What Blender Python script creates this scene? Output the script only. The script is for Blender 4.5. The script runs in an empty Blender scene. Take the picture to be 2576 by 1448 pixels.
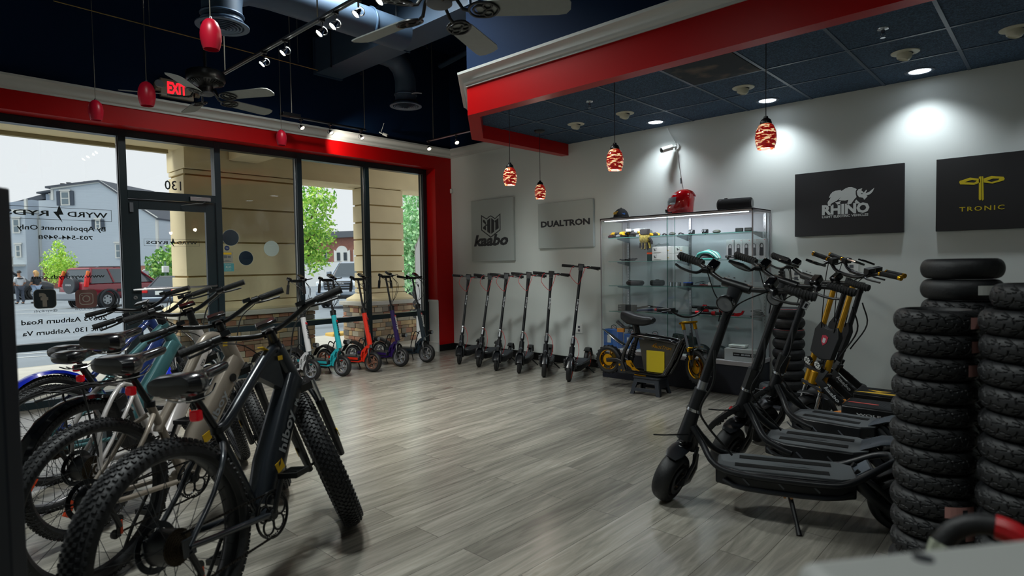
import bpy, bmesh, math, random
from math import sin, cos, pi, radians as R, atan2, sqrt, hypot
from mathutils import Vector as V, Matrix as Mx, Quaternion
S = bpy.context.scene
COL = S.collection
random.seed(7)

# ---------------------------------------------------------------- camera
def cam_rows(y, p, r):
    f = V((cos(p)*sin(y), cos(p)*cos(y), sin(p)))
    rt = V((cos(y), -sin(y), 0)); up = rt.cross(f)
    return cos(r)*rt+sin(r)*up, -sin(r)*rt+cos(r)*up, f
CAM = V((7.092, -6.278, 1.33))
RT, UP, FW = cam_rows(-.7479, -.0397, -.0154)
cd = bpy.data.cameras.new('camera'); cam = bpy.data.objects.new('camera', cd); COL.objects.link(cam)
m3 = Mx((RT, UP, -FW)).transposed(); cam.matrix_world = Mx.Translation(CAM) @ m3.to_4x4()
cd.sensor_width = 36; cd.lens = 1501.3/2576*36; cd.clip_start = .02; cd.clip_end = 400
cd.dof.use_dof = True; cd.dof.focus_distance = 6.0; cd.dof.aperture_fstop = 2.8
S.camera = cam
# ---------------------------------------------------------------- view, world, sun
S.view_settings.view_transform = 'Standard'; S.view_settings.look = 'None'
S.view_settings.gamma = 1; S.view_settings.use_curve_mapping = False
S.view_settings.exposure = 0.28
cy = S.cycles
cy.max_bounces = 6; cy.diffuse_bounces = 3; cy.glossy_bounces = 3; cy.transmission_bounces = 4; cy.transparent_max_bounces = 16
cy.caustics_reflective = False; cy.caustics_refractive = False; cy.sample_clamp_indirect = 4; cy.blur_glossy = 1
cy.use_adaptive_sampling = True; cy.adaptive_threshold = .03
W = bpy.data.worlds.new('sky'); S.world = W; W.use_nodes = True
bg = W.node_tree.nodes['Background']; bg.inputs[0].default_value = (.79, .79, .83, 1); bg.inputs[1].default_value = 1.0
def light(kind, name, loc, energy, col=(1, 1, 1), size=.1, rot=None, to=None, spot=None, sizey=None, blend=.5):
    l = bpy.data.lights.new(name, kind); l.energy = energy; l.color = col
    if kind == 'AREA':
        l.size = size
        if sizey: l.shape = 'RECTANGLE'; l.size_y = sizey
    elif kind == 'SUN': l.angle = size
    else: l.shadow_soft_size = size
    if spot: l.spot_size = spot; l.spot_blend = blend
    o = bpy.data.objects.new(name, l); COL.objects.link(o); o.location = loc
    if to is not None: o.rotation_euler = (V(to)-V(loc)).to_track_quat('-Z', 'Y').to_euler()
    elif rot: o.rotation_euler = rot
    return o
light('SUN', 'hazy_sun', (0, 0, 20), 3.0, (1, .98, .94), size=R(30), to=(3.0, 9, 6))
TR = 1.5   # strength of the added, unseen fill lamps
FILL = ((2.4, -3.3, 1.5), (4.4, -5.6, 1.35), (7.6, -5.0, .3), (5.0, -8.2, .25))
for x, y, k_ in FILL:
    light('SPOT', 'room_fill', (x, y, 4.46), 46*4*TR*k_, (.93, 1, .98), size=.25, rot=(0, 0, 0), spot=R(138), blend=.6)  # fill spots added above the view to brighten the room

# ---------------------------------------------------------------- materials
def lin(h):
    if isinstance(h, str):
        h = h.lstrip('#'); c = [int(h[i:i+2], 16)/255 for i in (0, 2, 4)]
        return tuple(x/12.92 if x < .04045 else ((x+.055)/1.055)**2.4 for x in c)
    return tuple(h)
MATS = {}
def mat(name, col, rough=.5, metal=0, bump=0, bscale=60, var=0, vscale=8, coat=0, emit=None, es=1, trans=0, spec=None, aniso=0):
    if name in MATS: return MATS[name]
    m = bpy.data.materials.new(name); m.use_nodes = True; n = m.node_tree; b = n.nodes['Principled BSDF']
    c = lin(col)
    b.inputs['Base Color'].default_value = (*c, 1); b.inputs['Roughness'].default_value = rough; b.inputs['Metallic'].default_value = metal
    if coat: b.inputs['Coat Weight'].default_value = coat; b.inputs['Coat Roughness'].default_value = .06
    if spec is not None: b.inputs['Specular IOR Level'].default_value = spec
    if trans: b.inputs['Transmission Weight'].default_value = trans
    if emit: b.inputs['Emission Color'].default_value = (*lin(emit), 1); b.inputs['Emission Strength'].default_value = es
    tc = None
    if bump or var:
        tc = n.nodes.new('ShaderNodeTexCoord')
    if bump:
        t = n.nodes.new('ShaderNodeTexNoise'); t.inputs['Scale'].default_value = bscale; t.inputs['Detail'].default_value = 3
        n.links.new(tc.outputs['Object'], t.inputs['Vector'])
        bp = n.nodes.new('ShaderNodeBump'); bp.inputs['Strength'].default_value = bump; bp.inputs['Distance'].default_value = .01
        n.links.new(t.outputs['Fac'], bp.inputs['Height']); n.links.new(bp.outputs[0], b.inputs['Normal'])
    if var:
        t = n.nodes.new('ShaderNodeTexNoise'); t.inputs['Scale'].default_value = vscale; t.inputs['Detail'].default_value = 4
        n.links.new(tc.outputs['Object'], t.inputs['Vector'])
        r = n.nodes.new('ShaderNodeMapRange'); r.inputs[1].default_value = .3; r.inputs[2].default_value = .7
        r.inputs[3].default_value = 1-var; r.inputs[4].default_value = 1+var
        n.links.new(t.outputs['Fac'], r.inputs[0])
        mx = n.nodes.new('ShaderNodeVectorMath'); mx.operation = 'SCALE'; mx.inputs[0].default_value = c
        n.links.new(r.outputs[0], mx.inputs['Scale']); n.links.new(mx.outputs[0], b.inputs['Base Color'])
    MATS[name] = m; return m
def glass(name, tint=(1, 1, 1), refl=1.0, rough=.0):
    if name in MATS: return MATS[name]
    m = bpy.data.materials.new(name); m.use_nodes = True; n = m.node_tree; n.nodes.clear()
    o = n.nodes.new('ShaderNodeOutputMaterial'); t = n.nodes.new('ShaderNodeBsdfTransparent'); g = n.nodes.new('ShaderNodeBsdfGlossy')
    f = n.nodes.new('ShaderNodeLayerWeight'); f.inputs[0].default_value = .5; pw = n.nodes.new('ShaderNodeMath'); pw.operation = 'POWER'; pw.inputs[1].default_value = 4.5; ma = n.nodes.new('ShaderNodeMath'); ma.operation = 'MULTIPLY_ADD'; ma.inputs[1].default_value = .9; ma.inputs[2].default_value = .022; ma.use_clamp = True; n.links.new(f.outputs['Facing'], pw.inputs[0]); n.links.new(pw.outputs[0], ma.inputs[0]); mx = n.nodes.new('ShaderNodeMixShader')
    ml = n.nodes.new('ShaderNodeMath'); ml.operation = 'MULTIPLY'; ml.inputs[1].default_value = refl
    t.inputs[0].default_value = (*tint, 1); g.inputs['Roughness'].default_value = rough
    n.links.new(ma.outputs[0], ml.inputs[0]); n.links.new(ml.outputs[0], mx.inputs[0]); n.links.new(t.outputs[0], mx.inputs[1])
    n.links.new(g.outputs[0], mx.inputs[2]); n.links.new(mx.outputs[0], o.inputs[0]); MATS[name] = m; return m
BLK = mat('satin_black', '#090b0e', .36); MBK = mat('matte_black', '#0b0d10', .6, bump=.15, bscale=200)
GBK = mat('gloss_black', '#07080a', .12, coat=.5); RUB = mat('rubber', '#0e1013', .62, bump=.2, bscale=120)
CHR = mat('chrome', '#c9ccd0', .12, 1); ALU = mat('aluminium', '#a9acb0', .32, 1); STL = mat('steel_dark', '#4a4d52', .35, 1)
GLD = mat('gold_anodised', '#c58f1e', .22, 1); RED = mat('red_plastic', '#b3121a', .3); WHT = mat('white_plastic', '#dfe2df', .4)
YEL = mat('warning_yellow', '#e0b418', .5); ORG = mat('orange_mark', '#d8491c', .45); LEN = mat('lamp_lens', '#9aa0a6', .08, .6)
GRY = mat('grey_plastic', '#5b5f66', .5); SIL = mat('silver_mark', '#b9bcc0', .4); DGY = mat('dark_grey', '#202328', .5)

# ---------------------------------------------------------------- mesh builder
class B:
    def __init__(s): s.v = []; s.f = []; s.mi = []; s.ms = []; s.cur = 0; s.T = None
    def mat(s, m):
        if m not in s.ms: s.ms.append(m)
        s.cur = s.ms.index(m); return s
    def add(s, vs, fs):
        o = len(s.v)
        s.v += [tuple(s.T @ V(p)) for p in vs] if s.T else [tuple(p) for p in vs]
        s.f += [tuple(i+o for i in f) for f in fs]; s.mi += [s.cur]*len(fs); return s
    def box(s, c, d, rot=None, taper=None):
        hx, hy, hz = d[0]/2, d[1]/2, d[2]/2
        vs = []
        for z in (-1, 1):
            k = (taper if (taper and z > 0) else 1)
            for x, y in ((-1, -1), (1, -1), (1, 1), (-1, 1)): vs.append(V((x*hx*k, y*hy*k, z*hz)))
        if rot is not None:
            if not isinstance(rot, Mx): rot = Mx.Rotation(rot[2], 3, 'Z') @ Mx.Rotation(rot[1], 3, 'Y') @ Mx.Rotation(rot[0], 3, 'X')
            vs = [rot @ p for p in vs]
        vs = [p+V(c) for p in vs]
        return s.add(vs, [(3, 2, 1, 0), (4, 5, 6, 7), (0, 1, 5, 4), (1, 2, 6, 5), (2, 3, 7, 6), (3, 0, 4, 7)])
    def box2(s, a, b):
        return s.box([(a[i]+b[i])/2 for i in range(3)], [abs(a[i]-b[i]) for i in range(3)])
    def frame(s, d):
        d = V(d).normalized(); u = d.orthogonal().normalized(); return u, d.cross(u), d
    def ring(s, c, u, w, r, n, ph=0):
        return [V(c)+u*(r*cos(2*pi*i/n+ph))+w*(r*sin(2*pi*i/n+ph)) for i in range(n)]
    def loft(s, rings, close=False, caps=True, wrap=True):
        n = len(rings[0]); vs = [p for r in rings for p in r]; fs = []
        k = len(rings)
        for i in range(k if close else k-1):
            a = i*n; b = ((i+1) % k)*n
            for j in range(n if wrap else n-1):
                fs.append((a+j, a+(j+1) % n, b+(j+1) % n, b+j))
        if caps and not close and wrap: fs += [tuple(range(n-1, -1, -1)), tuple((k-1)*n+i for i in range(n))]
        return s.add(vs, fs)
    def cyl(s, a, b, r, r2=None, n=14, caps=True):
        a, b = V(a), V(b); u, w, d = s.frame(b-a); r2 = r if r2 is None else r2
        return s.loft([s.ring(a, u, w, r, n), s.ring(b, u, w, r2, n)], caps=caps)
    def tube(s, pts, r, n=8, closed=False, sq=None, smooth=0):
        pts = [V(p) for p in pts]
        rr = list(r) if isinstance(r, (list, tuple)) else None
        if smooth:
            k = len(pts); out = []; ro = []
            rng = k if closed else k-1
            for i in range(rng):
                p0 = pts[(i-1) % k] if (closed or i > 0) else pts[0]*2-pts[1]
                p1 = pts[i]; p2 = pts[(i+1) % k]
                p3 = pts[(i+2) % k] if (closed or i+2 < k) else pts[-1]*2-pts[-2]
                for j in range(smooth):
                    t = j/smooth
                    out.append(.5*((2*p1)+(p2-p0)*t+(2*p0-5*p1+4*p2-p3)*t*t+(3*p1-p0-3*p2+p3)*t**3))
                    if rr: ro.append(rr[i]*(1-t)+rr[(i+1) % k]*t)
            if not closed: out.append(pts[-1]); rr and ro.append(rr[-1])
            pts = out; rr = ro if rr else None
        k = len(pts); rings = []; u = None
        for i, p in enumerate(pts):
            if closed: d = pts[(i+1) % k]-pts[i-1]
            else: d = pts[min(i+1, k-1)]-pts[max(i-1, 0)]
            d.normalize()
            if u is None:
                u = (V(sq) if sq else d.orthogonal()); u = (u-d*u.dot(d)).normalized()
            else: u = (u-d*u.dot(d)).normalized()
            w = d.cross(u); rad = rr[i] if rr else r
            rings.append(s.ring(p, u, w, rad, n))
        return s.loft(rings, close=closed)
    def oval(s, pts, ab, n=12, up=(0, 1, 0)):
        """tube with an oval section: ab = (half width along up, half height across) per point or one pair"""
        pts = [V(p) for p in pts]; k = len(pts); rings = []
        for i, p in enumerate(pts):
            d = (pts[min(i+1, k-1)]-pts[max(i-1, 0)]).normalized()
            u = V(up); u = (u-d*u.dot(d)).normalized(); w = d.cross(u)
            a, b = ab[i] if isinstance(ab[0], (list, tuple)) else ab
            rg = []
            for j in range(n):
                t = 2*pi*j/n; c_, s_ = cos(t), sin(t)
                e = .72
                rg.append(p+u*(a*math.copysign(abs(c_)**e, c_))+w*(b*math.copysign(abs(s_)**e, s_)))
            rings.append(rg)
        return s.loft(rings)
    def lathe(s, prof, c=(0, 0, 0), ax=(0, 0, 1), n=24, closed=False, arc=None):
        u, w, d = s.frame(ax); c = V(c)
        if closed and not arc:
            return s.loft([[c+d*h+(u*cos(2*pi*i/n)+w*sin(2*pi*i/n))*r for r, h in prof] for i in range(n)], close=True, caps=False)
        rings = [[c+d*h+(u*cos(2*pi*i/n)+w*sin(2*pi*i/n))*max(r, 1e-5) for i in range(n)] for r, h in prof]
        return s.loft(rings, caps=False)
    def torus(s, c, ax, R_, r, n=32, m=10, sx=1, a0=0, a1=2*pi):
        u, w, d = s.frame(ax); c = V(c); full = abs(a1-a0-2*pi) < 1e-6
        rings = []
        for i in range(n if full else n+1):
            a = a0+(a1-a0)*i/n; e = u*cos(a)+w*sin(a)
            rings.append([c+e*(R_+r*cos(2*pi*j/m))+d*(r*sx*sin(2*pi*j/m)) for j in range(m)])
        return s.loft(rings, close=full)
    def sph(s, c, r, n=14, m=9, z0=-1, z1=1):
        r = (r, r, r) if not isinstance(r, (tuple, list)) else r
        a0, a1 = math.asin(z0), math.asin(z1)
        rings = []
        for i in range(m+1):
            t = a0+(a1-a0)*i/m; k = max(cos(t), 1e-4)
            rings.append([V((c[0]+r[0]*k*cos(2*pi*j/n), c[1]+r[1]*k*sin(2*pi*j/n), c[2]+r[2]*sin(t))) for j in range(n)])
        return s.loft(rings)
    def prism(s, poly, h0, h1, M=None):
        M = M or Mx.Identity(4); n = len(poly)
        a = [M @ V((x, y, h0)) for x, y in poly]; b = [M @ V((x, y, h1)) for x, y in poly]
        return s.add(a+b, [tuple(range(n-1, -1, -1)), tuple(range(n, 2*n))]+[(i, (i+1) % n, n+(i+1) % n, n+i) for i in range(n)])
    def holed(s, outer, inners, h0, h1, M=None):
        """plate with holes, via triangle fill"""
        bm = bmesh.new(); ed = []
        for lp in [outer]+list(inners):
            vs = [bm.verts.new((x, y, 0)) for x, y in lp]
            ed += [bm.edges.new((vs[i], vs[(i+1) % len(vs)])) for i in range(len(vs))]
        bmesh.ops.triangle_fill(bm, use_beauty=True, use_dissolve=False, edges=ed)
        M = M or Mx.Identity(4); bm.verts.ensure_lookup_table(); bm.verts.index_update()
        vs = [v.co.copy() for v in bm.verts]; fs = [tuple(v.index for v in f.verts) for f in bm.faces]; bm.free()
        n = len(vs); s.add([M @ V((p.x, p.y, h0)) for p in vs]+[M @ V((p.x, p.y, h1)) for p in vs], [f[::-1] for f in fs]+[tuple(i+n for i in f) for f in fs])
        o = 0
        for lp in [outer]+list(inners):
            k = len(lp); a = [M @ V((x, y, h0)) for x, y in lp]; b = [M @ V((x, y, h1)) for x, y in lp]
            s.add(a+b, [(i, (i+1) % k, k+(i+1) % k, k+i) for i in range(k)])
        return s
    def quad(s, a, b, c, d): return s.add([a, b, c, d], [(0, 1, 2, 3)])
    def build(s, name, parent=None, flat=False, bevel=0, ang=38, sub=0, label=None, recalc=True):
        me = bpy.data.meshes.new(name); me.from_pydata([tuple(p) for p in s.v], [], s.f)
        for m in s.ms: me.materials.append(m)
        me.polygons.foreach_set('material_index', s.mi)
        if recalc:
            bm = bmesh.new(); bm.from_mesh(me); bmesh.ops.recalc_face_normals(bm, faces=bm.faces); bm.to_mesh(me); bm.free()
        if not flat:
            me.polygons.foreach_set('use_smooth', [True]*len(me.polygons)); me.set_sharp_from_angle(angle=R(ang))
        me.update(); o = bpy.data.objects.new(name, me); COL.objects.link(o)
        if parent is not None: o.parent = parent
        if bevel:
            md = o.modifiers.new('bevel', 'BEVEL'); md.width = bevel; md.segments = 2; md.limit_method = 'ANGLE'; md.angle_limit = R(35)
        if sub:
            md = o.modifiers.new('sub', 'SUBSURF'); md.levels = sub; md.render_levels = sub
        if label: o['label'] = label
        return o
def tag(o, label, cat, group=None, kind=None):
    o['label'] = label; o['category'] = cat
    if group: o['group'] = group
    if kind: o['kind'] = kind
    return o
def thing(name, label, cat, loc=(0, 0, 0), rz=0, group=None, M=None):
    o = bpy.data.objects.new(name, None); COL.objects.link(o); o.empty_display_size = .05
    if M is not None: o.matrix_world = M
    else: o.location = loc; o.rotation_euler = (0, 0, rz)
    return tag(o, label, cat, group)
def struct(o): o['kind'] = 'structure'; return o
KIDS = {}
def dup(o, loc=None, rz=None, label=None, group=None, M=None, parent=None):
    c = o.copy(); COL.objects.link(c)
    if parent is not None: c.parent = parent
    for k in [x for x in bpy.data.objects if x.parent == o]: dup(k, parent=c)
    if M is not None: c.matrix_world = M
    if loc is not None: c.location = loc
    if rz is not None: c.rotation_euler = (c.rotation_euler[0], c.rotation_euler[1], rz)
    if label: c['label'] = label
    if group: c['group'] = group
    return c
def TM(o, x, y):
    """matrix from origin, text direction and up direction"""
    x = V(x).normalized(); y = V(y); y = (y-x*y.dot(x)).normalized(); z = x.cross(y)
    m = Mx((x, y, z)).transposed().to_4x4(); m.translation = V(o); return m
def text(s, width, height, M, m, name=None, parent=None, bold=0, ext=.0008, align='L', shear=0, bld=None, sp=1):
    """letters fitted into width x height at M (origin lower left), added to builder bld or made an object"""
    cu = bpy.data.curves.new('t', 'FONT'); cu.body = s; cu.size = 1; cu.offset = bold; cu.shear = shear; cu.resolution_u = 2; cu.space_character = sp
    o = bpy.data.objects.new('t', cu); COL.objects.link(o)
    me = bpy.data.meshes.new_from_object(o.evaluated_get(bpy.context.evaluated_depsgraph_get()))
    vs = [v.co.copy() for v in me.vertices]; fs = [tuple(p.vertices) for p in me.polygons]
    bpy.data.objects.remove(o); bpy.data.curves.remove(cu); bpy.data.meshes.remove(me)
    if not vs: return None
    x0 = min(v.x for v in vs); x1 = max(v.x for v in vs); y0 = min(v.y for v in vs); y1 = max(v.y for v in vs)
    k = height/(y1-y0); kx = width/(x1-x0) if width else k
    ox = -(x1-x0)*kx/2 if align == 'C' else 0
    b = bld or B(); b.mat(m); T0 = b.T; b.T = (T0 @ M) if T0 else M
    b.add([((v.x-x0)*kx+ox, (v.y-y0)*k, ext) for v in vs], fs); b.T = T0
    if bld is None: return b.build(name or 'lettering', parent, flat=True, recalc=False)
    return b
# ================================================================= setting
NAVY = mat('navy_paint', '#0a2240', .75, spec=.12, bump=.05, bscale=90)
NAVD = mat('navy_frame', '#0d2027', .35)
REDW = mat('red_wall', '#b00407', .36, spec=.25)
WALL = mat('white_wall', '#d6dcd8', .6, bump=.04, bscale=150)
TRIM = mat('white_trim', '#c3c6c3', .4)
BASE = mat('black_baseboard', '#0b0c0e', .4)
def floor_mat():
    m = bpy.data.materials.new('vinyl_planks'); m.use_nodes = True; n = m.node_tree; b = n.nodes['Principled BSDF']; N = n.nodes.new; L = n.links.new
    tc = N('ShaderNodeTexCoord'); mp = N('ShaderNodeMapping'); mp.inputs['Rotation'].default_value = (0, 0, pi/2)
    L(tc.outputs['Object'], mp.inputs[0])
    br = N('ShaderNodeTexBrick'); br.offset = .37; br.inputs['Scale'].default_value = 1; br.inputs['Brick Width'].default_value = 1.22; br.inputs['Row Height'].default_value = .18
    br.inputs['Mortar Size'].default_value = .0012; br.inputs['Mortar Smooth'].default_value = .1; br.inputs['Bias'].default_value = 0
    br.inputs['Color1'].default_value = (0, 0, 0, 1); br.inputs['Color2'].default_value = (1, 1, 1, 1); br.inputs['Mortar'].default_value = (.5, .5, .5, 1)
    L(mp.outputs[0], br.inputs['Vector'])
    st = N('ShaderNodeMapping'); st.inputs['Scale'].default_value = (14, 1.1, 1); L(tc.outputs['Object'], st.inputs[0])
    ad = N('ShaderNodeVectorMath'); ad.operation = 'MULTIPLY_ADD'; ad.inputs[1].default_value = (13, 7, 3); L(br.outputs['Color'], ad.inputs[0]); L(st.outputs[0], ad.inputs[2])
    g1 = N('ShaderNodeTexNoise'); g1.inputs['Scale'].default_value = 1.6; g1.inputs['Detail'].default_value = 7; g1.inputs['Roughness'].default_value = .62; g1.inputs['Distortion'].default_value = 1.1; L(ad.outputs[0], g1.inputs['Vector'])
    g2 = N('ShaderNodeTexNoise'); g2.inputs['Scale'].default_value = .5; g2.inputs['Detail'].default_value = 3; L(ad.outputs[0], g2.inputs['Vector'])
    rp = N('ShaderNodeValToRGB'); e = rp.color_ramp.elements
    e[0].position = .30; e[0].color = (*lin('#75726a'), 1); e[1].position = .72; e[1].color = (*lin('#a9a49a'), 1)
    k = e.new(.5); k.color = (*lin('#8f8b81'), 1)
    L(g1.outputs['Fac'], rp.inputs[0])
    mr = N('ShaderNodeMapRange'); mr.inputs[3].default_value = .80; mr.inputs[4].default_value = 1.12; L(br.outputs['Color'], mr.inputs[0])
    m2 = N('ShaderNodeMapRange'); m2.inputs[1].default_value = .3; m2.inputs[2].default_value = .7; m2.inputs[3].default_value = .82; m2.inputs[4].default_value = 1.12; L(g2.outputs['Fac'], m2.inputs[0])
    mm = N('ShaderNodeMath'); mm.operation = 'MULTIPLY'; L(mr.outputs[0], mm.inputs[0]); L(m2.outputs[0], mm.inputs[1])
    sc = N('ShaderNodeVectorMath'); sc.operation = 'SCALE'; L(rp.outputs[0], sc.inputs[0]); L(mm.outputs[0], sc.inputs['Scale'])
    mo = N('ShaderNodeMix'); mo.data_type = 'RGBA'; L(br.outputs['Fac'], mo.inputs['Factor']); L(sc.outputs[0], mo.inputs['A']); mo.inputs['B'].default_value = (.05, .045, .04, 1)
    L(mo.outputs['Result'], b.inputs['Base Color'])
    rr = N('ShaderNodeMapRange'); rr.inputs[3].default_value = .17; rr.inputs[4].default_value = .30; b.inputs['Specular IOR Level'].default_value = .8; L(g1.outputs['Fac'], rr.inputs[0]); L(rr.outputs[0], b.inputs['Roughness'])
    bp = N('ShaderNodeBump'); bp.inputs['Strength'].default_value = .12; bp.inputs['Distance'].default_value = .002; L(g1.outputs['Fac'], bp.inputs['Height']); L(bp.outputs[0], b.inputs['Normal'])
    return m
X1, Y1, ZC = 11.0, -10.0, 4.6
struct(B().mat(floor_mat()).box2((-.25, Y1, -.12), (X1, .0, 0)).build('floor', flat=True))
struct(B().mat(NAVY).box2((-.3, Y1-.2, ZC), (X1+.2, .2, ZC+.1)).build('ceiling', flat=True))
# right wall: white below the trim, navy above
struct(B().mat(WALL).box2((-.3, 0, 0), (X1, .15, 3.0)).mat(NAVY).box2((-.3, 0, 3.0), (X1, .15, ZC)).build('wall_right', flat=True))
struct(B().mat(WALL).box2((X1, Y1, 0), (X1+.15, .15, ZC)).build('wall_east', flat=True))
struct(B().mat(WALL).box2((-.3, Y1-.15, 0), (X1+.15, Y1, ZC)).build('wall_back', flat=True))
# window wall: red band, column, recess returns, navy above
b = B().mat(REDW); YJ = -.325
b.box2((-.33, Y1, 2.812), (0, 0, 2.996)); b.box2((-.33, YJ, 0), (0, 0, 2.812))
b.mat(NAVY).box2((-.33, Y1, 2.996), (0, 0, ZC)); struct(b.build('wall_left', flat=True))
b = B().mat(WHT).box2((-.2, YJ-.006, 0), (.006, YJ, .79)).box2((-.2, YJ-.022, .765), (.012, YJ, .80)).box2((-.2, YJ-.02, 0), (.014, YJ, .13)).box2((-.2, YJ-.026, .13), (.016, YJ, .142)).box2((.0, YJ-.01, 0), (.014, YJ+.006, .79))
struct(b.build('trim_wainscot', flat=True))
struct(B().mat(BASE).box2((0, YJ+.004, 0), (.012, 0, .10)).build('baseboard_left', flat=True))
struct(B().mat(BASE).box2((0, -.012, 0), (X1, 0, .10)).build('baseboard_right', flat=True))
CP = [(0, 0), (.012, 0), (.014, .018), (.028, .026), (.034, .05), (.055, .085), (.078, .1), (.086, .104), (.09, .125), (0, .125)]
def sweep(b, path, z, prof, side=1):
    """sweep a profile (out, up) along a plan path with mitred corners; side +1 = out is to the right of travel"""
    P = [V((x, y)) for x, y in path]; rings = []
    for i, p in enumerate(P):
        ds = []
        if i > 0: ds.append((P[i]-P[i-1]).normalized())
        if i < len(P)-1: ds.append((P[i+1]-P[i]).normalized())
        ns = [V((d.y, -d.x))*side for d in ds]; m = sum(ns, V((0, 0))).normalized(); m = m/max(m.dot(ns[0]), .2)
        rings.append([V((p.x+m.x*o, p.y+m.y*o, z+h)) for o, h in prof])
    return b.loft(rings)
b = B().mat(TRIM); sweep(b, [(0, Y1), (0, 0), (2.2, 0)], 2.995, CP); struct(b.build('trim_1', ang=50))
for x, y, k_ in FILL:
    o = B().mat(TRIM).box((0, 0, .075), (1.2, .6, .09)).build('fill_box'); o.location = (x, y, 4.46); struct(o); o['label'] = 'unseen box added over a room fill lamp'  # made-up box over each fill lamp, out of view
# dropped ceiling (soffit)
SO = [(2.20, 0), (2.17, -1.60), (2.93, -2.37), (X1, -2.37)]; SI = [(2.31, 0), (2.31, -1.555), (2.975, -2.25), (X1, -2.25)]; ZB = 2.738; ZS = 2.884
b = B().mat(REDW)
for (a, c, d, e) in zip(SO, SO[1:], SI, SI[1:]):
    for z0, z1, mt in ((ZB, 3.0, REDW), (3.0, ZC, NAVY)):
        b.mat(mt); q = [a, c, e, d]; b.add([(x, y, z0) for x, y in q]+[(x, y, z1) for x, y in q], [(3, 2, 1, 0), (4, 5, 6, 7), (0, 1, 5, 4), (1, 2, 6, 5), (2, 3, 7, 6), (3, 0, 4, 7)])
struct(b.build('trim_2', flat=True, recalc=False))
b = B().mat(TRIM); sweep(b, SO, 3.0, CP); struct(b.build('trim_3', ang=50))
def tile_mat():
    m = mat('ceiling_tile', '#223a52', .9, bump=.5, bscale=160); n = m.node_tree; bs = n.nodes['Principled BSDF']
    t = n.nodes.new('ShaderNodeTexNoise'); t.inputs['Scale'].default_value = 90; t.inputs['Detail'].default_value = 5; t.inputs['Roughness'].default_value = .8
    tc = n.nodes.new('ShaderNodeTexCoord'); n.links.new(tc.outputs['Object'], t.inputs['Vector'])
    r = n.nodes.new('ShaderNodeValToRGB'); r.color_ramp.elements[0].position = .42; r.color_ramp.elements[1].position = .66
    r.color_ramp.elements[0].color = (*lin('#1a2b3f'), 1); r.color_ramp.elements[1].color = (*lin('#4b6b88'), 1)
    n.links.new(t.outputs['Fac'], r.inputs[0]); n.links.new(r.outputs[0], bs.inputs['Base Color']); return m
b = B().mat(tile_mat()); q = SI+[(X1, 0)]; b.prism(q, ZS, ZS+.02)
b.mat(mat('ceiling_grid', '#2b4058', .4))
for i in range(14):
    x = 2.825+.61*i; y0 = -2.25 if x > 2.97 else -2.1
    b.box2((x-.012, y0, ZS-.004), (x+.012, 0, ZS+.002))
for y, x0 in ((-.64, 2.31), (-1.25, 2.31), (-1.86, 2.6)): b.box2((x0, y-.012, ZS-.0045), (X1, y+.012, ZS+.002))
struct(b.build('ceiling', flat=True))
# ---------------------------------------------------------------- storefront
GLS = glass('window_glass', (.93, .96, .95), 1.0)
XG = -.25; FX0, FX1 = -.31, -.20; ZT0, ZT1 = 2.735, 2.812
FR = NAVD
M_Y = [-.37, -1.41, -2.43, -3.45, -4.41, -5.45, -6.5, -7.5, -8.5, -9.6]
def win(name, ya, yb, bar, full=True):
    """window frame between two mullion centres with its pane; the right-hand mullion belongs to it"""
    w = .034
    b = B().mat(FR)
    b.box2((FX0, ya-w, 0), (FX1, ya+w, ZT1))
    b.box2((FX0, yb+w, ZT0), (FX1, ya-w, ZT1)); b.box2((FX0, yb+w, 0), (FX1, ya-w, .07))
    if bar: b.box2((FX0, yb+w, .562), (FX1, ya-w, .63))
    b.mat(ALU)
    for y in (ya-w-.004, yb+w+.004): b.box2((XG-.012, y-.004, .07), (XG+.016, y+.004, ZT0))
    o = struct(b.build(name, bevel=.002)); 
    g = B().mat(GLS).box2((XG-.004, yb+w, .07), (XG+.004, ya-w, ZT0)).build('window_pane', o, flat=True, label='clear glass pane')
    return o
WIN = {}
for i, (ya, yb) in enumerate(zip(M_Y, M_Y[1:])):
    if i == 3: continue
    WIN[i] = win('window_%d' % (i+1), ya, yb, True)
struct(B().mat(FR).box2((FX0, -9.64, 0), (FX1, -9.56, ZT1)).build('trim_4'))
struct(B().mat(NAVY).box2((-.33, Y1, 0), (-.05, -9.64, ZT1)).build('wall_left', flat=True))
# door unit
b = B().mat(FR); b.box2((FX0, -3.484, 0), (FX1, -3.416, ZT1)); b.box2((FX0, -4.376, ZT0), (FX1, -3.484, ZT1)); b.box2((FX0, -4.376, 2.095), (FX1, -3.484, 2.18)); b.box2((FX0, -4.376, 0), (FX1, -3.484, .02))
dr = struct(b.build('door_1', bevel=.002, label='dark green metal door frame with a transom light'))
B().mat(GLS).box2((XG-.004, -4.376, 2.18), (XG+.004, -3.484, ZT0)).build('transom_pane', dr, flat=True, label='clear glass transom pane')
b = B().mat(FR); y0, y1 = -4.372, -3.488
b.box2((XG-.022, y0, .02), (XG+.022, y0+.1, 2.09)); b.box2((XG-.022, y1-.1, .02), (XG+.022, y1, 2.09)); b.box2((XG-.022, y0+.1, 1.985), (XG+.022, y1-.1, 2.09)); b.box2((XG-.022, y0+.1, .02), (XG+.022, y1-.1, .27))
lf = b.build('door_leaf', dr, bevel=.002)
B().mat(GLS).box2((XG-.004, y0+.1, .27), (XG+.004, y1-.1, 1.985)).build('door_pane', lf, flat=True, label='clear glass door pane')
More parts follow.
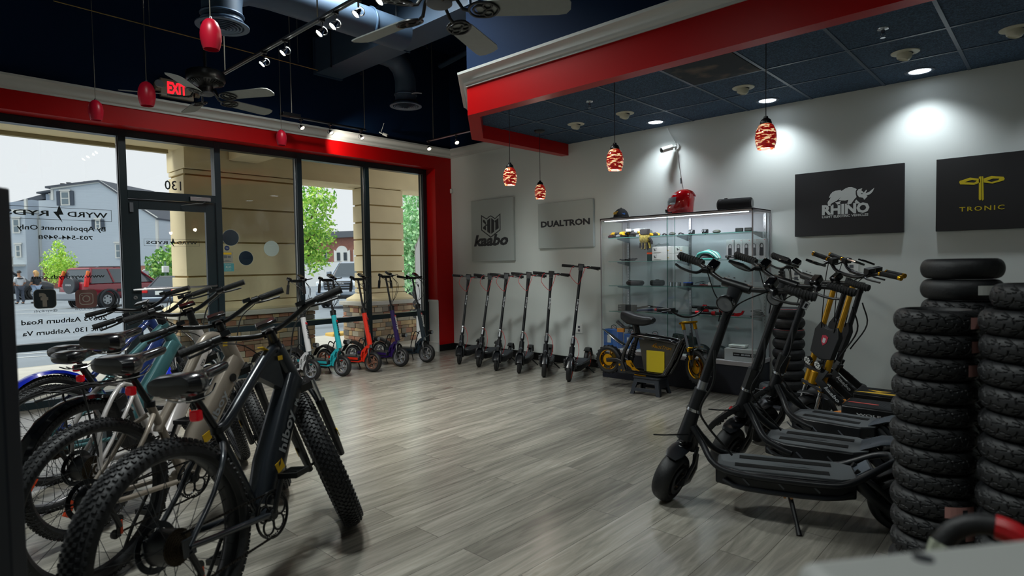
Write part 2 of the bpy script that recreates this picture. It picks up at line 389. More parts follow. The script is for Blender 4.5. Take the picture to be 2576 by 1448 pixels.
B().mat(ALU).tube([(XG+.06, -4.36, 1.118), (XG+.07, -4.33, 1.12), (XG+.075, -3.95, 1.125), (XG+.07, -3.53, 1.132), (XG+.05, -3.50, 1.133)], .012, 8).cyl((XG+.02, -4.34, 1.12), (XG+.07, -4.34, 1.12), .01).cyl((XG+.02, -3.52, 1.13), (XG+.07, -3.52, 1.13), .01).build('push_bar', lf, label='slim metal push bar')
B().mat(ALU).box2((XG+.03, -3.77, 2.105), (XG+.085, -3.55, 2.15)).tube([(XG+.05, -3.6, 2.1), (XG+.12, -3.66, 2.075), (XG+.16, -3.74, 2.065)], .007).tube([(XG+.16, -3.74, 2.065), (XG+.05, -3.86, 2.05)], .006).build('door_closer', lf, bevel=.003, label='silver door closer with folding arm')
B().mat(ALU).cyl((XG+.02, -4.335, 1.035), (XG+.03, -4.335, 1.035), .02).mat(BLK).box((XG+.032, -4.335, 1.035), (.003, .026, .006), rot=(R(-50), 0, 0)).build('door_lock', lf, label='round steel lock cylinder')
B().mat(GRY).box2((XG+.022, -4.36, 1.95), (XG+.04, -4.325, 2.05)).build('door_sensor', lf, label='small grey contact sensor')
# ---------------------------------------------------------------- window lettering (seen reversed from inside)
VIN = mat('dark_vinyl', '#161b1f', .5); OLV = mat('vinyl_olive', '#2c2e28', .5)
XL = XG-.006
def WM(y, z): return TM((XL, y, z), (0, -1, 0), (0, 0, 1))
def bolt(b, y, z, h, m):
    """lightning mark seen from outside; y,z centre"""
    p = [(-.05, .5), (.07, .12), (.24, .10), (-.18, -.5), (-.03, -.06), (-.24, -.04)]
    return b.mat(m).prism([(-x*h*1.0, q*h) for x, q in p][::-1], -.0006, .0006, TM((XL, y, z), (0, -1, 0), (0, 0, 1)) @ Mx.Scale(-1, 4, (1, 0, 0)))
def logo(b, ya, yb, z0, z1, t, m):
    h = z1-z0; ym = (ya+yb)/2
    for c, d in (((ya, z0), (yb, z0+t)), ((ya, z1-t), (yb, z1)), ((ya, z0), (ya-t, z1)), ((yb+t, z0), (yb, z1))):
        b.mat(m).box2((XL-.0006, c[0], c[1]), (XL+.0006, d[0], d[1]))
    W_ = (ya-yb)
    text('WYRD', W_*.38, h*.44, WM(ya-W_*.04, z0+h*.28), m, bold=.02, bld=b)
    text('RYDS', W_*.38, h*.44, WM(ya-W_*.585, z0+h*.28), m, bold=.02, bld=b)
    bolt(b, ym, z0+h*.5, h*1.42, m)
b = B(); logo(b, -4.516, -5.42, 1.84, 1.962, .004, VIN)
text('By Appointment Only', .72, .062, WM(-4.575, 1.722), VIN, bold=.018, bld=b)
text('703-544-9498', .445, .042, WM(-4.69, 1.645), VIN, bold=.018, bld=b)
text('www.wyrdryds.com', .60, .05, WM(-4.60, 1.245), VIN, bold=.012, bld=b)
text('20693 Ashburn Road', .70, .05, WM(-4.595, .815), VIN, bold=.018, bld=b)
text('Unit 130, Ashburn Va', .69, .056, WM(-4.60, .70), VIN, bold=.018, bld=b)
text('@wyrdryds', .185, .03, WM(-5.01, .928), VIN, bold=0, bld=b); text('@wyrd_ryds', .18, .03, WM(-4.685, .928), VIN, bld=b)
def rrect(w, h, r, n=5):
    o = []
    for cx, cy_, a in ((w/2-r, h/2-r, 0), (-w/2+r, h/2-r, 90), (-w/2+r, -h/2+r, 180), (w/2-r, -h/2+r, 270)):
        for i in range(n+1): t = R(a+90*i/n); o.append((cx+r*cos(t), cy_+r*sin(t)))
    return o
FB = mat('vinyl_slate', '#2a3238', .5); FBF = mat('vinyl_taupe', '#8d8279', .5); IG = mat('vinyl_rose', '#7a4f4d', .5, var=.25, vscale=9); IGF = mat('vinyl_pale', '#a39a92', .5)
b.mat(IGF).prism(rrect(.18, .19, .04), -.0008, .0, WM(-5.105, 1.062)); b.mat(FB).prism(rrect(.17, .18, .036), 0, .0, WM(-5.105, 1.062) @ Mx.Translation((0, 0, -.001)))
b.mat(FB).prism(rrect(.17, .18, .036), -.002, .001, WM(-5.105, 1.062))
text('f', .07, .135, WM(-5.08, .985), FBF, bold=.05, bld=b, ext=-.003); text('f', .07, .135, WM(-5.08, .985), FBF, bold=.05, bld=b, ext=.0015)
b.mat(IG).prism(rrect(.185, .185, .036), -.002, .001, WM(-4.768, 1.045))
for rr_, w_ in ((.12, .03), ):
    o_ = rrect(rr_, rr_, w_); i_ = rrect(rr_-.014, rr_-.014, w_-.006); b.mat(IGF).holed(o_, [i_], -.0035, .0015, WM(-4.768, 1.045))
cc = lambda r, n=24: [(r*cos(2*pi*i/n), r*sin(2*pi*i/n)) for i in range(n)]
b.holed(cc(.034), [cc(.026)], -.0035, .0015, WM(-4.768, 1.045)); b.prism([(x+.036, y+.036) for x, y in cc(.006, 10)], -.0035, .0015, WM(-4.768, 1.045))
b.build('window_lettering', WIN[4], flat=True, label='dark vinyl lettering and social badges, reversed from inside')
b = B(); logo(b, -3.66, -4.225, 1.592, 1.668, .0022, VIN); b.build('door_lettering', lf, flat=True, label='small dark vinyl lettering on the door glass')
b = B(); text('130', .17, .105, WM(-3.83, 2.218), VIN, bold=.01, bld=b); b.build('unit_number', dr, flat=True, label='dark unit number 130 on the transom glass')
# circles and stickers on the third window
XI = XG-.005
def disc(b, y, z, r, m, x=XI, t=.001, n=40): return b.mat(m).cyl((x-t, y, z), (x+t, y, z), r, n=n)
DOT = mat('navy_dot', '#0d2233', .25); DOTW = mat('white_dot', '#b9c4c0', .5)
b = B(); disc(b, -3.305, 1.70, .0985, TRIM); disc(b, -3.305, 1.70, .095, DOT, t=.002); disc(b, -3.13, 1.455, .0895, TRIM); disc(b, -3.13, 1.455, .086, DOT, t=.002)
b.build('window_dot', WIN[2], label='two dark round stickers'); b = B(); disc(b, -2.807, 1.574, .0985, DOTW, t=.002); b.build('window_dot', WIN[2], label='pale round sticker')
b = B(); b.mat(mat('sticker_blue', '#1b2f63', .4)).cyl((XI-.002, -3.352, 1.575), (XI+.002, -3.352, 1.575), .031, n=8)
text('ADT', .03, .014, TM((XI+.003, -3.337, 1.568), (0, -1, 0), (0, 0, 1)), SIL, bold=.03, bld=b)
b.build('security_sticker', WIN[2], flat=True, label='small blue octagonal sticker')
b = B(); b.mat(IGF).prism(rrect(.13, .135, .008), -.001, .002, WM(-3.352, 1.465)); b.mat(YEL).box2((XI-.0025, -3.405, 1.498), (XI+.003, -3.302, 1.522)); text('WARNING', .09, .013, TM((XI+.0035, -3.308, 1.503), (0, -1, 0), (0, 0, 1)), BLK, bold=.02, bld=b)
b.mat(GRY).box2((XI-.0025, -3.39, 1.455), (XI+.003, -3.355, 1.488)).box2((XI-.0025, -3.345, 1.46), (XI+.003, -3.312, 1.482)); b.box2((XI-.0025, -3.4, 1.415), (XI+.003, -3.31, 1.419)).box2((XI-.0025, -3.38, 1.427), (XI+.003, -3.33, 1.431))
b.build('warning_sticker', WIN[2], flat=True, label='white and yellow camera warning sticker')
b = B(); b.mat(mat('sticker_teal', '#4f9aa6', .5)).prism(rrect(.135, .098, .008), -.001, .002, WM(-3.345, 1.345)); text('OUR', .07, .028, TM((XI+.003, -3.31, 1.333), (0, -1, 0), (0, 0, 1)), DOTW, bold=.02, bld=b); text('THIS IS', .07, .014, TM((XI+.003, -3.31, 1.37), (0, -1, 0), (0, 0, 1)), DOTW, bld=b); text('WATCH', .07, .014, TM((XI+.003, -3.31, 1.308), (0, -1, 0), (0, 0, 1)), DOTW, bld=b)
b.build('teal_sticker', WIN[2], flat=True, label='teal rectangular sticker')
# ================================================================= outdoors
def PX(x, y, d): return CAM + (RT*((x-1288)/1501.3) - UP*((y-724)/1501.3) + FW)*d
STU = mat('tan_stucco', '#e4d4ae', .85, bump=.3, bscale=220, var=.05, vscale=3); STD = mat('stucco_groove', '#a58c58', .9)
CON = mat('pale_concrete', '#bdbab2', .85, var=.08, vscale=5); ASP = mat('asphalt', '#7d868e', .9, bump=.2, bscale=60, var=.12, vscale=.8)
LIN = mat('road_paint', '#cfd4d4', .7)
def ground():
    b = B().mat(CON); b.box2((-3.6, -22, -.22), (-.31, 12, -.02)); b.mat(mat('kerb_concrete', '#a9a69c', .85)).box2((-3.75, -22, -.3), (-3.6, 12, -.03))
    struct(b.build('sidewalk', flat=True))
    b = B().mat(ASP); b.quad((-3.7, -60, -.15), (-3.7, 90, -.15), (-14, 90, -.4), (-14, -60, -.4)); b.quad((-14, -60, -.4), (-14, 90, -.4), (-150, 190, -.4), (-150, -60, -.4))
    struct(b.build('parking_lot', flat=True, recalc=False))
    b = B().mat(LIN)
    d = V((.5, .866, 0)); n = V((d.y, -d.x, 0))
    def zz(x): return -.15-.25*min(1, max(0, (-3.7-x)/10.3))+.006
    def stripe(px, py, L, w=.1, dd=d):
        t = -(CAM.z+.3)/(RT*((px-1288)/1501.3)-UP*((py-724)/1501.3)+FW).z; p = CAM+(RT*((px-1288)/1501.3)-UP*((py-724)/1501.3)+FW)*t
        nn = V((dd.y, -dd.x, 0)); q = [p+dd*s*L/2+nn*e*w/2 for s, e in ((-1, -1), (1, -1), (1, 1), (-1, 1))]; b.add([(a.x, a.y, zz(a.x)) for a in q], [(0, 1, 2, 3)])
    for px, py, L in ((120, 772, 9), (150, 780, 9), (330, 777, 6), (450, 766, 6), (130, 866, 5), (150, 884, 4.5), (150, 893, 4), (140, 905, 3.6), (300, 879, 2.2), (345, 905, 2), (520, 905, 2)): stripe(px, py, L, .14 if py < 800 else .09)
    for px, py in ((880, 822), (950, 812), (940, 760)): stripe(px, py, 3, .12, V((.9, -.4, 0)).normalized())
    b.build('parking_stripes', flat=True, recalc=False)['kind'] = 'structure'
ground()
tag(B().mat(mat('kerb_yellow', '#c9a658', .8)).box((-3.45, .9, -.02), (.3, 2.2, .12)).build('parking_kerb', bevel=.02), 'yellow painted kerb block beside the stone column base', 'kerb')
STONES = [mat('stone_%d' % i, c, .85, bump=.5, bscale=18, var=.2, vscale=6) for i, c in enumerate(('#8f7a63', '#a58d72', '#7d7468', '#9b6f58', '#b59a72', '#6f6a62', '#a39a88', '#8a5f4c'))]
MORT = mat('mortar', '#5f584e', .95)
def stone_block(b, x0, x1, y0, y1, z0, z1, rnd):
    b.mat(MORT).box2((x0+.02, y0+.02, z0), (x1-.02, y1-.02, z1))
    z = z0
    while z < z1-.02:
        h = min(rnd.uniform(.05, .10), z1-z)
        for face in range(3):
            L0, L1 = ((y0, y1), (x0, x1), (x0, x1))[face]; p = L0
            while p < L1-.01:
                w = min(rnd.uniform(.10, .26), L1-p); e = rnd.uniform(.0, .018)
                if w < .05: w = L1-p
                m = rnd.choice(STONES); c = (p+p+w)/2; g = .006
                b.mat(m)
                if face == 0: b.box((x1-.03+e/2, c, z+h/2), (.06+e, w-g, h-g))
                elif face == 1: b.box((c, y0+.03-e/2, z+h/2), (w-g, .06+e, h-g))
                else: b.box((c, y1-.03+e/2, z+h/2), (w-g, .06+e, h-g))
                p += w
        z += h
def pier(name, x0, x1, y0, y1, gz, label):
    rnd = random.Random(len(label)); t = thing(name, label, 'column', ((x0+x1)/2, (y0+y1)/2, 0))
    t['kind'] = 'structure'; ox, oy = (x0+x1)/2, (y0+y1)/2; hx, hy = (x1-x0)/2, (y1-y0)/2
    b = B(); stone_block(b, -hx-.15, hx+.15, -hy-.15, hy+.15, -.02, .66, rnd); b.build('stone_base', t, flat=True, bevel=.004)
    B().mat(CON).box((0, 0, .695), (2*hx+.40, 2*hy+.40, .07)).build('ledge', t, bevel=.01)
    b = B().mat(STU); b.loft([[(sx*(hx+e), sy*(hy+e), z) for sx, sy in ((-1, -1), (1, -1), (1, 1), (-1, 1))] for e, z in ((.11, .73), (.11, .77), (.04, .82), (.0, .86))])
    zs = [.86]+gz+[2.70]
    for a, c in zip(zs, zs[1:]): b.mat(STU).box2((-hx, -hy, a+.012), (hx, hy, c-.012))
    b.mat(STD).box2((-hx+.025, -hy+.025, .85), (hx-.025, hy-.025, 2.7)); b.build('shaft', t, flat=True, bevel=.006)
pier('stucco_pier', -2.25, -1.67, -3.33, -1.70, [1.226, 1.70, 2.185, 2.62], 'wide tan stucco pier on a stone base outside the third window')
pier('stucco_column', -2.13, -1.77, -.43, .39, [.95, 1.235, 1.52, 1.80, 2.096, 2.397], 'narrow tan stucco column on a stone base outside the last two windows')
b = B().mat(STU).box2((-2.3, -3.33, 2.70), (-1.62, 4.0, 3.05)).box2((-2.35, -3.4, 2.98), (-.33, 4, 3.1)).box2((-2.0, -14, 2.98), (-.33, -3.4, 3.1)).mat(mat('fascia', '#a59a7a', .7)).box2((-2.08, -14, 2.93), (-2.0, -3.4, 3.4)).box2((-2.4, -3.4, 3.1), (-2.3, 4, 3.4)).mat(STU).box2((-1.6, -2.75, 2.86), (-.35, -2.35, 2.98))
struct(b.build('canopy', flat=True))
# ---- town house
def siding(name, col, dz):
    m = mat(name, col, .7); n = m.node_tree; bs = n.nodes['Principled BSDF']
    g = n.nodes.new('ShaderNodeNewGeometry'); sp = n.nodes.new('ShaderNodeSeparateXYZ'); n.links.new(g.outputs['Position'], sp.inputs[0])
    d = n.nodes.new('ShaderNodeMath'); d.operation = 'DIVIDE'; d.inputs[1].default_value = dz; n.links.new(sp.outputs['Z'], d.inputs[0])
    f = n.nodes.new('ShaderNodeMath'); f.operation = 'FRACT'; n.links.new(d.outputs[0], f.inputs[0])
    bp = n.nodes.new('ShaderNodeBump'); bp.inputs['Strength'].default_value = 1; bp.inputs['Distance'].default_value = .05; n.links.new(f.outputs[0], bp.inputs['Height']); n.links.new(bp.outputs[0], bs.inputs['Normal'])
    return m
SID = siding('blue_grey_siding', '#cdd8e2', .16); SID2 = siding('dark_siding', '#a9b6c6', .16)
def brick(name, c1, c2, sc):
    m = mat(name, c1, .85); n = m.node_tree; bs = n.nodes['Principled BSDF']; br = n.nodes.new('ShaderNodeTexBrick'); tc = n.nodes.new('ShaderNodeTexCoord'); mp = n.nodes.new('ShaderNodeMapping')
    mp.inputs['Rotation'].default_value = (pi/2, 0, 0); n.links.new(tc.outputs['Object'], mp.inputs[0]); n.links.new(mp.outputs[0], br.inputs['Vector'])
    br.inputs['Color1'].default_value = (*lin(c1), 1); br.inputs['Color2'].default_value = (*lin(c2), 1); br.inputs['Mortar'].default_value = (.4, .36, .32, 1); br.inputs['Scale'].default_value = sc
    n.links.new(br.outputs[0], bs.inputs['Base Color']); return m
BRK = brick('red_brick', '#8c4a3c', '#a05a46', 3.2); ROOF = mat('roof_shingle', '#454b55', .8); GLW = mat('house_glass', '#5e7079', .1, spec=.8)
HX = V((RT.x, RT.y, 0)).normalized()
def frame_at(px, d):
    o = PX(px, 675, d); o.z = 0; y = V((-HX.y, HX.x, 0)); m = Mx((HX, y, V((0, 0, 1)))).transposed().to_4x4(); m.translation = o; return m
K = 60/1501.3
def hx(px): return (px-270)*K
def hz(py): return 1.33+(675-py)*K
hs = thing('town_house', 'blue grey sided town house with white trim behind the car park', 'house', M=frame_at(270, 60))
b = B().mat(SID); MY = Mx.Rotation(pi/2, 4, 'X')
b.prism([(hx(a), hz(c)) for a, c in ((141, 467), (261, 453), (400, 546), (400, 664), (105, 664), (105, 497), (141, 497))], -9, 0, MY)
b.mat(BRK).box2((hx(105), .03, -.6), (hx(399), 9, hz(664))); b.mat(SID2).box2((hx(100), 1.2, hz(497)), (hx(141), 9, hz(478))); b.build('walls', hs, flat=True)
b = B().mat(SID2).prism([(hx(-30), hz(503)), (hx(71), hz(493)), (hx(105), hz(497)), (hx(105), hz(720)), (hx(-30), hz(720))], -8, -.8, MY); b.mat(SID).box2((hx(61), -1.6, -.6), (hx(101), 0, hz(532))); b.mat(SID2).box2((hx(28), -1.0, -.6), (hx(61), 0, hz(540))); b.build('side_wing', hs, flat=True)
b = B().mat(TRIM); 
for a, c in (((141, 468), (261, 453)), ((261, 453), (402, 547))):
    b.oval([(hx(a[0]), -.12, hz(a[1])), (hx(c[0]), -.12, hz(c[1]))], (.12, .14))
for a, z0, z1 in ((141, 467, 497), (105, 545, 700), (101, 532, 700), (73, 493, 530), (399, 546, 664)): b.box2((hx(a)-.12, -.1, hz(z1)), (hx(a)+.12, .1, hz(z0)))
b.box2((hx(71), -1.7, hz(530)), (hx(103), .1, hz(523))); b.build('trim_boards', hs)
b = B().mat(ROOF)
b.prism([(hx(a), hz(c)) for a, c in ((128, 463), (261, 449), (404, 546), (404, 550), (261, 454), (128, 468))], -9, .3, MY); b.prism([(hx(a), hz(c)) for a, c in ((88, 474), (141, 466), (141, 470), (88, 478))], -9, -.6, MY)
b.prism([(hx(a), hz(c)) for a, c in ((-30, 505), (24, 495), (68, 484), (98, 476), (98, 490), (-30, 510))], -8, -1.2, MY)
b.build('roof', hs, flat=True)
for a, z in ((158, 462), (173, 460), (217, 458)):
    B().mat(STL).cyl((hx(a), .5, hz(z)), (hx(a), .5, hz(z-7)), .12).cyl((hx(a), .5, hz(z-6)), (hx(a), .5, hz(z-8)), .22).build('vent_pipe', hs)
def hwin(x0, x1, y0, y1, shut, yoff=-.06, bars=1):
    w = B().mat(TRIM).box2((hx(x0), yoff-.06, hz(y1)), (hx(x1), yoff, hz(y0))).box2((hx(x0)-.1, yoff-.1, hz(y0)), (hx(x1)+.1, yoff, hz(y0)+.15)).build('window', hs, flat=True)
    g = B().mat(GLW).box2((hx(x0)+.14, yoff-.08, hz(y1)+.14), (hx(x1)-.14, yoff-.05, (hz(y1)+hz(y0))/2-.05)).box2((hx(x0)+.14, yoff-.08, (hz(y1)+hz(y0))/2+.05), (hx(x1)-.14, yoff-.05, hz(y0)-.14)).build('pane', w, flat=True)
    if shut:
        for s0, s1 in ((x0-shut, x0-1), (x1+1, x1+shut)): B().mat(mat('shutter', '#34404f', .6)).box2((hx(s0), yoff-.06, hz(y1)), (hx(s1), yoff, hz(y0)+.0)).build('shutter', hs, flat=True)
hwin(162, 185, 475, 511, 10); hwin(246, 259, 547, 571, 9); hwin(293, 312, 607, 645, 0); hwin(72, 90, 545, 581, 0, -1.66); hwin(48, 60, 551, 583, 0, -1.06); hwin(113, 128, 480, 493, 0, 1.1); hwin(76, 90, 608, 640, 0, -1.66); hwin(52, 62, 610, 638, 0, -1.06)
b = B().mat(TRIM).box2((hx(28), -3.1, hz(641)), (hx(98), -3.0, hz(638))).box2((hx(28), -3.1, hz(662)), (hx(98), -1.5, hz(657)))
for i in range(26): b.box((hx(58)+i*.062, -3.05, hz(649)), (.03, .04, .75))
b.box2((hx(28), -3.08, hz(657)), (hx(57), -3.02, hz(641))); b.box2((hx(56), -3.15, hz(662)), (hx(60), -2.95, hz(637))).box2((hx(88), -3, -.5), (hx(92), -2.8, hz(662))); b.build('balcony', hs, flat=True, label='white railed balcony')
# ---- brick building with arched windows
bb = thing('brick_building', 'red brick building with arched white windows beyond the pickup truck', 'building', M=frame_at(830, 60))
def ax(px): return (px-830)*K
b = B().mat(BRK).prism([(ax(735), -.6), (ax(985), -.6), (ax(985), hz(580)), (ax(735), hz(600))], -8, 0, MY); b.build('walls', bb, flat=True)
B().mat(mat('slate_cornice', '#5a6068', .7)).prism([(ax(728), hz(606)), (ax(728), hz(590)), (ax(990), hz(583)), (ax(990), hz(598))], -9, .5, MY).build('cornice', bb, flat=True)
def arch_win(cx):
    w = B().mat(WHT); w.prism([(ax(cx-20), hz(662)), (ax(cx+20), hz(662)), (ax(cx+20), hz(632))]+[(ax(cx)+14*K*cos(t), hz(636)+14*K*sin(t)) for t in [pi*i/10 for i in range(11)]]+[(ax(cx-20), hz(632))], 0, .15, MY)
    w = w.build('arched_window', bb, flat=True)
    g = B().mat(mat('dark_pane', '#333c44', .2))
    for s in (-1, 1): g.box((ax(cx+8.5*s), -.16, hz(649)), (8*K, .08, 20*K))
    g.build('pane', w, flat=True)
for c in (862, 911): arch_win(c)
for c in (820, 800, 780):
    w = B().mat(WHT).box2((ax(c-4.5), -.12, hz(655)), (ax(c+4.5), 0, hz(632))).build('window', bb, flat=True); B().mat(MATS['dark_pane']).box2((ax(c-3), -.16, hz(653)), (ax(c+3), -.05, hz(637))).build('pane', w, flat=True)
tag(B().mat(mat('white_wall_far', '#d9dcdc', .7)).prism([(ax(735), -.6), (ax(1060), -.6), (ax(1060), hz(664)), (ax(735), hz(664))], 5.7, 6, MY).build('boundary_wall', flat=True), 'long low white wall in front of the brick building', 'wall')
bpy.data.objects['boundary_wall'].matrix_world = frame_at(830, 60)
# ---- trees
def tree(name, label, base, trunk_h, blobs, leaf, n, cols, seed):
    rnd = random.Random(seed); t = thing(name, label, 'tree', base, group=None)
    b = B().mat(mat('bark', '#6b5847', .9)); r0 = .05+trunk_h*.022
    b.tube([(0, 0, 0), (.02, .03, trunk_h*.5), (.05, 0, trunk_h), (.1, .05, trunk_h*1.3)], [r0, r0*.8, r0*.6, r0*.2], 8)
    for c, r in blobs: b.tube([(0.03, 0, trunk_h*.8), (c[0]*.5, c[1]*.5, (trunk_h*.8+c[2])/2+.1), c], [r0*.45, r0*.3, r0*.1], 6)
    b.build('trunk', t)
    ms = [mat('leaf_'+c[1:], c, .6) for c in cols]
    b = B(); tot = sum(r**2 for c, r in blobs)
    for c, r in blobs:
        for i in range(int(n*r*r/tot)):
            d = V((rnd.gauss(0, 1), rnd.gauss(0, 1), rnd.gauss(0, .8))).normalized()*r*(rnd.random()**.45)
            p = V(c)+d; s = leaf*rnd.uniform(.6, 1.3); q = Quaternion((rnd.gauss(0, 1), rnd.gauss(0, 1), rnd.gauss(0, 1), rnd.gauss(0, 1))).normalized().to_matrix()
            b.mat(rnd.choice(ms)); b.add([p+q @ V(v) for v in ((-s*.5, 0, 0), (0, -s*.28, s*.06), (s*.6, 0, 0), (0, s*.28, s*.06))], [(0, 1, 2, 3)])
    f = b.build('foliage', t, flat=True, recalc=False); f['kind'] = 'stuff'
GR = ('#b4e05a', '#8fc94a', '#cdf07a', '#6fae42')
p = PX(745, 700, 15); tree('shade_tree', 'light green leafy tree just behind the wide stucco pier', (p.x, p.y, -.4), 2.4, [((0, 0, 3.0), .9), ((.45, .35, 2.6), .55), ((.55, .4, 3.4), .45), ((-.3, .2, 2.2), .6), ((.3, .3, 2.0), .5)], .11, 3600, GR, 3)
p = PX(1045, 700, 26); tree('shade_tree', 'tall pale green tree right of the narrow stucco column', (p.x, p.y, -.5), 2.5, [((0, 0, 3.6), 1.5), ((.6, .3, 5), 1.3), ((-.4, .2, 2.5), 1.1), ((0, 0, 1.6), 1.0)], .2, 5200, ('#a6dba0', '#c2edb2', '#82c080', '#d6fac8'), 5)
p = PX(150, 700, 44); tree('shade_tree', 'young yellow green tree in front of the town house', (p.x, p.y, -.4), 1.2, [((0, 0, 2.3), 1.2), ((-.8, 0, 1.5), .8), ((.9, 0, 2.1), .8), ((.1, 0, 3.6), .45), ((.9, 0, 3.0), .3)], .17, 2400, ('#cdf05a', '#b0e050', '#8fc544', '#e2fa80'), 8)
p = PX(424, 700, 42); tree('shade_tree', 'bushy green tree to the right of the town house', (p.x, p.y, -.5), 1.5, [((0, 0, 2.0), 1.5), ((1.2, 0, 2.4), 1.3), ((-1, 0, 1), 1)], .3, 1800, ('#8fbf5a', '#6da24c', '#a8cf6c', '#4f8a45'), 11)
sp = thing('sign_post', 'grey street sign on a green post beside the town house', 'sign', PX(417, 700, 34) - V((0, 0, 1.1)))
sp.location.z = -.4; B().mat(mat('post_green', '#5d7f6a', .6)).cyl((0, 0, 0), (0, 0, 2.2), .05).build('post', sp); B().mat(GRY).mat(WHT).box((0, 0, 1.75), (.30, .30, .36)).build('sign_panel', sp, bevel=.02)
# ---- cars
def car(name, label, x, y, h, st, cab, col, wheels, wr, K_=1, z=-.4, extra=None, group=None):
    t = thing(name, label, 'car', (x, y, z), h, group); t.scale = (K_,)*3
    paint = mat('paint_'+col[1:], col, .25, coat=.6); tint = mat('car_glass', '#39454d', .06, spec=1)
    b = B().mat(paint); rings = []
    for sx, w, z0, z1 in st:
        rings.append([V((sx, w*math.copysign(abs(cos(a))**.42, cos(a)), (z0+z1)/2+(z1-z0)/2*math.copysign(abs(sin(a))**.5, sin(a)))) for a in [2*pi*i/24 for i in range(24)]])
    b.loft(rings); L = st[-1][0]
    b.build('body', t)
    (a0, a1, w0, z0), (r0, r1, w1, z1) = cab
    rg = lambda xa, xb, w, z_: [V((x_, y_, z_)) for x_, y_ in ((xa, -w*.92), (xa+.12, -w), (xb-.25, -w), (xb, -w*.85), (xb, w*.85), (xb-.25, w), (xa+.12, w), (xa, w*.92))]
    B().mat(tint).loft([rg(a0, a1, w0, z0-.05), rg(r0, r1, w1, z1)]).build('cabin_glass', t, label='dark tinted glass')
    b = B().mat(paint).loft([rg(r0-.03, r1+.03, w1+.01, z1-.02), rg(r0+.05, r1-.1, w1-.05, z1+.05)])
    for s in (-1, 1):
        for f in (0, .34, .66, 1):
            xa = a0+.08+(a1-.12-a0-.08)*f; xb = r0+.05+(r1-.1-r0-.05)*f
            b.tube([(xa, s*(w0-.0), z0-.02), (xb, s*(w1+.0), z1)], .045, 6)
    b.build('roof', t)
    for i, wx in enumerate(wheels):
        for s in (-1, 1):
            yy = s*(max(w for _, w, _, _ in st)-.10)
            w = B().mat(RUB).lathe([(wr*.62, -.11), (wr*.95, -.11), (wr, -.06), (wr, .06), (wr*.95, .11), (wr*.62, .11)], (wx, yy, wr), (0, s, 0), 24).build('wheel', t)
            r = B().mat(mat('alloy', '#b5babd', .35, .7)).cyl((wx, yy+s*.06, wr), (wx, yy+s*.10, wr), wr*.60, n=24).mat(STL)
            for k in range(6):
                a = 2*pi*(k+.5)/6; r.cyl((wx+wr*.42*cos(a), yy+s*.07, wr+wr*.42*sin(a)), (wx+wr*.42*cos(a), yy+s*.106, wr+wr*.42*sin(a)), wr*.11, n=8)
            r.build('rim', w)
            B().mat(BLK).torus((wx, yy+s*.055, wr), (0, 1, 0), wr+.07, .06, 24, 6).build('wheel_arch', t)
    if extra: extra(t)
    return t
def plate(t, x, z, n=1, y=0): B().mat(WHT).box((x, y, z), (.02, .32, .16)).build('licence_plate', t)
TLR = mat('tail_lamp', '#c01818', .2, emit='#a01010', es=.3)
def crv(t):
    for s in (-1, 1):
        B().mat(TLR).box((.07, s*.76, 1.15), (.16, .12, .5), rot=(0, R(8), 0)).mat(mat('lamp_amber', '#e0702a', .3)).box((.15, s*.72, 1.48), (.12, .09, .22), rot=(0, R(14), 0)).build('tail_light', t, bevel=.03)
        B().mat(DGY).box((2.4, s*.885, .72), (2.2, .03, .12)).build('side_moulding', t, bevel=.01)
        B().mat(GRY).tube([(.6, s*.58, 1.70), (.75, s*.58, 1.76), (2.3, s*.58, 1.76), (2.45, s*.58, 1.70)], .025).build('roof_rail', t)
    B().mat(mat('bumper_grey', '#7a828b', .5)).box((-.02, 0, .52), (.35, 1.72, .36)).build('rear_bumper', t, bevel=.08)
    B().mat(mat('bumper_grey', '#7a828b', .5)).box((4.35, 0, .5), (.35, 1.66, .36)).build('front_bumper', t, bevel=.08)
    w = B().mat(mat('spare_cover', '#3a4046', .45)).cyl((-.2, -.05, .98), (.02, -.05, .98), .36, n=32).build('spare_wheel_cover', t, bevel=.03, label='dark round spare wheel cover')
    text('HONDA', .34, .08, TM((-.206, .12, .96), (0, -1, 0), (0, 0, 1)), SIL, 'cover_lettering', w, bold=.03)
    B().mat(mat('bumper_black', '#2b3036', .5)).torus((.95, -.89, .34), (0, 1, 0), .42, .05, 20, 6).build('wheel_arch', t)
SUV = [(0, .70, .55, 1.05), (.06, .82, .42, 1.12), (.5, .88, .34, 1.13), (2.2, .89, .32, 1.12), (3.2, .88, .33, 1.10), (4.1, .82, .38, 1.0), (4.42, .70, .45, .85), (4.5, .5, .5, .75)]
car('suv', 'dark red boxy SUV with a rear spare wheel cover, parked in the lot', -26.45, .10, R(114.5), SUV, ((.08, 3.35, .84, 1.10), (.3, 2.55, .66, 1.67)), '#7d1424', (.85, 3.55), .34, 1.09, extra=crv)
SED = [(0, .62, .5, .95), (.1, .80, .34, 1.02), (.9, .86, .30, 1.0), (2.4, .87, .28, .96), (3.6, .84, .30, .90), (4.3, .72, .36, .72), (4.45, .5, .42, .62)]
def sed(t):
    plate(t, -.02, .75)
    for s in (-1, 1): B().mat(TLR).box((.02, s*.62, .82), (.1, .3, .14)).build('tail_light', t, bevel=.03)
    B().mat(mat('dark_chrome', '#5a6472', .3, .6)).box((.0, 0, .48), (.2, 1.6, .2)).build('rear_bumper', t, bevel=.07)
car('sedan', 'dark blue saloon car with its boot towards the shop, beside the pier', -21.1, 2.1, R(140), SED, ((.75, 3.4, .80, .98), (1.3, 2.6, .60, 1.40)), '#232b39', (.85, 3.45), .32, 1.0, extra=sed)
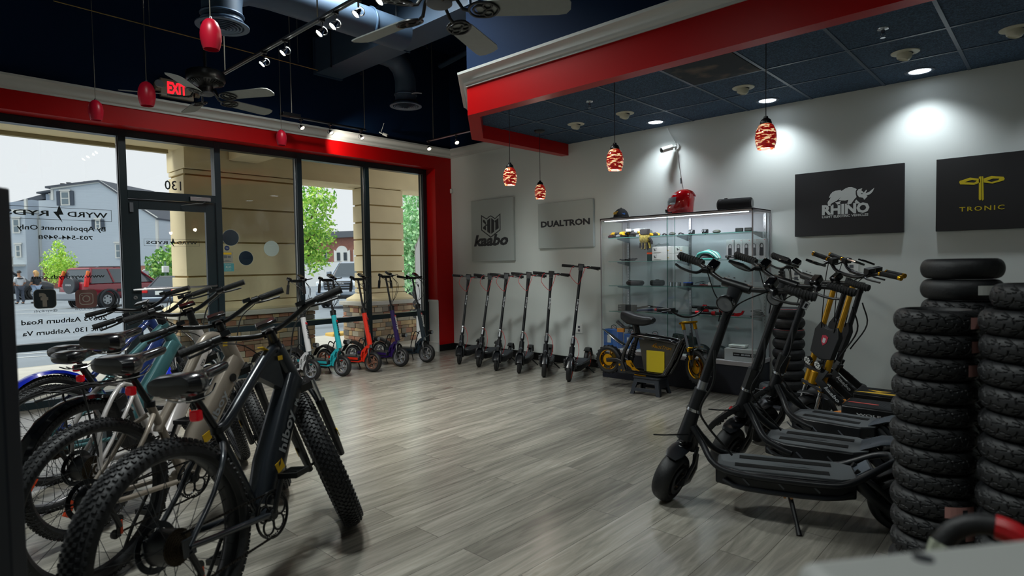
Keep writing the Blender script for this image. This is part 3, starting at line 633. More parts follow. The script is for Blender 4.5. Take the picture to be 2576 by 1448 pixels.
car('suv', 'black SUV on the left behind the two people', -40.5, -3.4, R(95), SUV, ((.25, 3.3, .84, 1.10), (.7, 2.6, .66, 1.60)), '#1d222a', (.85, 3.55), .36, 1.15)
car('suv', 'white car far behind the red SUV', -44, 7.5, R(100), SUV, ((.25, 3.3, .84, 1.10), (.7, 2.6, .66, 1.60)), '#cfd3d8', (.85, 3.55), .36, 1.1)
TRK = [(0, .88, .6, 1.15), (.1, .97, .5, 1.2), (2.0, 1.0, .5, 1.22), (4.3, 1.0, .5, 1.25), (5.2, .98, .5, 1.22), (5.6, .92, .5, 1.15), (5.75, .8, .55, 1.05)]
def trk(t):
    g = B().mat(DGY).box((5.77, 0, .93), (.1, 1.2, .34)).build('grille', t, bevel=.04)
    b = B().mat(mat('truck_silver', '#8d99a8', .3, .4))
    for z in (.83, .93, 1.03): b.box((5.83, 0, z), (.02, 1.1, .03))
    b.build('grille_bar', g); text('TOYOTA', .56, .085, TM((5.845, -.28, .97), (0, 1, 0), (0, 0, 1)), SIL, 'grille_lettering', g, bold=.03)
    for s in (-1, 1): B().mat(mat('headlamp', '#dfe8ee', .1)).box((5.68, s*.78, .98), (.22, .34, .22)).build('headlight', t, bevel=.05); B().mat(mat('mirror_grey', '#7b8794', .4)).box((3.9, s*1.12, 1.38), (.15, .2, .22)).build('mirror', t, bevel=.03)
    B().mat(mat('truck_bumper', '#7f8b99', .35)).box((5.78, 0, .62), (.25, 1.85, .22)).mat(BLK).box((5.78, 0, .46), (.2, 1.6, .18)).build('front_bumper', t, bevel=.06); plate(t, 5.93, .6)
car('pickup_truck', 'silver grey pickup truck facing the shop between pier and column', -18.4, 11.4, R(-52), TRK, ((1.9, 4.4, .92, 1.22), (2.3, 3.7, .76, 1.86)), '#9aa6b5', (1.2, 4.75), .42, 1.0, z=-.35, extra=trk)
vv = thing('delivery_van', 'white van partly hidden to the right of the narrow column', 'van', M=frame_at(1026, 30)); b = B().mat(WHT)
b.prism([(-.3, -.2), (.55, -.2), (.55, 1.1), (.25, 1.6), (-.5, 1.6)], -2, 0, MY).build('body', vv, bevel=.05); B().mat(DGY).box((0, -.03, -.1), (.7, .1, .9)).build('lower_panel', vv, bevel=.02)
# ---- feather flag outside the last window
ff = thing('feather_flag', 'white feather flag with black letters outside the corner window', 'flag', (-1.1, .12, -.02))
B().mat(WHT).tube([(0, 0, 0), (0, 0, 1.6), (.02, .1, 1.9)], .008).build('flag_pole', ff); o = B().mat(mat('flag_cloth', '#dfe2e0', .7)).prism([(0, .1), (.26, .1), (.32, .9), (.36, 1.6), (.2, 1.95), (0, 1.7)], -.004, .004, TM((0, 0, 0), (0, 1, 0), (0, 0, 1))).build('flag_cloth', ff, flat=True)
text('GMXA', .6, .15, TM((.006, .24, 1.0), (0, 0, -1), (0, 1, .1)), BLK, 'flag_lettering', o, bold=.04); text('GMXA', .6, .15, TM((-.006, .08, 1.0), (0, 0, -1), (0, -1, 0)), BLK, 'flag_lettering', o, bold=.04)
# ---- two people in the car park
def skinned(name, pts, edges, rad, m, parent, sub=2):
    me = bpy.data.meshes.new(name); me.from_pydata(pts, edges, []); o = bpy.data.objects.new(name, me); COL.objects.link(o); o.parent = parent
    md = o.modifiers.new('skin', 'SKIN')
    for i, r in enumerate(rad):
        r = r if isinstance(r, tuple) else (r, r); me.skin_vertices[0].data[i].radius = r
    me.skin_vertices[0].data[0].use_root = True
    md.use_smooth_shade = True; s = o.modifiers.new('sub', 'SUBSURF'); s.levels = sub; s.render_levels = sub
    me.materials.append(m); return o
def person(label, x, y, z, h, female, shirt, pants, hair):
    t = thing('person', label, 'person', (x, y, z), h); SK = mat('skin', '#b98768' if not female else '#d2a184', .6)
    P = [(0, 0, .95), (0, 0, 1.12), (0, 0, 1.34), (.01, 0, 1.46), (.02, 0, 1.53), (.03, 0, 1.66), (.02, 0, 1.74),
         (0, .10, .88), (.02, .11, .50), (-.02, .12, .08), (.14, .13, .03), (0, -.10, .88), (.0, -.12, .50), (-.03, -.14, .08), (.13, -.16, .03),
         (0, .19, 1.40), (-.02, .27, 1.14), (.14, .22, 1.0), (.24, .12, 1.02), (.28, .07, 1.04), (0, -.19, 1.40), (-.03, -.26, 1.14), (.14, -.20, 1.02), (.25, -.10, 1.06), (.29, -.06, 1.08)]
    E = [(0, 1), (1, 2), (2, 3), (3, 4), (4, 5), (5, 6), (0, 7), (7, 8), (8, 9), (9, 10), (0, 11), (11, 12), (12, 13), (13, 14), (2, 15), (15, 16), (16, 17), (17, 18), (18, 19), (2, 20), (20, 21), (21, 22), (22, 23), (23, 24)]
    rd = [(.13, .15), (.11, .13), (.12, .15), .055, .055, (.085, .1), (.06, .07), .09, .06, .045, .04, .09, .06, .045, .04, .06, .045, .038, .035, .03, .06, .045, .038, .035, .03]
    skinned('body', P, E, rd, SK, t)
    sI = [0, 1, 2, 15, 16, 20, 21]; mp_ = {v: i for i, v in enumerate(sI)}; SH = mat('shirt_'+shirt[1:], shirt, .8)
    o = skinned('shirt', [P[i] for i in sI], [(mp_[a], mp_[c]) for a, c in E if a in mp_ and c in mp_], [(.16, .18), (.14, .16), (.15, .18), .08, .065, .08, .065], SH, t)
    pI = [0, 7, 8, 9, 11, 12, 13]; mp_ = {v: i for i, v in enumerate(pI)}
    skinned('trousers', [P[i] for i in pI], [(mp_[a], mp_[c]) for a, c in E if a in mp_ and c in mp_], [(.15, .17), .115, .08, .07, .115, .08, .07], mat('cloth_'+pants[1:], pants, .8), t)
    H = mat('hair_'+hair[1:], hair, .6); b = B().mat(H).sph((.0, 0, 1.70), (.115, .1, .115), z0=-.2); 
    if female: b.tube([(-.05, 0, 1.72), (-.10, 0, 1.6), (-.09, 0, 1.45)], [.09, .1, .05], 10)
    b.build('hair', t); f = B().mat(SK).box((.125, 0, 1.655), (.03, .02, .035)); f.mat(BLK).sph((.11, .03, 1.68), .009, 6, 4).sph((.11, -.03, 1.68), .009, 6, 4).mat(mat('lips', '#8d4a44', .5)).box((.112, 0, 1.615), (.012, .04, .008)); f.build('face', t)
    b = B().mat(DGY)
    for p in (10, 14): b.sph((P[p][0]-.04, P[p][1], .045), (.14, .05, .05))
    b.build('shoes', t)
    for s, i in ((1, 19), (-1, 24)):
        q = V(P[i]); b = B().mat(SK)
        for k in range(4): b.tube([q+V((0, .012*(k-1.5), 0)), q+V((.035, .014*(k-1.5), -.004*abs(k-1))), q+V((.055, .010*(k-1.5), -.02))], [.011, .01, .007], 6)
        b.tube([q+V((-.01, -s*.02, .01)), q+V((.02, -s*.045, .02))], [.011, .008], 6); b.build('fingers', t)
    return t
t = person('man in a striped white and black shirt standing in the car park', -34.2, -.75, -.4, R(200), False, '#c9cfd4', '#4a5260', '#1c1a1a')
b = B().mat(mat('shirt_dark', '#20242c', .8)); b.torus((0, 0, 1.38), (0, 0, 1), .10, .085, 20, 8, .5); b.build('shirt_stripe', t)
person('woman with blonde hair in a black top and light jeans standing in the car park', -34.2, -.05, -.4, R(215), True, '#23262c', '#9fb4cf', '#cfa56a')
# ================================================================= ceiling hardware
def onz(px, py, z):
    r = RT*((px-1288)/1501.3)-UP*((py-724)/1501.3)+FW; return CAM+r*((z-CAM.z)/r.z)
def onx(px, py, x):
    r = RT*((px-1288)/1501.3)-UP*((py-724)/1501.3)+FW; return CAM+r*((x-CAM.x)/r.x)
def ony(px, py, y):
    r = RT*((px-1288)/1501.3)-UP*((py-724)/1501.3)+FW; return CAM+r*((y-CAM.y)/r.y)
DUCT = mat('navy_duct', '#44566b', .5, .1); DUCTD = mat('duct_joint', '#3b5068', .4, .3)
BULB = mat('spot_bulb', '#ffffff', .3, emit='#fffbe8', es=30); BULBD = mat('spot_bulb_dim', '#e8e4d8', .15, emit='#fff3d8', es=2.0)
ROD = mat('rod_steel', '#8a8578', .4, .5)
def hang(b, x, y, z, r=.006): return b.cyl((x, y, z), (x, y, ZC), r, n=8)
# rectangular duct with its two round branches
ZD = 3.75; YA, YB = -2.38, -2.02; XE = .18
dt = thing('air_duct', 'long navy rectangular air duct hung under the high ceiling', 'duct', (0, 0, 0))
b = B().mat(DUCT).box2((XE, YA, ZD), (8.0, YB, ZD+.42)).mat(DUCTD)
b.box2((XE-.02, YA-.015, ZD-.015), (XE+.02, YB+.015, ZD+.44))
for x in (1.6, 3.0, 4.4): b.box2((x-.01, YA-.02, ZD-.01), (x+.01, YB+.02, ZD+.43))
b.build('duct_box', dt, flat=True)
for x in (.6, 1.9, 3.2):
    for y in (YA-.025, YB+.025): B().mat(STL).cyl((x, y, ZD-.01), (x, y, ZC), .005, n=6).cyl((x, y, ZD-.03), (x, y, ZD), .012, n=8).build('hanger_rod', dt)
def branch(name, label, pts, rad, dz, D):
    t = thing(name, label, 'duct', pts[-1]); q = [V(p)-V(pts[-1]) for p in pts]
    B().mat(DUCT).tube(q, rad, 22).build('duct_pipe', t); B().mat(STL).cyl((q[1].x, q[1].y, q[1].z+rad*.9), (q[1].x, q[1].y, ZC-pts[-1][2]), .005, n=6).build('hanger_rod', t)
    for p, a in ((q[0]*.7+q[1]*.3, q[1]-q[0]), (q[-1]+V((0, 0, .02)), V((0, 0, 1))), (q[-1]*.6+q[-2]*.4, V((0, 0, 1)))): B().mat(DUCTD).torus(p, a, rad+.004, .012, 24, 6).build('duct_collar', t)
    b = B().mat(mat('diffuser', '#5f7288', .35, .3)); b.lathe([(rad, .02), (D*.42, .0), (D*.5, -.012), (D*.5, -.02), (D*.40, -.018), (D*.38, .01)], n=40)
    for k in range(5): r = D*(.335-.065*k); b.lathe([(r, -.02-.004*k), (r+.012, -.022-.004*k), (r-.015, .02), (r-.02, .02)], n=36)
    b.cyl((0, 0, -.045), (0, 0, .03), .022, .012, n=12); b.mat(BLK).cyl((0, 0, .03), (0, 0, .035), D*.39, n=24).build('diffuser_grille', t)
    return t
br = V((1.05, -1.62, 3.32))
p1 = PX(1021, 268, 7.55)
t = branch('round_duct', 'navy round duct elbow with a ringed diffuser near the corner', [(p1.x, YB, ZD+.17), (p1.x, p1.y-.30, ZD+.17), (p1.x, p1.y-.16, ZD+.15), (p1.x, p1.y-.05, ZD+.06), (p1.x, p1.y, ZD-.08), (p1.x, p1.y, p1.z+.02)], .13, 0, .40)
b = B().mat(ALU).tube([(.13, 0, .12), (.20, .02, .115), (.27, .05, .10)], .012, 6).sph((.14, 0, .12), .02, 8, 6).build('damper_handle', t)
p2 = PX(560, 68, 4.9)
branch('round_duct', 'large round duct drop with a ringed diffuser at the top left', [(p2.x+.0, YA, p2.z+.42), (p2.x+.0, p2.y+.42, p2.z+.42), (p2.x, p2.y+.20, p2.z+.40), (p2.x, p2.y+.05, p2.z+.32), (p2.x, p2.y, p2.z+.20), (p2.x, p2.y, p2.z+.02)], .155, 0, .41)
t = thing('conduit_pipe', 'dark navy pipe loop beyond the rectangular duct', 'pipe', (0, 0, 0))
B().mat(DUCT).tube([(1.05, -.5, 4.5), (1.1, -.55, 3.62), (1.12, -.6, 3.56), (1.2, -.63, 3.54), (2.2, -.95, 3.54)], .045, 12).build('pipe', t); B().mat(DUCT).tube([(.2, -.35, 4.3), (2.3, -.7, 4.3)], .04, 10).build('pipe', t)
# ---- monorail with plain red pendants
b = B().mat(mat('brass_rail', '#8f7d4e', .35, .7)).tube([(.45, -5.06, 3.735), (.45, -2.50, 3.70)], .006, 8)
rl = tag(b.build('monorail'), 'thin brass monorail carrying two of the red pendants', 'rail')
for y in (-4.3, -2.75): B().mat(ROD).cyl((.45, y, 3.73), (.45, y, ZC), .003, n=6).build('support_rod', rl)
b = B().mat(mat('brass_rail', '#8f7d4e', .35, .7)).tube([(2.0, -6.0, 3.9), (3.35, -4.3, 3.9)], .006, 8); rl = tag(b.build('monorail'), 'second thin monorail above the top left of the view', 'rail')
for x, y in ((2.4, -5.5), (3.1, -4.62)): B().mat(ROD).cyl((x, y, 3.9), (x, y, ZC), .003, n=6).build('support_rod', rl)
PR = mat('red_pendant_glass', '#b3122b', .35, spec=.4, emit='#5a0414', es=.10)
def pendant(x, y, z, h, top, label, proto=None):
    if proto is None:
        t = thing('pendant_lamp', label, 'pendant lamp', (x, y, z), group='plain red pendants'); r = h*.33
        prof = [(r*.22, h*.5), (r*.45, h*.46), (r*.72, h*.36), (r*.93, h*.18), (r, 0), (r*.98, -.18*h), (r*.86, -.38*h), (r*.74, -.5*h), (r*.70, -.5*h), (r*.82, -.36*h), (r*.93, -.15*h), (r*.9, .1*h), (r*.6, .36*h), (r*.2, .44*h)]
        B().mat(PR).lathe(prof, n=28).build('lamp_shade', t); B().mat(ALU).cyl((0, 0, h*.5), (0, 0, h*.58), r*.2, r*.1, n=12).build('socket_cap', t)
    else: t = dup(proto, (x, y, z), label=label); t.scale = (h/.19,)*3
    B().mat(ROD).cyl((0, 0, h*.55), (0, 0, top-z), .0035, n=6).build('cord', t)
    return t
pts = [(530, 86, 3.75, '2nd'), (369, 236, 4.75, ''), (241, 277, 5.75, ''), (708, 346, 7.35, '')]
p = PX(530, 86, 3.75); P0 = pendant(p.x, p.y, p.z, .19, 3.9, 'largest plain red pendant lamp, in front of the ringed diffuser')
p = PX(369, 236, 4.75); pendant(p.x, p.y, p.z, .19, 3.9, 'plain red pendant lamp beside the exit sign', P0)
p = onx(241, 277, .45); pendant(p.x, p.y, p.z, .185, 3.73, 'plain dark red pendant lamp furthest to the left', P0)
p = onx(708, 346, .45); pendant(p.x, p.y, p.z, .175, 3.71, 'small plain red pendant lamp to the right of the far fan', P0)
# fix cords of scaled copies
# ---- swirled pendants under the dropped ceiling
def swirl():
    m = mat('swirl_glass', '#8a1512', .12, coat=.4); n = m.node_tree; bs = n.nodes['Principled BSDF']; N = n.nodes.new; L = n.links.new
    tc = N('ShaderNodeTexCoord'); mp = N('ShaderNodeMapping'); mp.inputs['Rotation'].default_value = (0, R(50), R(20)); mp.inputs['Scale'].default_value = (14, 14, 62); L(tc.outputs['Object'], mp.inputs[0])
    t = N('ShaderNodeTexNoise'); t.inputs['Scale'].default_value = 1.5; t.inputs['Detail'].default_value = 3; t.inputs['Distortion'].default_value = .6; L(mp.outputs[0], t.inputs['Vector'])
    r = N('ShaderNodeValToRGB'); e = r.color_ramp.elements; e[0].position = .50; e[0].color = (*lin('#7d0d10'), 1); e[1].position = .60; e[1].color = (*lin('#ffe2b0'), 1); k = e.new(.55); k.color = (*lin('#d8501e'), 1)
    L(t.outputs['Fac'], r.inputs[0]); L(r.outputs[0], bs.inputs['Base Color']); L(r.outputs[0], bs.inputs['Emission Color']); bs.inputs['Emission Strength'].default_value = .55; return m
SW = swirl(); PB = mat('pendant_bulb', '#ffffff', .3, emit='#fff2dc', es=9)
def spend(px, py, hpx, top_y, label, proto, lit=1):
    q = onz(px, top_y, ZS); tx, ty = q.x, q.y; h = .175
    # shade centre: on the vertical through the canopy point
    best = min((abs(((V((tx, ty, z))-CAM).dot(UP)/(V((tx, ty, z))-CAM).dot(FW))*1501.3-(724-py)), z) for z in [1.6+.005*i for i in range(250)]); z = best[1]
    kk = hpx*(V((tx, ty, z))-CAM).dot(FW)/1501.3/.19
    if proto is None:
        t = thing('pendant_lamp', label, 'pendant lamp', (tx, ty, z), group='swirled red glass pendants'); r = .062
        B().mat(SW).lathe([(r*.42, h*.38), (r*.7, h*.30), (r*.92, h*.12), (r, -.08*h), (r*.95, -.3*h), (r*.78, -.5*h), (r*.74, -.5*h), (r*.9, -.3*h), (r*.95, -.08*h), (r*.85, .12*h), (r*.4, .34*h)], n=32).build('lamp_shade', t)
        B().mat(BLK).lathe([(.012, h*.62), (.014, h*.56), (.028, h*.50), (.034, h*.40), (.034, h*.36), (.001, h*.36)], n=20).build('socket_cap', t, label='black socket cap')
        B().mat(PB).sph((0, 0, -.04), .036, 14, 10).build('bulb', t)
    else: t = dup(proto, (tx, ty, z), label=label)
    t.scale = (kk,)*3; zt_ = (ZS-z)/kk
    B().mat(BLK).cyl((0, 0, h*.6), (0, 0, zt_), .0028/kk, n=6).build('cord', t); B().mat(BLK).lathe([(.0, -.03/kk), (.03/kk, -.028/kk), (.06/kk, -.014/kk), (.064/kk, 0)], (0, 0, zt_-.001), n=24).build('ceiling_canopy', t)
    light('POINT', 'pendant_light', (tx, ty, z-.12), 2.0*lit, (1, .9, .75), size=.03)
    return t
S0 = spend(1280, 440, 54, 250, 'swirled red glass pendant furthest to the left, by the soffit corner', None)
spend(1357, 480, 44, 328, 'lowest and smallest swirled red glass pendant, hung from a visible dark canopy', S0)
spend(1545, 398, 66, 180, 'swirled red glass pendant above the black cap on the display case', S0)
spend(1927, 338, 79, 72, 'swirled red glass pendant nearest to the camera, upper right', S0)
# ---- track lights
def track(name, label, a, b_, rods, wide=.034):
    a, b_ = V(a), V(b_); d = (b_-a).normalized(); n_ = V((d.y, -d.x, 0)); t = thing(name, label, 'track', (0, 0, 0)); b = B().mat(BLK)
    b.oval([a, b_], (wide/2, .012), 8, up=n_); b.mat(ALU)
    for s in (-1, 1): b.tube([a+n_*s*wide*.38+V((0, 0, -.012)), b_+n_*s*wide*.38+V((0, 0, -.012))], .0045, 6)
    b.build('rail', t)
    for x, y in rods: B().mat(ROD).cyl((x, y, a.z), (x, y, ZC), .006, n=8).build('support_rod', t)
    return t
def spot(x, y, z, aim, label, on, proto=None, grp='track spotlights'):
    if proto is None:
        t = thing('track_spotlight', label, 'spotlight', (x, y, z), group=grp)
        B().mat(BLK).box((0, 0, -.02), (.045, .03, .02)).cyl((0, 0, -.03), (0, 0, -.07), .007).build('track_adapter', t, bevel=.003)
        B().mat(ALU).torus((.012, 0, -.095), (0, 1, 0), .03, .004, 20, 6, a0=-1.2, a1=2.6).build('wire_yoke', t)
        b = B().mat(CHR if on else CHR).lathe([(.010, .05), (.016, .035), (.022, .02), (.03, .0), (.031, -.006), (.028, -.004), (.020, .012)], n=22); h = b.build('lamp_head', t)
        h.location = (-.02, 0, -.12); h.rotation_euler = (0, R(42), 0)
        g = B().mat(BULB if on else BULBD).cyl((0, 0, -.002), (0, 0, .004), .026, n=20).build('bulb_face', h)
    else: t = dup(proto, (x, y, z), label=label)
    t.rotation_euler = (0, 0, aim)
    return t
ZT = 3.2; a = onz(565, 187, ZT); c = onz(880, -2, ZT); YT = (a.y+c.y)/2
track('light_track', 'long twin line track running to the upper right with bright spotlights', (a.x, YT, ZT), (5.2, YT, ZT), [(onz(571, 183, ZT).x, YT), (onz(792, 48, ZT).x, YT), (4.2, YT)])
LB = ['lit track spotlight nearest to the far fan', 'lit track spotlight second from the far fan', 'lit track spotlight third from the far fan', 'lit track spotlight fourth from the far fan', 'lit track spotlight fifth from the far fan', 'lit track spotlight at the top edge of the view']
q0 = None
for (px, py), lb in zip(((672, 128), (722, 98), (814, 46), (848, 27), (905, -6), (965, -40)), LB):
    x = onz(px, py, ZT).x; q = spot(x, YT, ZT, R(75), lb, True, q0); q0 = q0 or q
    light('SPOT', 'spot_beam', (x-.03, YT, ZT-.16), 55, (1, .96, .88), size=.03, to=(x-1.3, YT+.4, 0), spot=R(95), blend=.9)
ZT2 = 3.12; a = onz(730, 292, ZT2); c = onz(925, 325, ZT2)
tk = track('light_track', 'short track along the window wall with three small spotlights', (a.x, a.y, ZT2), (a.x, c.y, ZT2), [(a.x, a.y+.02), (a.x, c.y-.02)], .026); B().mat(BLK).box((a.x, a.y, ZT2+.01), (.1, .22, .04)).build('power_box', tk, bevel=.004)
q1 = None
for px, py, lb, on in ((757, 300, 'small dark track spotlight left of three above the window wall', 0), (830, 312, 'small lit track spotlight middle of three above the window wall', 0), (908, 324, 'small dark track spotlight right of three above the window wall', 0)):
    y = onx(px, py, a.x).y; q = spot(a.x, y, ZT2, R(200), lb, False, q1, 'small spotlights above the windows'); q1 = q1 or q
light('SPOT', 'spot_beam', (a.x-.02, onx(838, 312, a.x).y, ZT2-.15), 16, (1, .93, .8), size=.02, to=(0, onx(838, 312, a.x).y+.5, 2.9), spot=R(90), blend=.8)
ZT3 = 3.08; a = onz(1075, 354, ZT3)
tk = track('light_track', 'short track in the far corner beside the soffit', (a.x, a.y, ZT3), (a.x+1.3, a.y, ZT3), [(a.x+.13, a.y)], .026)
for px, lb in ((1078, 'small spotlight at the end of the corner track'), (1148, 'small chrome spotlight beside the soffit corner')):
    x = ony(px, 345, a.y).x; spot(x, a.y, ZT3, R(160), lb, False, q1, 'small spotlights on the corner track')
# ---- ceiling fans
FB_ = mat('fan_blade_grey', '#8d9290', .5, var=.04, vscale=30); FBD = mat('fan_blade_dark', '#5f625f', .5)
def fan(x, y, z, rot, label, proto=None):
    if proto is not None:
        t = dup(proto, (x, y, z), label=label); t.rotation_euler = (0, 0, rot); return t
    t = thing('ceiling_fan', label, 'ceiling fan', (x, y, z), rot, 'dark five blade ceiling fans')
    B().mat(BLK).cyl((0, 0, .1), (0, 0, ZC-z), .013, n=12).lathe([(.0, ZC-z-.10), (.06, ZC-z-.07), (.07, ZC-z)], n=20).build('downrod', t)
    b = B().mat(BLK).lathe([(.02, .16), (.05, .15), (.13, .14), (.155, .125), (.16, .10), (.16, .055), (.15, .04), (.10, .02), (.06, .0), (.055, -.05), (.0, -.05)], n=40); 
    b.mat(STL)
    for k in range(36):
        a = 2*pi*k/36; b.box((.125*cos(a), .125*sin(a), .031), (.05, .006, .012), rot=(0, R(-16), a))
    b.build('motor_housing', t); B().mat(GRY).lathe([(.0, -.075), (.05, -.073), (.066, -.062), (.066, -.05), (.0, -.045)], n=28).build('switch_cap', t, label='grey round cap under the motor')
    for k in range(5):
        a = 2*pi*k/5; M = Mx.Rotation(a, 4, 'Z') @ Mx.Translation((0, 0, -.09)) @ Mx.Rotation(R(-13), 4, 'X')
        b = B().mat(FB_); b.T = M; o = [(.20, -.05), (.27, -.062), (.60, -.07), (.645, -.055), (.66, -.02), (.66, .03), (.64, .062), (.60, .07), (.27, .062), (.20, .05), (.185, .0)]
        b.prism(o, -.003, .003); bl = b.build('blade', t, flat=True)
        b = B().mat(BLK); b.T = M; b.tube([(.05, 0, .075), (.085, 0, .06), (.12, 0, .0), (.15, 0, -.008)], .009, 8).torus((.205, .0, -.008), (0, 0, 1), .032, .006, 24, 6).torus((.245, -.028, -.008), (0, 0, 1), .022, .006, 20, 6).torus((.245, .028, -.008), (0, 0, 1), .022, .006, 20, 6)
        b.tube([(.15, 0, -.008), (.18, -.05, -.008), (.26, -.052, -.008), (.30, 0, -.008), (.26, .052, -.008), (.18, .05, -.008)], .007, 6, closed=True, smooth=4); b.build('blade_iron', t)
    return t
p = PX(519, 245, 5.3); f0 = fan(p.x, p.y, p.z+.09, R(30), 'dark ceiling fan in front of the exit sign')
p = PX(1105, 25, 3.0); fan(p.x, p.y, p.z+.09, R(40), 'near ceiling fan cut by the top edge of the view', f0)
# ---- exit sign
t = thing('exit_sign', 'beige exit sign with red letters and two round lamp heads above the crown', 'exit sign', (0, 0, 0))
BG = mat('exit_beige', '#8f8473', .5); EX = mat('exit_red', '#ff2030', .4, emit='#ff1020', es=1.6)
B().mat(BG).box2((.0, -4.10, 3.165), (.055, -3.77, 3.36)).build('sign_body', t, bevel=.008)
text('EXIT', .19, .125, TM((.056, -4.035, 3.205), (0, 1, 0), (0, 0, 1)), EX, 'exit_lettering', t, bold=.04)
for y in (-4.13, -3.73):
    b = B().mat(BG).cyl((.03, y+.03*(1 if y < -4 else -1), 3.26), (.03, y-.02*(1 if y < -4 else -1), 3.26), .045, n=20).cyl((.05, y, 3.26), (.12, y, 3.27), .03, .045, n=20).mat(LEN).cyl((.12, y, 3.27), (.124, y, 3.27), .042, n=20); b.build('lamp_head', t)
# ---- small camera on the window wall crown, wall camera and sensor
t = thing('security_camera', 'small white bullet camera on the window wall crown', 'camera', (.1, -1.33, 3.17)); B().mat(WHT).cyl((0, 0, 0), (.06, .03, -.03), .02, n=14).mat(BLK).cyl((.06, .03, -.03), (.063, .032, -.0315), .016, n=14).build('camera_body', t); B().mat(WHT).cyl((0, -.02, 0), (-.02, -.05, .02), .008).cyl((-.01, -.03, .01), (.0, .02, .15), .004).build('antenna', t)
t = thing('security_camera', 'white bullet camera with antenna on the wall above the display case', 'camera', (3.85, 0, 2.63)); B().mat(WHT).cyl((0, -.002, 0), (0, -.02, 0), .035, n=20).cyl((0, -.02, 0), (-.05, -.08, -.02), .01).build('bracket', t)
B().mat(WHT).cyl((-.03, -.06, -.01), (-.11, -.15, -.045), .03, n=20).mat(GBK).cyl((-.11, -.15, -.045), (-.118, -.159, -.0485), .026, n=20).build('camera_body', t); B().mat(WHT).cyl((0, -.03, .02), (-.10, -.05, .22), .0045).build('antenna', t)
B().mat(WHT).tube([(0, -.02, -.02), (.02, -.008, -.2), (.05, -.006, -.38), (.08, -.006, -.55), (.09, -.02, -.75)], .004, 6).mat(GRY).cyl((.045, -.01, -.36), (.05, -.01, -.42), .007).build('cable', t)
t = thing('wall_sensor', 'small white sensor box at the red corner', 'sensor', (.02, 0, 2.49)); B().mat(WHT).box((0, -.015, 0), (.045, .03, .07)).build('sensor_body', t, bevel=.006)
# ---- downlights, eyeball lights, sprinklers, return panel in the dropped ceiling
DL = mat('downlight_glow', '#ffffff', .5, emit='#e8f4ff', es=6)
d0 = e0 = s0 = None
for x, y, lb in ((3.726, -.262, 'furthest glowing recessed downlight along the white wall'), (4.94, -.262, 'middle glowing recessed downlight along the white wall'), (6.177, -.262, 'nearest glowing recessed downlight along the white wall')):
    if d0 is None:
        t = d0 = thing('downlight', lb, 'downlight', (x, y, ZS), group='lit downlights by the wall'); B().mat(mat('downlight_rim', '#2b4058', .4)).lathe([(.108, 0), (.105, -.006), (.085, -.007), (.083, 0)], n=32).build('trim_ring', t, label='navy trim ring')
        B().mat(mat('reflector', '#b9c4cf', .2, .6)).lathe([(.084, -.006), (.07, .001)], n=32).build('reflector', t); B().mat(DL).cyl((0, 0, -.0045), (0, 0, -.001), .076, n=28).build('lens', t)
    else: dup(d0, (x, y, ZS), label=lb)
for x in (3.726, 4.94, 6.177, 7.4): light('SPOT', 'downlight_beam', (x, -.262, ZS-.03), 30 if x > 4 else 26, (.86, .94, 1), size=.05, to=(x, -.12, 0), spot=R(115), blend=.9)
EY = mat('eyeball_white', '#c9c8b4', .4)
for x, y, lb in ((3.056, -.835, 'white eyeball light closest to the soffit corner'), (3.70, -.85, 'second white eyeball light from the soffit corner'), (4.944, -.865, 'third white eyeball light from the soffit corner'), (6.179, -.885, 'fourth white eyeball light, next to the grey return panel side'), (6.82, -.885, 'eyeball light at the right edge of the view')):
    if e0 is None:
        t = e0 = thing('eyeball_light', lb, 'ceiling light', (x, y, ZS), group='white eyeball lights'); B().mat(EY).lathe([(.095, -.001), (.093, -.006), (.07, -.010), (.052, -.010)], n=32).build('trim_ring', t)
        B().mat(EY).lathe([(.052, -.008), (.052, -.03), (.044, -.05), (.034, -.056), (.03, -.048), (.0, -.045)], (.0, .0, 0), (.25, .1, 1), n=24).build('eyeball', t)
    else: dup(e0, (x, y, ZS), label=lb)
for x, y, lb in ((3.706, -1.49, 'chrome sprinkler head furthest back in the dropped ceiling'), (6.161, -1.543, 'chrome sprinkler head on the near side of the dropped ceiling')):
    if s0 is None:
        t = s0 = thing('sprinkler', lb, 'sprinkler', (x, y, ZS), group='chrome sprinklers'); B().mat(CHR).lathe([(.036, 0), (.034, -.006), (.012, -.012), (.010, -.03)], n=24).tube([(.01, 0, -.03), (.014, 0, -.045), (0, 0, -.06)], .003, 5).tube([(-.01, 0, -.03), (-.014, 0, -.045), (0, 0, -.06)], .003, 5).cyl((0, 0, -.058), (0, 0, -.062), .016, n=12).build('sprinkler_head', t)
    else: dup(s0, (x, y, ZS), label=lb)
def retm():
    m = mat('return_panel', '#20272d', .8); n = m.node_tree; bs = n.nodes['Principled BSDF']; t = n.nodes.new('ShaderNodeTexNoise'); tc = n.nodes.new('ShaderNodeTexCoord'); t.inputs['Scale'].default_value = 5; t.inputs['Detail'].default_value = 4
    n.links.new(tc.outputs['Object'], t.inputs[0]); r = n.nodes.new('ShaderNodeValToRGB'); r.color_ramp.elements[0].position = .5; r.color_ramp.elements[0].color = (*lin('#171e26'), 1); r.color_ramp.elements[1].position = .75; r.color_ramp.elements[1].color = (*lin('#6b5a48'), 1); n.links.new(t.outputs[0], r.inputs[0]); n.links.new(r.outputs[0], bs.inputs[0]); return m
b = B().mat(retm()).box2((4.675, -1.845, ZS-.006), (5.245, -1.265, ZS+.0)); tag(b.build('return_air_panel', flat=True), 'dusty dark return air panel in the dropped ceiling', 'vent')
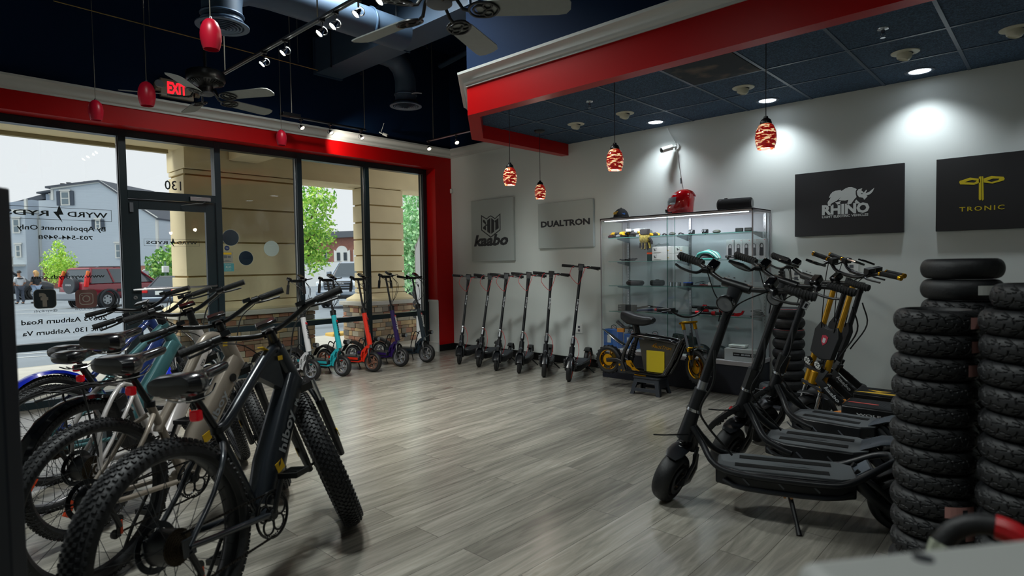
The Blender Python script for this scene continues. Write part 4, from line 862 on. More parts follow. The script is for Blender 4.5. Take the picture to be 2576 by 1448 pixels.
# ---- canvas signs
def canvas(name, label, x0, x1, z0, z1, col):
    t = thing(name, label, 'sign', ((x0+x1)/2, -.02, (z0+z1)/2)); w, h = x1-x0, z1-z0; B().mat(mat('canvas_'+col[1:], col, .6, bump=.05, bscale=300)).box((0, 0, 0), (w, .036, h)).build('canvas', t, bevel=.002); return t, w, h
def CM(x, z, y=-.0185): return TM((x, y, z), (1, 0, 0), (0, 0, 1))
LG = mat('logo_grey', '#c3c7c4', .6); LY = mat('logo_yellow', '#c9b41c', .5); LD = mat('logo_dark', '#23252a', .6)
t, w, h = canvas('canvas_sign', 'black canvas sign with a pale rhino logo', 5.125, 6.038, 1.56, 2.17, '#1b1a1d')
s = w*7.72/2000/w  # metres per zoomed pixel (image is 7.24x)
def Q(px, py):   # point in the zoomed crop of the sign -> sign plane
    p = ony(1980+px/7.24, 400+py/7.24, -.0385); return (p.x-t.location.x, p.z-t.location.z)
MQ = TM((0, -.0185, 0), (1, 0, 0), (0, 0, 1)); b = B().mat(LG)
for poly in ([(765, 712), (768, 690), (790, 640), (830, 598), (880, 575), (985, 562), (975, 580), (1000, 575), (1060, 535), (1120, 510), (1180, 508), (1270, 545), (1250, 580), (1250, 640), (1265, 690), (1225, 730), (1190, 780), (1170, 810), (1085, 832), (1110, 765), (1115, 740), (1085, 700), (1072, 650), (1090, 700), (1108, 742), (1060, 755), (985, 753), (940, 745), (985, 680), (950, 720), (900, 760), (830, 795), (790, 825), (815, 835), (815, 850), (748, 853), (737, 800), (750, 765), (780, 730), (795, 690)],
             [(1270, 590), (1300, 548), (1370, 530), (1352, 568), (1380, 590), (1395, 610), (1440, 560), (1455, 562), (1430, 620), (1490, 600), (1590, 520), (1560, 590), (1510, 640), (1460, 656), (1440, 650), (1465, 675), (1445, 700), (1405, 740), (1385, 705), (1310, 690), (1280, 650)],
             [(872, 790), (920, 780), (985, 760), (960, 800), (990, 835), (915, 838), (905, 815)], [(1258, 735), (1300, 775), (1342, 808), (1255, 812), (1232, 780)]):
    b.prism([Q(*p) for p in poly], 0, .0008, MQ)
b.mat(LD).prism([Q(*p) for p in ((1350, 615), (1385, 628), (1360, 640))], 0, .0014, MQ)
x0, z0 = Q(635, 1025); x1, _ = Q(1500, 975); text('RHINO', x1-x0, .098, MQ @ Mx.Translation((x0, (Q(635, 1025)[1]+Q(1500, 975)[1])/2, 0)), LG, bold=.05, bld=b)
x0, _ = Q(637, 1075); x1, _ = Q(1480, 1030); text('LIGHT ELECTRIC VEHICLES', x1-x0, .023, MQ @ Mx.Translation((x0, (Q(637, 1078)[1]+Q(1480, 1030)[1])/2, 0)), LG, bold=.03, bld=b)
b.build('sign_logo', t, flat=True, recalc=False, label='pale rhino silhouette and lettering')
t, w, h = canvas('canvas_sign', 'black canvas sign with a yellow winged letter mark, cut by the right edge', 6.27, 7.183, 1.555, 2.166, '#1c1b1c')
def Q(px, py): p = ony(1960+px/3.81, 380+py/3.81, -.0385); return (p.x-t.location.x, p.z-t.location.z)
b = B().mat(LY)
for out, inn in (([(1725, 298), (1732, 285), (1830, 253), (1925, 265), (1925, 300), (1870, 322), (1735, 318)], [(1775, 297), (1850, 275), (1895, 283), (1870, 302)]), ([(1960, 262), (2035, 237), (2150, 245), (2162, 262), (2155, 280), (2045, 310), (1962, 300)], [(1990, 283), (2050, 262), (2112, 262), (2100, 278), (2035, 295)])):
    b.holed([Q(*p) for p in out], [[Q(*p) for p in inn]], 0, .0008, MQ)
b.prism([Q(*p) for p in ((1915, 245), (1938, 240), (1938, 460), (1925, 474), (1913, 460))], 0, .0008, MQ); b.prism([Q(*p) for p in ((1943, 240), (1956, 242), (1962, 460), (1952, 474), (1943, 470))], 0, .0008, MQ)
x0, _ = Q(1727, 580); x1, _ = Q(2160, 555); text('TRONIC', x1-x0, .038, MQ @ Mx.Translation((x0, (Q(1727, 580)[1]+Q(2160, 557)[1])/2-.0, 0)), LY, bold=.012, bld=b, sp=1.25)
b.build('sign_logo', t, flat=True, recalc=False, label='yellow letter mark and lettering')
t, w, h = canvas('canvas_sign', 'pale grey canvas sign with a dark shield mark', .45, 1.32, 1.38, 2.31, '#b4bcb9')
def Q(px, py): p = ony(1180+px/7.576, 480+py/7.576, -.0385); return (p.x-t.location.x, p.z-t.location.z)
# clear geometry: the sign is about 0.6 m wide with its right edge standing off the wall
x0 = ony(1186, 600, -.04).x; x1 = ony(1292, 600, -.04).x; z1 = ony(1290, 494, -.04).z; z0 = ony(1290, 655, -.04).z
ob = t.children[0]; t.location = ((x0+x1)/2, -.02, (z0+z1)/2); ob.scale = ((x1-x0)/.87, 1, (z1-z0)/.93)
b = B().mat(LD); oo = [(228, 457), (335, 525), (370, 490), (413, 465), (455, 492), (492, 520), (597, 425), (600, 745), (415, 892), (232, 750)]; ii = [(246, 490), (335, 545), (378, 505), (413, 485), (447, 505), (492, 540), (580, 460), (583, 735), (415, 868), (248, 740)]
b.holed([Q(*p) for p in oo], [[Q(*p) for p in ii]], 0, .0008, MQ)
for poly in ([(263, 545), (300, 560), (322, 600), (325, 640), (345, 640), (345, 560), (405, 515), (407, 820), (347, 775), (345, 660), (322, 665), (325, 755), (268, 718), (268, 690), (318, 645), (263, 590)], [(422, 515), (480, 560), (480, 775), (422, 820)], [(487, 570), (560, 515), (565, 710), (500, 755), (500, 600), (487, 590)]): b.prism([Q(*p) for p in poly], 0, .0008, MQ)
xa, _ = Q(95, 1060); xb, _ = Q(750, 1035); text('kaabo', xb-xa, .17, MQ @ Mx.Translation((xa, (Q(95, 1063)[1]+Q(700, 1035)[1])/2, 0)), LD, bold=.045, bld=b, shear=.25); b.build('sign_logo', t, flat=True, recalc=False, label='dark shield mark and lettering')
t, w, h = canvas('canvas_sign', 'pale grey canvas sign with wide dark lettering', 1.79, 2.68, 1.54, 2.19, '#b4bcb9')
x0 = ony(1354, 600, -.04).x; x1 = ony(1492, 600, -.04).x; z1 = ony(1490, 499, -.04).z; z0 = ony(1490, 620, -.04).z; ob = t.children[0]; t.location = ((x0+x1)/2, -.02, (z0+z1)/2); ob.scale = ((x1-x0)/.89, 1, (z1-z0)/.65)
xa, za = Q(1370, 700); xb, zb = Q(2305, 640); text('DUALTRON', xb-xa, .085, MQ @ Mx.Translation((xa, (za+zb)/2-.0, 0)), LD, 'sign_logo', t, bold=.045, ext=.001)
def outlet(x, z, label):
    t = thing('wall_outlet', label, 'outlet', (x, 0, z)); B().mat(WHT).box((0, -.004, 0), (.115, .008, .12)).build('cover_plate', t, bevel=.002); b = B().mat(GRY)
    for dz in (.022, -.022): b.box((0, -.009, dz), (.034, .003, .03)); b.mat(DGY).box((-.006, -.011, dz+.003), (.002, .002, .009)).box((.006, -.011, dz+.003), (.002, .002, .009)); b.mat(GRY)
    b.build('socket', t)
outlet(2.455, .478, 'white wall outlet with a plug behind the sixth black scooter'); outlet(5.62, 1.24, 'white double outlet to the right of the yellow stemmed scooter')
outlet(5.13, 1.17, 'white outlet beside the right end of the display case')
# ================================================================= display case
CX0, CX1, CY0, CH = 3.125, 4.885, -.485, 1.84
GC = glass('case_glass', (.975, .985, .985), 1.0); GS = glass('shelf_glass', (.86, .94, .92), 1.0)
t = dc = thing('display_case', 'tall glass display case with silver frame and black base', 'display case', ((CX0+CX1)/2, -.245, 0))
ox, oy = (CX0+CX1)/2, -.245; hw, hd = (CX1-CX0)/2, .24
FRM = mat('case_frame', '#a8a3a5', .45, .25)
B().mat(mat('case_base', '#0f1220', .55, bump=.1, bscale=200)).box2((-hw+.01, -hd+.01, 0), (hw-.01, hd, .294)).build('plinth', t, bevel=.003)
b = B().mat(FRM)
for x in (-hw, hw):
    for y in (-hd, hd): b.box2((x-.012 if x > 0 else x, y if y < 0 else y-.012, .294), (x if x > 0 else x+.012, y+.012 if y < 0 else y, CH))
for z0, z1 in ((.294, .335), (1.81, CH)):
    b.box2((-hw, -hd, z0), (hw, -hd+.014, z1)).box2((-hw, hd-.014, z0), (hw, hd, z1)).box2((-hw, -hd, z0), (-hw+.014, hd, z1)).box2((hw-.014, -hd, z0), (hw, hd, z1))
b.box2((-hw, -hd, CH-.012), (hw, hd, CH)); b.build('frame', t, bevel=.002)
B().mat(ALU).box2((hw-.03, -hd-.001, .04), (hw-.018, -hd+.012, .294)).build('corner_strip', t)
B().mat(mat('case_deck', '#c4c6c4', .5)).box2((-hw+.012, -hd+.012, .294), (hw-.012, hd-.012, .325)).build('deck', t)
B().mat(mat('case_back', '#b9bdc4', .45)).box2((-hw+.012, hd-.018, .325), (hw-.012, hd-.013, 1.81)).build('back_panel', t, flat=True)
for (a, c, n_) in (((-hw+.012, -hd+.003, .335), (.06, -hd+.008, 1.81), 'sliding_glass_door'), ((-.03, -hd+.010, .335), (hw-.012, -hd+.015, 1.81), 'sliding_glass_door'), ((-hw+.004, -hd+.012, .335), (-hw+.009, hd-.012, 1.81), 'side_glass'), ((hw-.009, -hd+.012, .335), (hw-.004, hd-.012, 1.81), 'side_glass')):
    B().mat(GC).box2(a, c).build(n_, t, flat=True)
B().mat(mat('glass_edge', '#4f8279', .2)).box2((-.031, -hd+.002, .335), (-.028, -hd+.016, 1.81)).box2((.058, -hd+.002, .335), (.060, -hd+.010, 1.81)).build('glass_edge', t)
for x in (3.22, 4.017, 4.833):
    b = B().mat(ALU).box2((x-ox-.012, hd-.03, .335), (x-ox+.012, hd-.018, 1.81)).mat(DGY)
    for k in range(44): b.box((x-ox, hd-.0305, .36+k*.033), (.004, .002, .016))
    b.build('slotted_upright', t, flat=True)
SHZ = (1.612, 1.337, 1.057, .757)
for z in SHZ:
    b = B().mat(GS).box2((-hw+.03, -.115, z), (hw-.02, hd-.03, z+.007)); s_ = b.build('glass_shelf', t, flat=True); B().mat(MATS['glass_edge']).box2((-hw+.03, -.1165, z), (hw-.02, -.1145, z+.007)).build('shelf_edge', s_)
    for x in (3.24, 4.0, 4.81): B().mat(ALU).prism([(0, 0), (.27, 0), (.27, -.012), (0, -.055)], -.002, .002, TM((x-ox, hd-.03, z), (0, -1, 0), (0, 0, 1))).build('shelf_bracket', t, flat=True)
B().mat(mat('case_led', '#ffffff', .4, emit='#e8f6ff', es=3)).box2((-hw+.05, -hd+.02, 1.802), (hw-.05, -hd+.032, 1.809)).build('led_strip', t)
light('AREA', 'case_light', (ox, CY0+.05, 1.79), 7, (.92, .95, 1), size=1.6, sizey=.03, rot=(R(20), 0, 0))
SF = -.25
def on(px, z=None, y=SF): return ony(px, 700, y).x
def item(name, label, cat, px, shelf, y=SF, rz=0, grp=None):
    z = (SHZ[shelf]+.0075) if shelf < 4 else (.326 if shelf == 4 else CH)
    return thing(name, label, cat, (ony(px, 600, y).x, y, z), rz, grp)
# ---- on top
t = item('snapback_cap', 'black cap with yellow and blue embroidery on top of the display case', 'cap', 1563, 5, -.30, R(-100))
CAPM = mat('cap_black', '#101114', .8); b = B().mat(CAPM); b.sph((0, 0, .01), (.095, .085, .11), 24, 10, z0=0)
b.build('crown', t); b = B().mat(CAPM); rg = []
for i in range(9):
    a = R(-62+i*15.5); rg.append([V((.085*cos(a), .085*sin(a), .016)), V((.085*cos(a)+.075*cos(a*.8), .085*sin(a)+.012*sin(a), .008-.006*abs(sin(a)))), V((.085*cos(a)+.075*cos(a*.8), .085*sin(a)+.012*sin(a), .004-.006*abs(sin(a)))), V((.085*cos(a), .085*sin(a), .008))])
b.loft(rg); b.build('brim', t); B().mat(CAPM).sph((0, 0, .12), .008, 8, 6).build('button', t)
text('RMT', .085, .034, TM((.087, -.047, .045), (0.15, 1, 0), (-.22, 0, 1)), YEL, 'front_embroidery', t, bold=.05, shear=.3); text('05', .04, .02, TM((.055, .062, .04), (-1, .7, 0), (0, -.2, 1)), mat('embroidery_blue', '#2a6fc0', .6), 'side_embroidery', t, bold=.04); text('wwww', .05, .012, TM((.162, -.028, .018), (.1, 1, 0), (-1, 0, .15)), YEL, 'brim_embroidery', t, bold=.03)
t = item('full_face_helmet', 'glossy red full face helmet on top of the display case', 'helmet', 1715, 5, -.25, R(-155))
t.scale = (1.08,)*3
HR = mat('helmet_red', '#b0060f', .1, coat=1)
b = B().mat(HR); rings = []
prof = [(.0, .085, .108, -.005), (.03, .108, .115, 0), (.07, .118, .122, .004), (.11, .125, .126, .004), (.15, .125, .124, -.004), (.19, .115, .113, -.012), (.225, .088, .086, -.02), (.248, .045, .045, -.025), (.254, .004, .004, -.027)]
for z, wy, wx, cx in prof:
    r_ = []
    for i in range(40):
        a = 2*pi*i/40; x = wx*cos(a)+cx; y = wy*sin(a)
        if cos(a) > .3 and z < .10: x += .032*(cos(a)-.3)*(1-z/.1)+.012
        r_.append(V((x, y, z)))
    rings.append(r_)
b.loft(rings); b.build('shell', t); b = B().mat(mat('visor_clear', '#8f9aa2', .05, .3))
rg = []
for i in range(15):
    a = R(-66+i*132/14); rg.append([V((.131*cos(a)+.006, .122*sin(a)*1.06, .095)), V((.135*cos(a)+.004, .126*sin(a)*1.06, .13)), V((.128*cos(a)-.004, .119*sin(a)*1.06, .168)), V((.122*cos(a)-.004, .115*sin(a)*1.06, .168)), V((.125*cos(a)+.004, .118*sin(a)*1.06, .095))])
b.loft(rg); b.build('visor', t); B().mat(BLK).tube([(.09, -.075, .02), (.15, 0, .03), (.09, .075, .02)], .010, 8, smooth=6).box((.15, 0, .045), (.02, .05, .02)).build('chin_vent', t)
B().mat(HR).tube([(-.05, -.055, .238), (-.10, -.05, .215), (-.13, -.03, .18)], [.006, .012, .008], 8, smooth=4).tube([(-.05, .055, .238), (-.10, .05, .215), (-.13, .03, .18)], [.006, .012, .008], 8, smooth=4).build('rear_spoiler', t)
for s in (-1, 1): B().mat(WHT).prism([(-.02, 0), (0, .006), (.03, .004), (.018, -.003), (.0, -.009)], 0, .003, TM((.055, s*.118, .195), (1, -s*.3, -.1), (0, -s*.5, 1))).build('star_mark', t, flat=True)
t = item('bluetooth_speaker', 'black cylindrical speaker on the right end of the display case top', 'speaker', 1849, 5, -.28, R(6))
b = B().mat(mat('speaker_mesh', '#0d0e10', .85, bump=.4, bscale=400)).oval([(-.165, 0, .062), (-.155, 0, .062), (.155, 0, .062), (.165, 0, .062)], [(.052, .052), (.062, .060), (.062, .060), (.052, .052)], 24, up=(0, 1, 0)); b.build('speaker_body', t)
for s in (-1, 1): B().mat(GBK).cyl((s*.163, 0, .062), (s*.170, 0, .062), .048, n=28).build('end_cap', t)
B().mat(BLK).box((-.09, 0, .124), (.03, .02, .012)).build('button_block', t, bevel=.003); text('SONY', .028, .007, TM((-.145, -.0625, .10), (1, 0, 0), (0, 0, 1)), SIL, 'speaker_lettering', t)
# ---- shelf 1
YG = mat('glove_yellow', '#d8a90c', .7); GG = mat('glove_grey', '#6b7276', .8); GK = mat('glove_black', '#1b1719', .8); MR = mat('maroon_cloth', '#4a1024', .8)
rnd = random.Random(4)
def glove(name, label, x, y, z, rz, cols, tilt=0, hang=False, grp='riding gloves'):
    t = thing(name, label, 'glove', (x, y, z), rz, grp); t.scale = (1.15, 1.15, 1.5); t.rotation_euler = (0, R(90) if hang else tilt, rz); a, c = cols
    B().mat(a).sph((0, 0, .013), (.055, .045, .013), 16, 8).build('palm', t)
    for i, yy in enumerate((-.032, -.012, .009, .03)):
        L_ = (.055, .068, .064, .05)[i]; B().mat(c if i % 2 else a).tube([(.035, yy, .014), (.035+L_*.6, yy*1.15, .016), (.035+L_, yy*1.3, .010)], [.012, .0115, .008], 8).build('finger', t)
    B().mat(c).tube([(-.01, -.035, .012), (.03, -.062, .012), (.052, -.066, .010)], [.013, .012, .008], 8).build('thumb', t); B().mat(c).oval([(-.045, 0, .013), (-.095, 0, .013)], [(.034, .013), (.04, .014)], 14).build('cuff', t)
    return t
gz = SHZ[0]+.0075
for i, (px, dz, rz, cols, lb) in enumerate(((1552, 0, 2.9, (GK, MR), 'black and maroon glove at the bottom left of the glove pile'), (1575, 0, 3.3, (GK, GG), 'black glove lying flat under the yellow ones'), (1560, .026, 2.8, (GK, YG), 'black glove with yellow fingers on the left of the pile'), (1590, .028, .3, (YG, GK), 'yellow and black glove in the middle of the pile'), (1600, .056, .6, (GG, WHT), 'grey and white glove raised on top of the pile'), (1618, .03, 3.0, (YG, GG), 'yellow glove on the right of the pile'), (1635, 0, .2, (GK, YG), 'black and yellow glove with its fingers to the right'))):
    glove('riding_glove', lb, ony(px, 600, -.27).x, -.27-.01*(i % 3), gz+dz, rz, cols)
for k, (px, y) in enumerate(((1617, -.372), (1624, -.378))):
    g = glove('riding_glove', ('yellow and dark glove hanging over the top shelf edge, left one', 'yellow and dark glove hanging over the top shelf edge, right one')[k], ony(px, 600, y).x, y-.006, gz-.03, R(90), (mat('camo_yellow', '#8a7a2a', .8, var=.6, vscale=60), GK), hang=True)
def gadget(px, kind, lb, grp='small lights and clamps'):
    t = item('bike_light' if kind else 'small_clamp', lb, 'bike light' if kind else 'clamp', px, 0, -.26, rnd.uniform(-.3, .3), grp); 
    if kind == 1: B().mat(GBK).box((0, 0, .026), (.06, .04, .045)).build('lamp_body', t, bevel=.006); B().mat(LEN).cyl((-.016, -.021, .03), (-.016, -.025, .03), .012).cyl((.016, -.021, .03), (.016, -.025, .03), .012).build('lens', t); B().mat(BLK).torus((0, 0, .012), (1, 0, 0), .018, .005, 14, 6).build('strap', t)
    elif kind == 2: B().mat(BLK).box((0, 0, .022), (.075, .03, .04)).build('lamp_body', t, bevel=.004); B().mat(CHR).box((0, -.0155, .022), (.055, .003, .018)).build('lens', t)
    elif kind == 3: B().mat(mat('olive_body', '#4a4f44', .5)).sph((0, 0, .018), (.045, .03, .018), 16, 8).build('lamp_body', t); B().mat(GRY).box((0, -.02, .018), (.04, .02, .008)).build('lens', t)
    else: B().mat(BLK).tube([(-.03, 0, .008), (-.01, 0, .022), (.02, .005, .012), (.035, 0, .006)], .007, 6, smooth=3).build('clamp_arm', t); B().mat(BLK).torus((0, 0, .012), (0, 1, 0), .012, .004, 14, 6).build('clamp_ring', t)
for px, k, lb in ((1672, 0, 'small dark clamp right of the glove pile on the top shelf'), (1691, 3, 'low dark lamp on the top shelf left of the glass joint'), (1713, 0, 'tiny clamp on the top shelf just left of the middle upright'), (1740, 1, 'double lens light on the top shelf at the middle upright'), (1774, 1, 'double lens light on the top shelf, right of the middle upright'), (1803, 3, 'olive lamp on the top shelf'), (1860, 2, 'black bar light on the top shelf near its right end'), (1883, 2, 'black bar light at the right end of the top shelf')): gadget(px, k, lb)
# ---- shelf 2
for px, lb in ((1570, 'jumble of small black parts at the left of the second shelf'), (1592, 'folded black strap on the second shelf')):
    t = item('spare_part', lb, 'part', px, 1, -.25); b = B().mat(BLK)
    for k in range(5): b.tube([(rnd.uniform(-.05, .05), rnd.uniform(-.03, .03), .008+rnd.random()*.02) for _ in range(3)], .007, 6, smooth=3)
    b.build('bracket_parts', t)
t = item('boxed_lamp', 'small dark box with an orange top behind the hanging gloves', 'box', 1637, 1, -.22); B().mat(mat('teal_dark', '#1f3a3a', .5)).box((0, 0, .05), (.07, .05, .1)).build('box_body', t, bevel=.003); B().mat(ORG).box((0, -.0255, .085), (.07, .002, .02)).build('label_strip', t)
def carton(px, w, h, y, z, lb, shelf=1, logo=True):
    t = item('white_carton', lb, 'box', px, shelf, y, 0, 'white cartons on the second shelf'); t.location.z += z
    B().mat(WHT).box((0, 0, h/2), (w, .14, h)).build('carton_body', t, bevel=.002)
    if logo: B().mat(LD).prism([(0, .03), (.012, .03), (.018, .012), (.03, .02), (.038, .04), (.028, .03), (.034, .005), (.02, .01), (.010, 0)], 0, .001, TM((-w/2+.02, -.0705, h*.5-.01), (1, 0, 0), (0, 0, 1))).box2((-w/2+.02, -.0715, h*.16), (-w/2+.11, -.0705, h*.19)).mat(YEL).cyl((w*.3, -.0708, h*.42), (w*.3, -.072, h*.42), .006, n=10).build('printed_mark', t, flat=True)
carton(1673, .245, .076, -.28, 0, 'lower left white carton of four, with a dark bird mark'); carton(1673, .245, .076, -.28, .077, 'upper left white carton of four, with a dark bird mark'); carton(1715, .09, .076, -.22, 0, 'lower narrow white carton right of the marked ones'); carton(1715, .09, .074, -.22, .077, 'upper narrow white carton right of the marked ones')
t = item('plastic_bag', 'crumpled clear plastic bag on the white cartons', 'bag', 1665, 1, -.28); t.location.z += .155; B().mat(glass('film', (.9, .92, .92), 2.5, .1)).sph((0, 0, .012), (.09, .05, .014), 9, 5).tube([(-.09, 0, .01), (-.05, .02, .03), (0, -.02, .02), (.06, .01, .035), (.09, 0, .02)], [.004, .012, .006, .012, .003], 5).build('bag_film', t, flat=True)
t = item('bicycle_helmet', 'teal and white vented bicycle helmet behind the first scooter grip', 'helmet', 1781, 1, -.25, R(170)); TE = mat('helmet_teal', '#5fc2b8', .3)
b = B().mat(DGY).sph((0, 0, 0), (.10, .078, .085), 20, 8, z0=0); b.build('inner_shell', t)
for k in range(5): 
    y = -.06+.03*k; B().mat(TE if k % 2 == 0 else WHT).tube([(.12, y*.6, .005), (.08, y*1.05, .06), (0, y*1.15, .098*(1-abs(y)*3)), (-.07, y, .07), (-.13, y*.6, .015)], [.006, .011, .013, .011, .006], 8, smooth=4).build('rib', t)
B().mat(TE).oval([(.105*cos(a), .085*sin(a), .008) for a in [2*pi*i/16 for i in range(17)]], (.01, .012), 6, up=(0, 0, 1)).build('rim_band', t)
for px, lb in ((1840, 'lock box carton furthest left'), (1861, 'lock box carton second from the left'), (1881, 'lock box carton in the middle'), (1900, 'lock box carton behind the case corner post'), (1919, 'lock box carton furthest right')):
    t = item('lock_carton', lb+', printed with a padlock', 'box', px, 1, -.27, 0, 'padlock cartons'); w = .078
    B().mat(mat('carton_grey', '#b4b8ba', .5)).box((0, 0, .1), (w, .07, .2)).build('carton_body', t, bevel=.002)
    b = B().mat(DGY); MP = TM((0, -.0357, .035), (1, 0, 0), (0, 0, 1)); b.prism([(x*.8, y+.04) for x, y in rrect(.046, .08, .008)], 0, .001, MP); b.tube([(-.012, -.036, .11), (-.014, -.036, .14), (0, -.036, .155), (.014, -.036, .14), (.012, -.036, .11)], .0025, 5, smooth=3); b.mat(RED).box((.028, -.0358, .188), (.006, .001, .006)); b.build('padlock_print', t, flat=True)
t = item('black_clamp', 'black handlebar accessory lying in front of the padlock cartons', 'clamp', 1841, 1, -.335); B().mat(BLK).box((0, 0, .03), (.13, .02, .024)).box((-.04, 0, .01), (.02, .02, .02)).box((.04, 0, .01), (.02, .02, .02)).build('clamp_body', t, bevel=.003); B().mat(SIL).box((-.045, -.0105, .03), (.006, .001, .012)).box((.02, -.0105, .03), (.04, .001, .006)).build('printed_mark', t)
# ---- shelf 3
t = item('flat_tyre', 'small black tyre lying flat on the third shelf', 'tyre', 1597, 2, -.24); B().mat(mat('rubber_brown', '#241c1c', .6)).lathe([(.055, 0), (.085, .002), (.1, .012), (.105, .028), (.1, .044), (.085, .054), (.055, .056), (.06, .03)], n=40, closed=True).build('tyre_body', t); B().mat(BLK).box((-.01, -.1, .058), (.03, .012, .01)).build('valve_strap', t)
t = item('accessory_bag', 'black soft bag on the third shelf', 'bag', 1653, 2, -.25); B().mat(mat('bag_black', '#141a1c', .7, bump=.3, bscale=90)).box((0, 0, .032), (.155, .09, .064)).build('bag_body', t, bevel=.02); B().mat(BLK).box((.0, 0, .067), (.04, .02, .008)).build('bag_handle', t, bevel=.002)
for px, lb in ((1690, 'left chrome ring on the third shelf'), (1706, 'right chrome ring on the third shelf')):
    t = item('chrome_ring', lb, 'ring', px, 2, -.26); B().mat(CHR).lathe([(.026, 0), (.03, 0), (.03, .042), (.026, .042)], n=28, closed=True).build('ring_band', t)
t = item('blue_box', 'blue topped black box on the third shelf', 'box', 1731, 2, -.24); B().mat(BLK).box((0, 0, .016), (.085, .06, .032)).build('box_body', t); B().mat(mat('box_blue', '#1c4fae', .4)).box((0, 0, .038), (.086, .061, .012)).build('box_lid', t)
t = item('clear_box', 'clear plastic box with small parts on the third shelf', 'box', 1768, 2, -.2); B().mat(glass('clear_plastic', (.82, .85, .85), 2)).box((0, 0, .05), (.20, .08, .1)).build('box_shell', t, flat=True); B().mat(CHR).sph((.0, -.02, .02), (.03, .02, .02), 8, 5).tube([(-.08, -.02, .03), (0, 0, .05), (.08, -.02, .03)], .003, 5, smooth=3).build('small_parts', t)
t = item('tool_tray', 'flat black tray with a red strip on the third shelf', 'tray', 1775, 2, -.33); B().mat(BLK).box((0, 0, .008), (.30, .05, .016)).build('tray_body', t); B().mat(RED).box((-.02, 0, .019), (.09, .01, .005)).mat(WHT).box((.045, 0, .03), (.03, .02, .03)).build('tray_contents', t)
# ---- shelf 4
t = item('black_carton', 'flat black carton with white print on the lowest glass shelf', 'box', 1577, 3, -.22); B().mat(DGY).box((0, 0, .035), (.20, .1, .07)).build('carton_body', t, bevel=.002); text('KAABO', .04, .008, TM((-.09, -.051, .05), (1, 0, 0), (0, 0, 1)), SIL, 'carton_lettering', t); text('KAABO', .04, .008, TM((-.09, -.051, .018), (1, 0, 0), (0, 0, 1)), SIL, 'carton_lettering', t)
for i, (pts, c, lb) in enumerate(((((-.25, 0, .035), (-.1, 0, .06), (.05, 0, .05), (.26, 0, .02)), GBK, 'upper black handlebar in the bundle on the lowest shelf'), (((-.22, -.05, .012), (0, -.03, .03), (.1, -.05, .012), (.22, -.05, .012)), mat('navy_bar', '#182448', .3), 'dark blue handlebar in the bundle on the lowest shelf'), (((-.15, .03, .012), (.0, .04, .02), (.2, .02, .035)), GRY, 'grey tube end in the bundle on the lowest shelf'))):
    t = item('loose_handlebar', lb, 'handlebar', 1650, 3, -.24, 0, 'loose handlebars'); B().mat(c).tube(pts, .0115, 10, smooth=6).build('bar_tube', t); B().mat(RUB).cyl(pts[-1], V(pts[-1])-(V(pts[-1])-V(pts[-2]))*.4, .016).build('grip', t); B().mat(RED if i == 1 else CHR).cyl(pts[1], V(pts[1])+V((.03, 0, 0)), .016).build('clamp', t)
REDA = mat('red_anodised', '#c81420', .25, .6)
for k, (z, y, lb) in enumerate(((.075, -.22, 'upper black stem tube with red clamps on the lowest shelf'), (.022, -.30, 'lower black stem tube with red clamps on the lowest shelf'))):
    t = item('stem_tube', lb, 'tube', 1800, 3, y, 0, 'red clamped tubes'); b = B().mat(BLK).cyl((-.26, 0, z), (.10 if k == 0 else .2, 0, z), .015, n=16); b.build('tube_body', t)
    for x in ((-.12, .06) if k == 0 else (-.2, -.02, .10)):
        b = B().mat(REDA).cyl((x-.02, 0, z), (x+.02, 0, z), .022, n=18); 
        if k == 0: b.prism([(-.018, .03), (.018, .03), (.045, -.05), (.04, -.065), (-.02, -.065)], -.012, .012, TM((x, 0, z), (1, 0, 0), (0, 0, 1)))
        b.build('red_clamp', t)
    if k == 1: B().mat(REDA).prism([(0, -.012), (.12, -.018), (.16, .0), (.18, .04), (.16, .04), (.15, .02), (.10, .012), (0, .012)], -.012, .012, TM((.12, 0, z), (1, 0, 0), (0, 0, 1))).build('red_lever', t)
t = item('coiled_cable', 'coil of thin black cable at the right end of the lowest shelf', 'cable', 1905, 3, -.22); b = B().mat(BLK)
for k in range(7): b.torus((rnd.uniform(-.01, .01), rnd.uniform(-.01, .01), .008+.009*k), (rnd.uniform(-.15, .15), rnd.uniform(-.15, .15), 1), .055+rnd.uniform(-.012, .012), .004, 26, 5, sx=1)
b.build('cable_coil', t)
# ---- case floor
BLU = mat('battery_blue', '#1e5fae', .45, bump=.1, bscale=50)
def battery(px, y, w, d, h, rz, lb, wire=1):
    t = item('battery_pack', lb, 'battery', px, 4, y, rz, 'blue wrapped battery packs'); B().mat(BLU).box((0, 0, h/2), (w, d, h)).build('battery_wrap', t, bevel=.008); B().mat(WHT).box((-w*.1, -d/2-.001, h*.5), (.05, .002, .09)).build('spec_label', t)
    B().mat(BLK).tube([(-.03, 0, h), (-.02, 0, h+.04), (.03, 0, h+.045), (.05, 0, h)], .004, 6, smooth=5).mat(RED).tube([(-.02, .01, h), (0, 0, h+.03), (.04, .01, h)], .003, 6, smooth=5).build('lead_wire', t)
battery(1541, -.30, .20, .12, .22, 0, 'tall blue battery pack at the left end of the case floor'); battery(1590, -.22, .17, .12, .17, 0, 'blue battery pack behind the gold motorbike seat'); battery(1645, -.25, .20, .12, .17, 0, 'blue battery pack with red leads in front of the shopping bag')
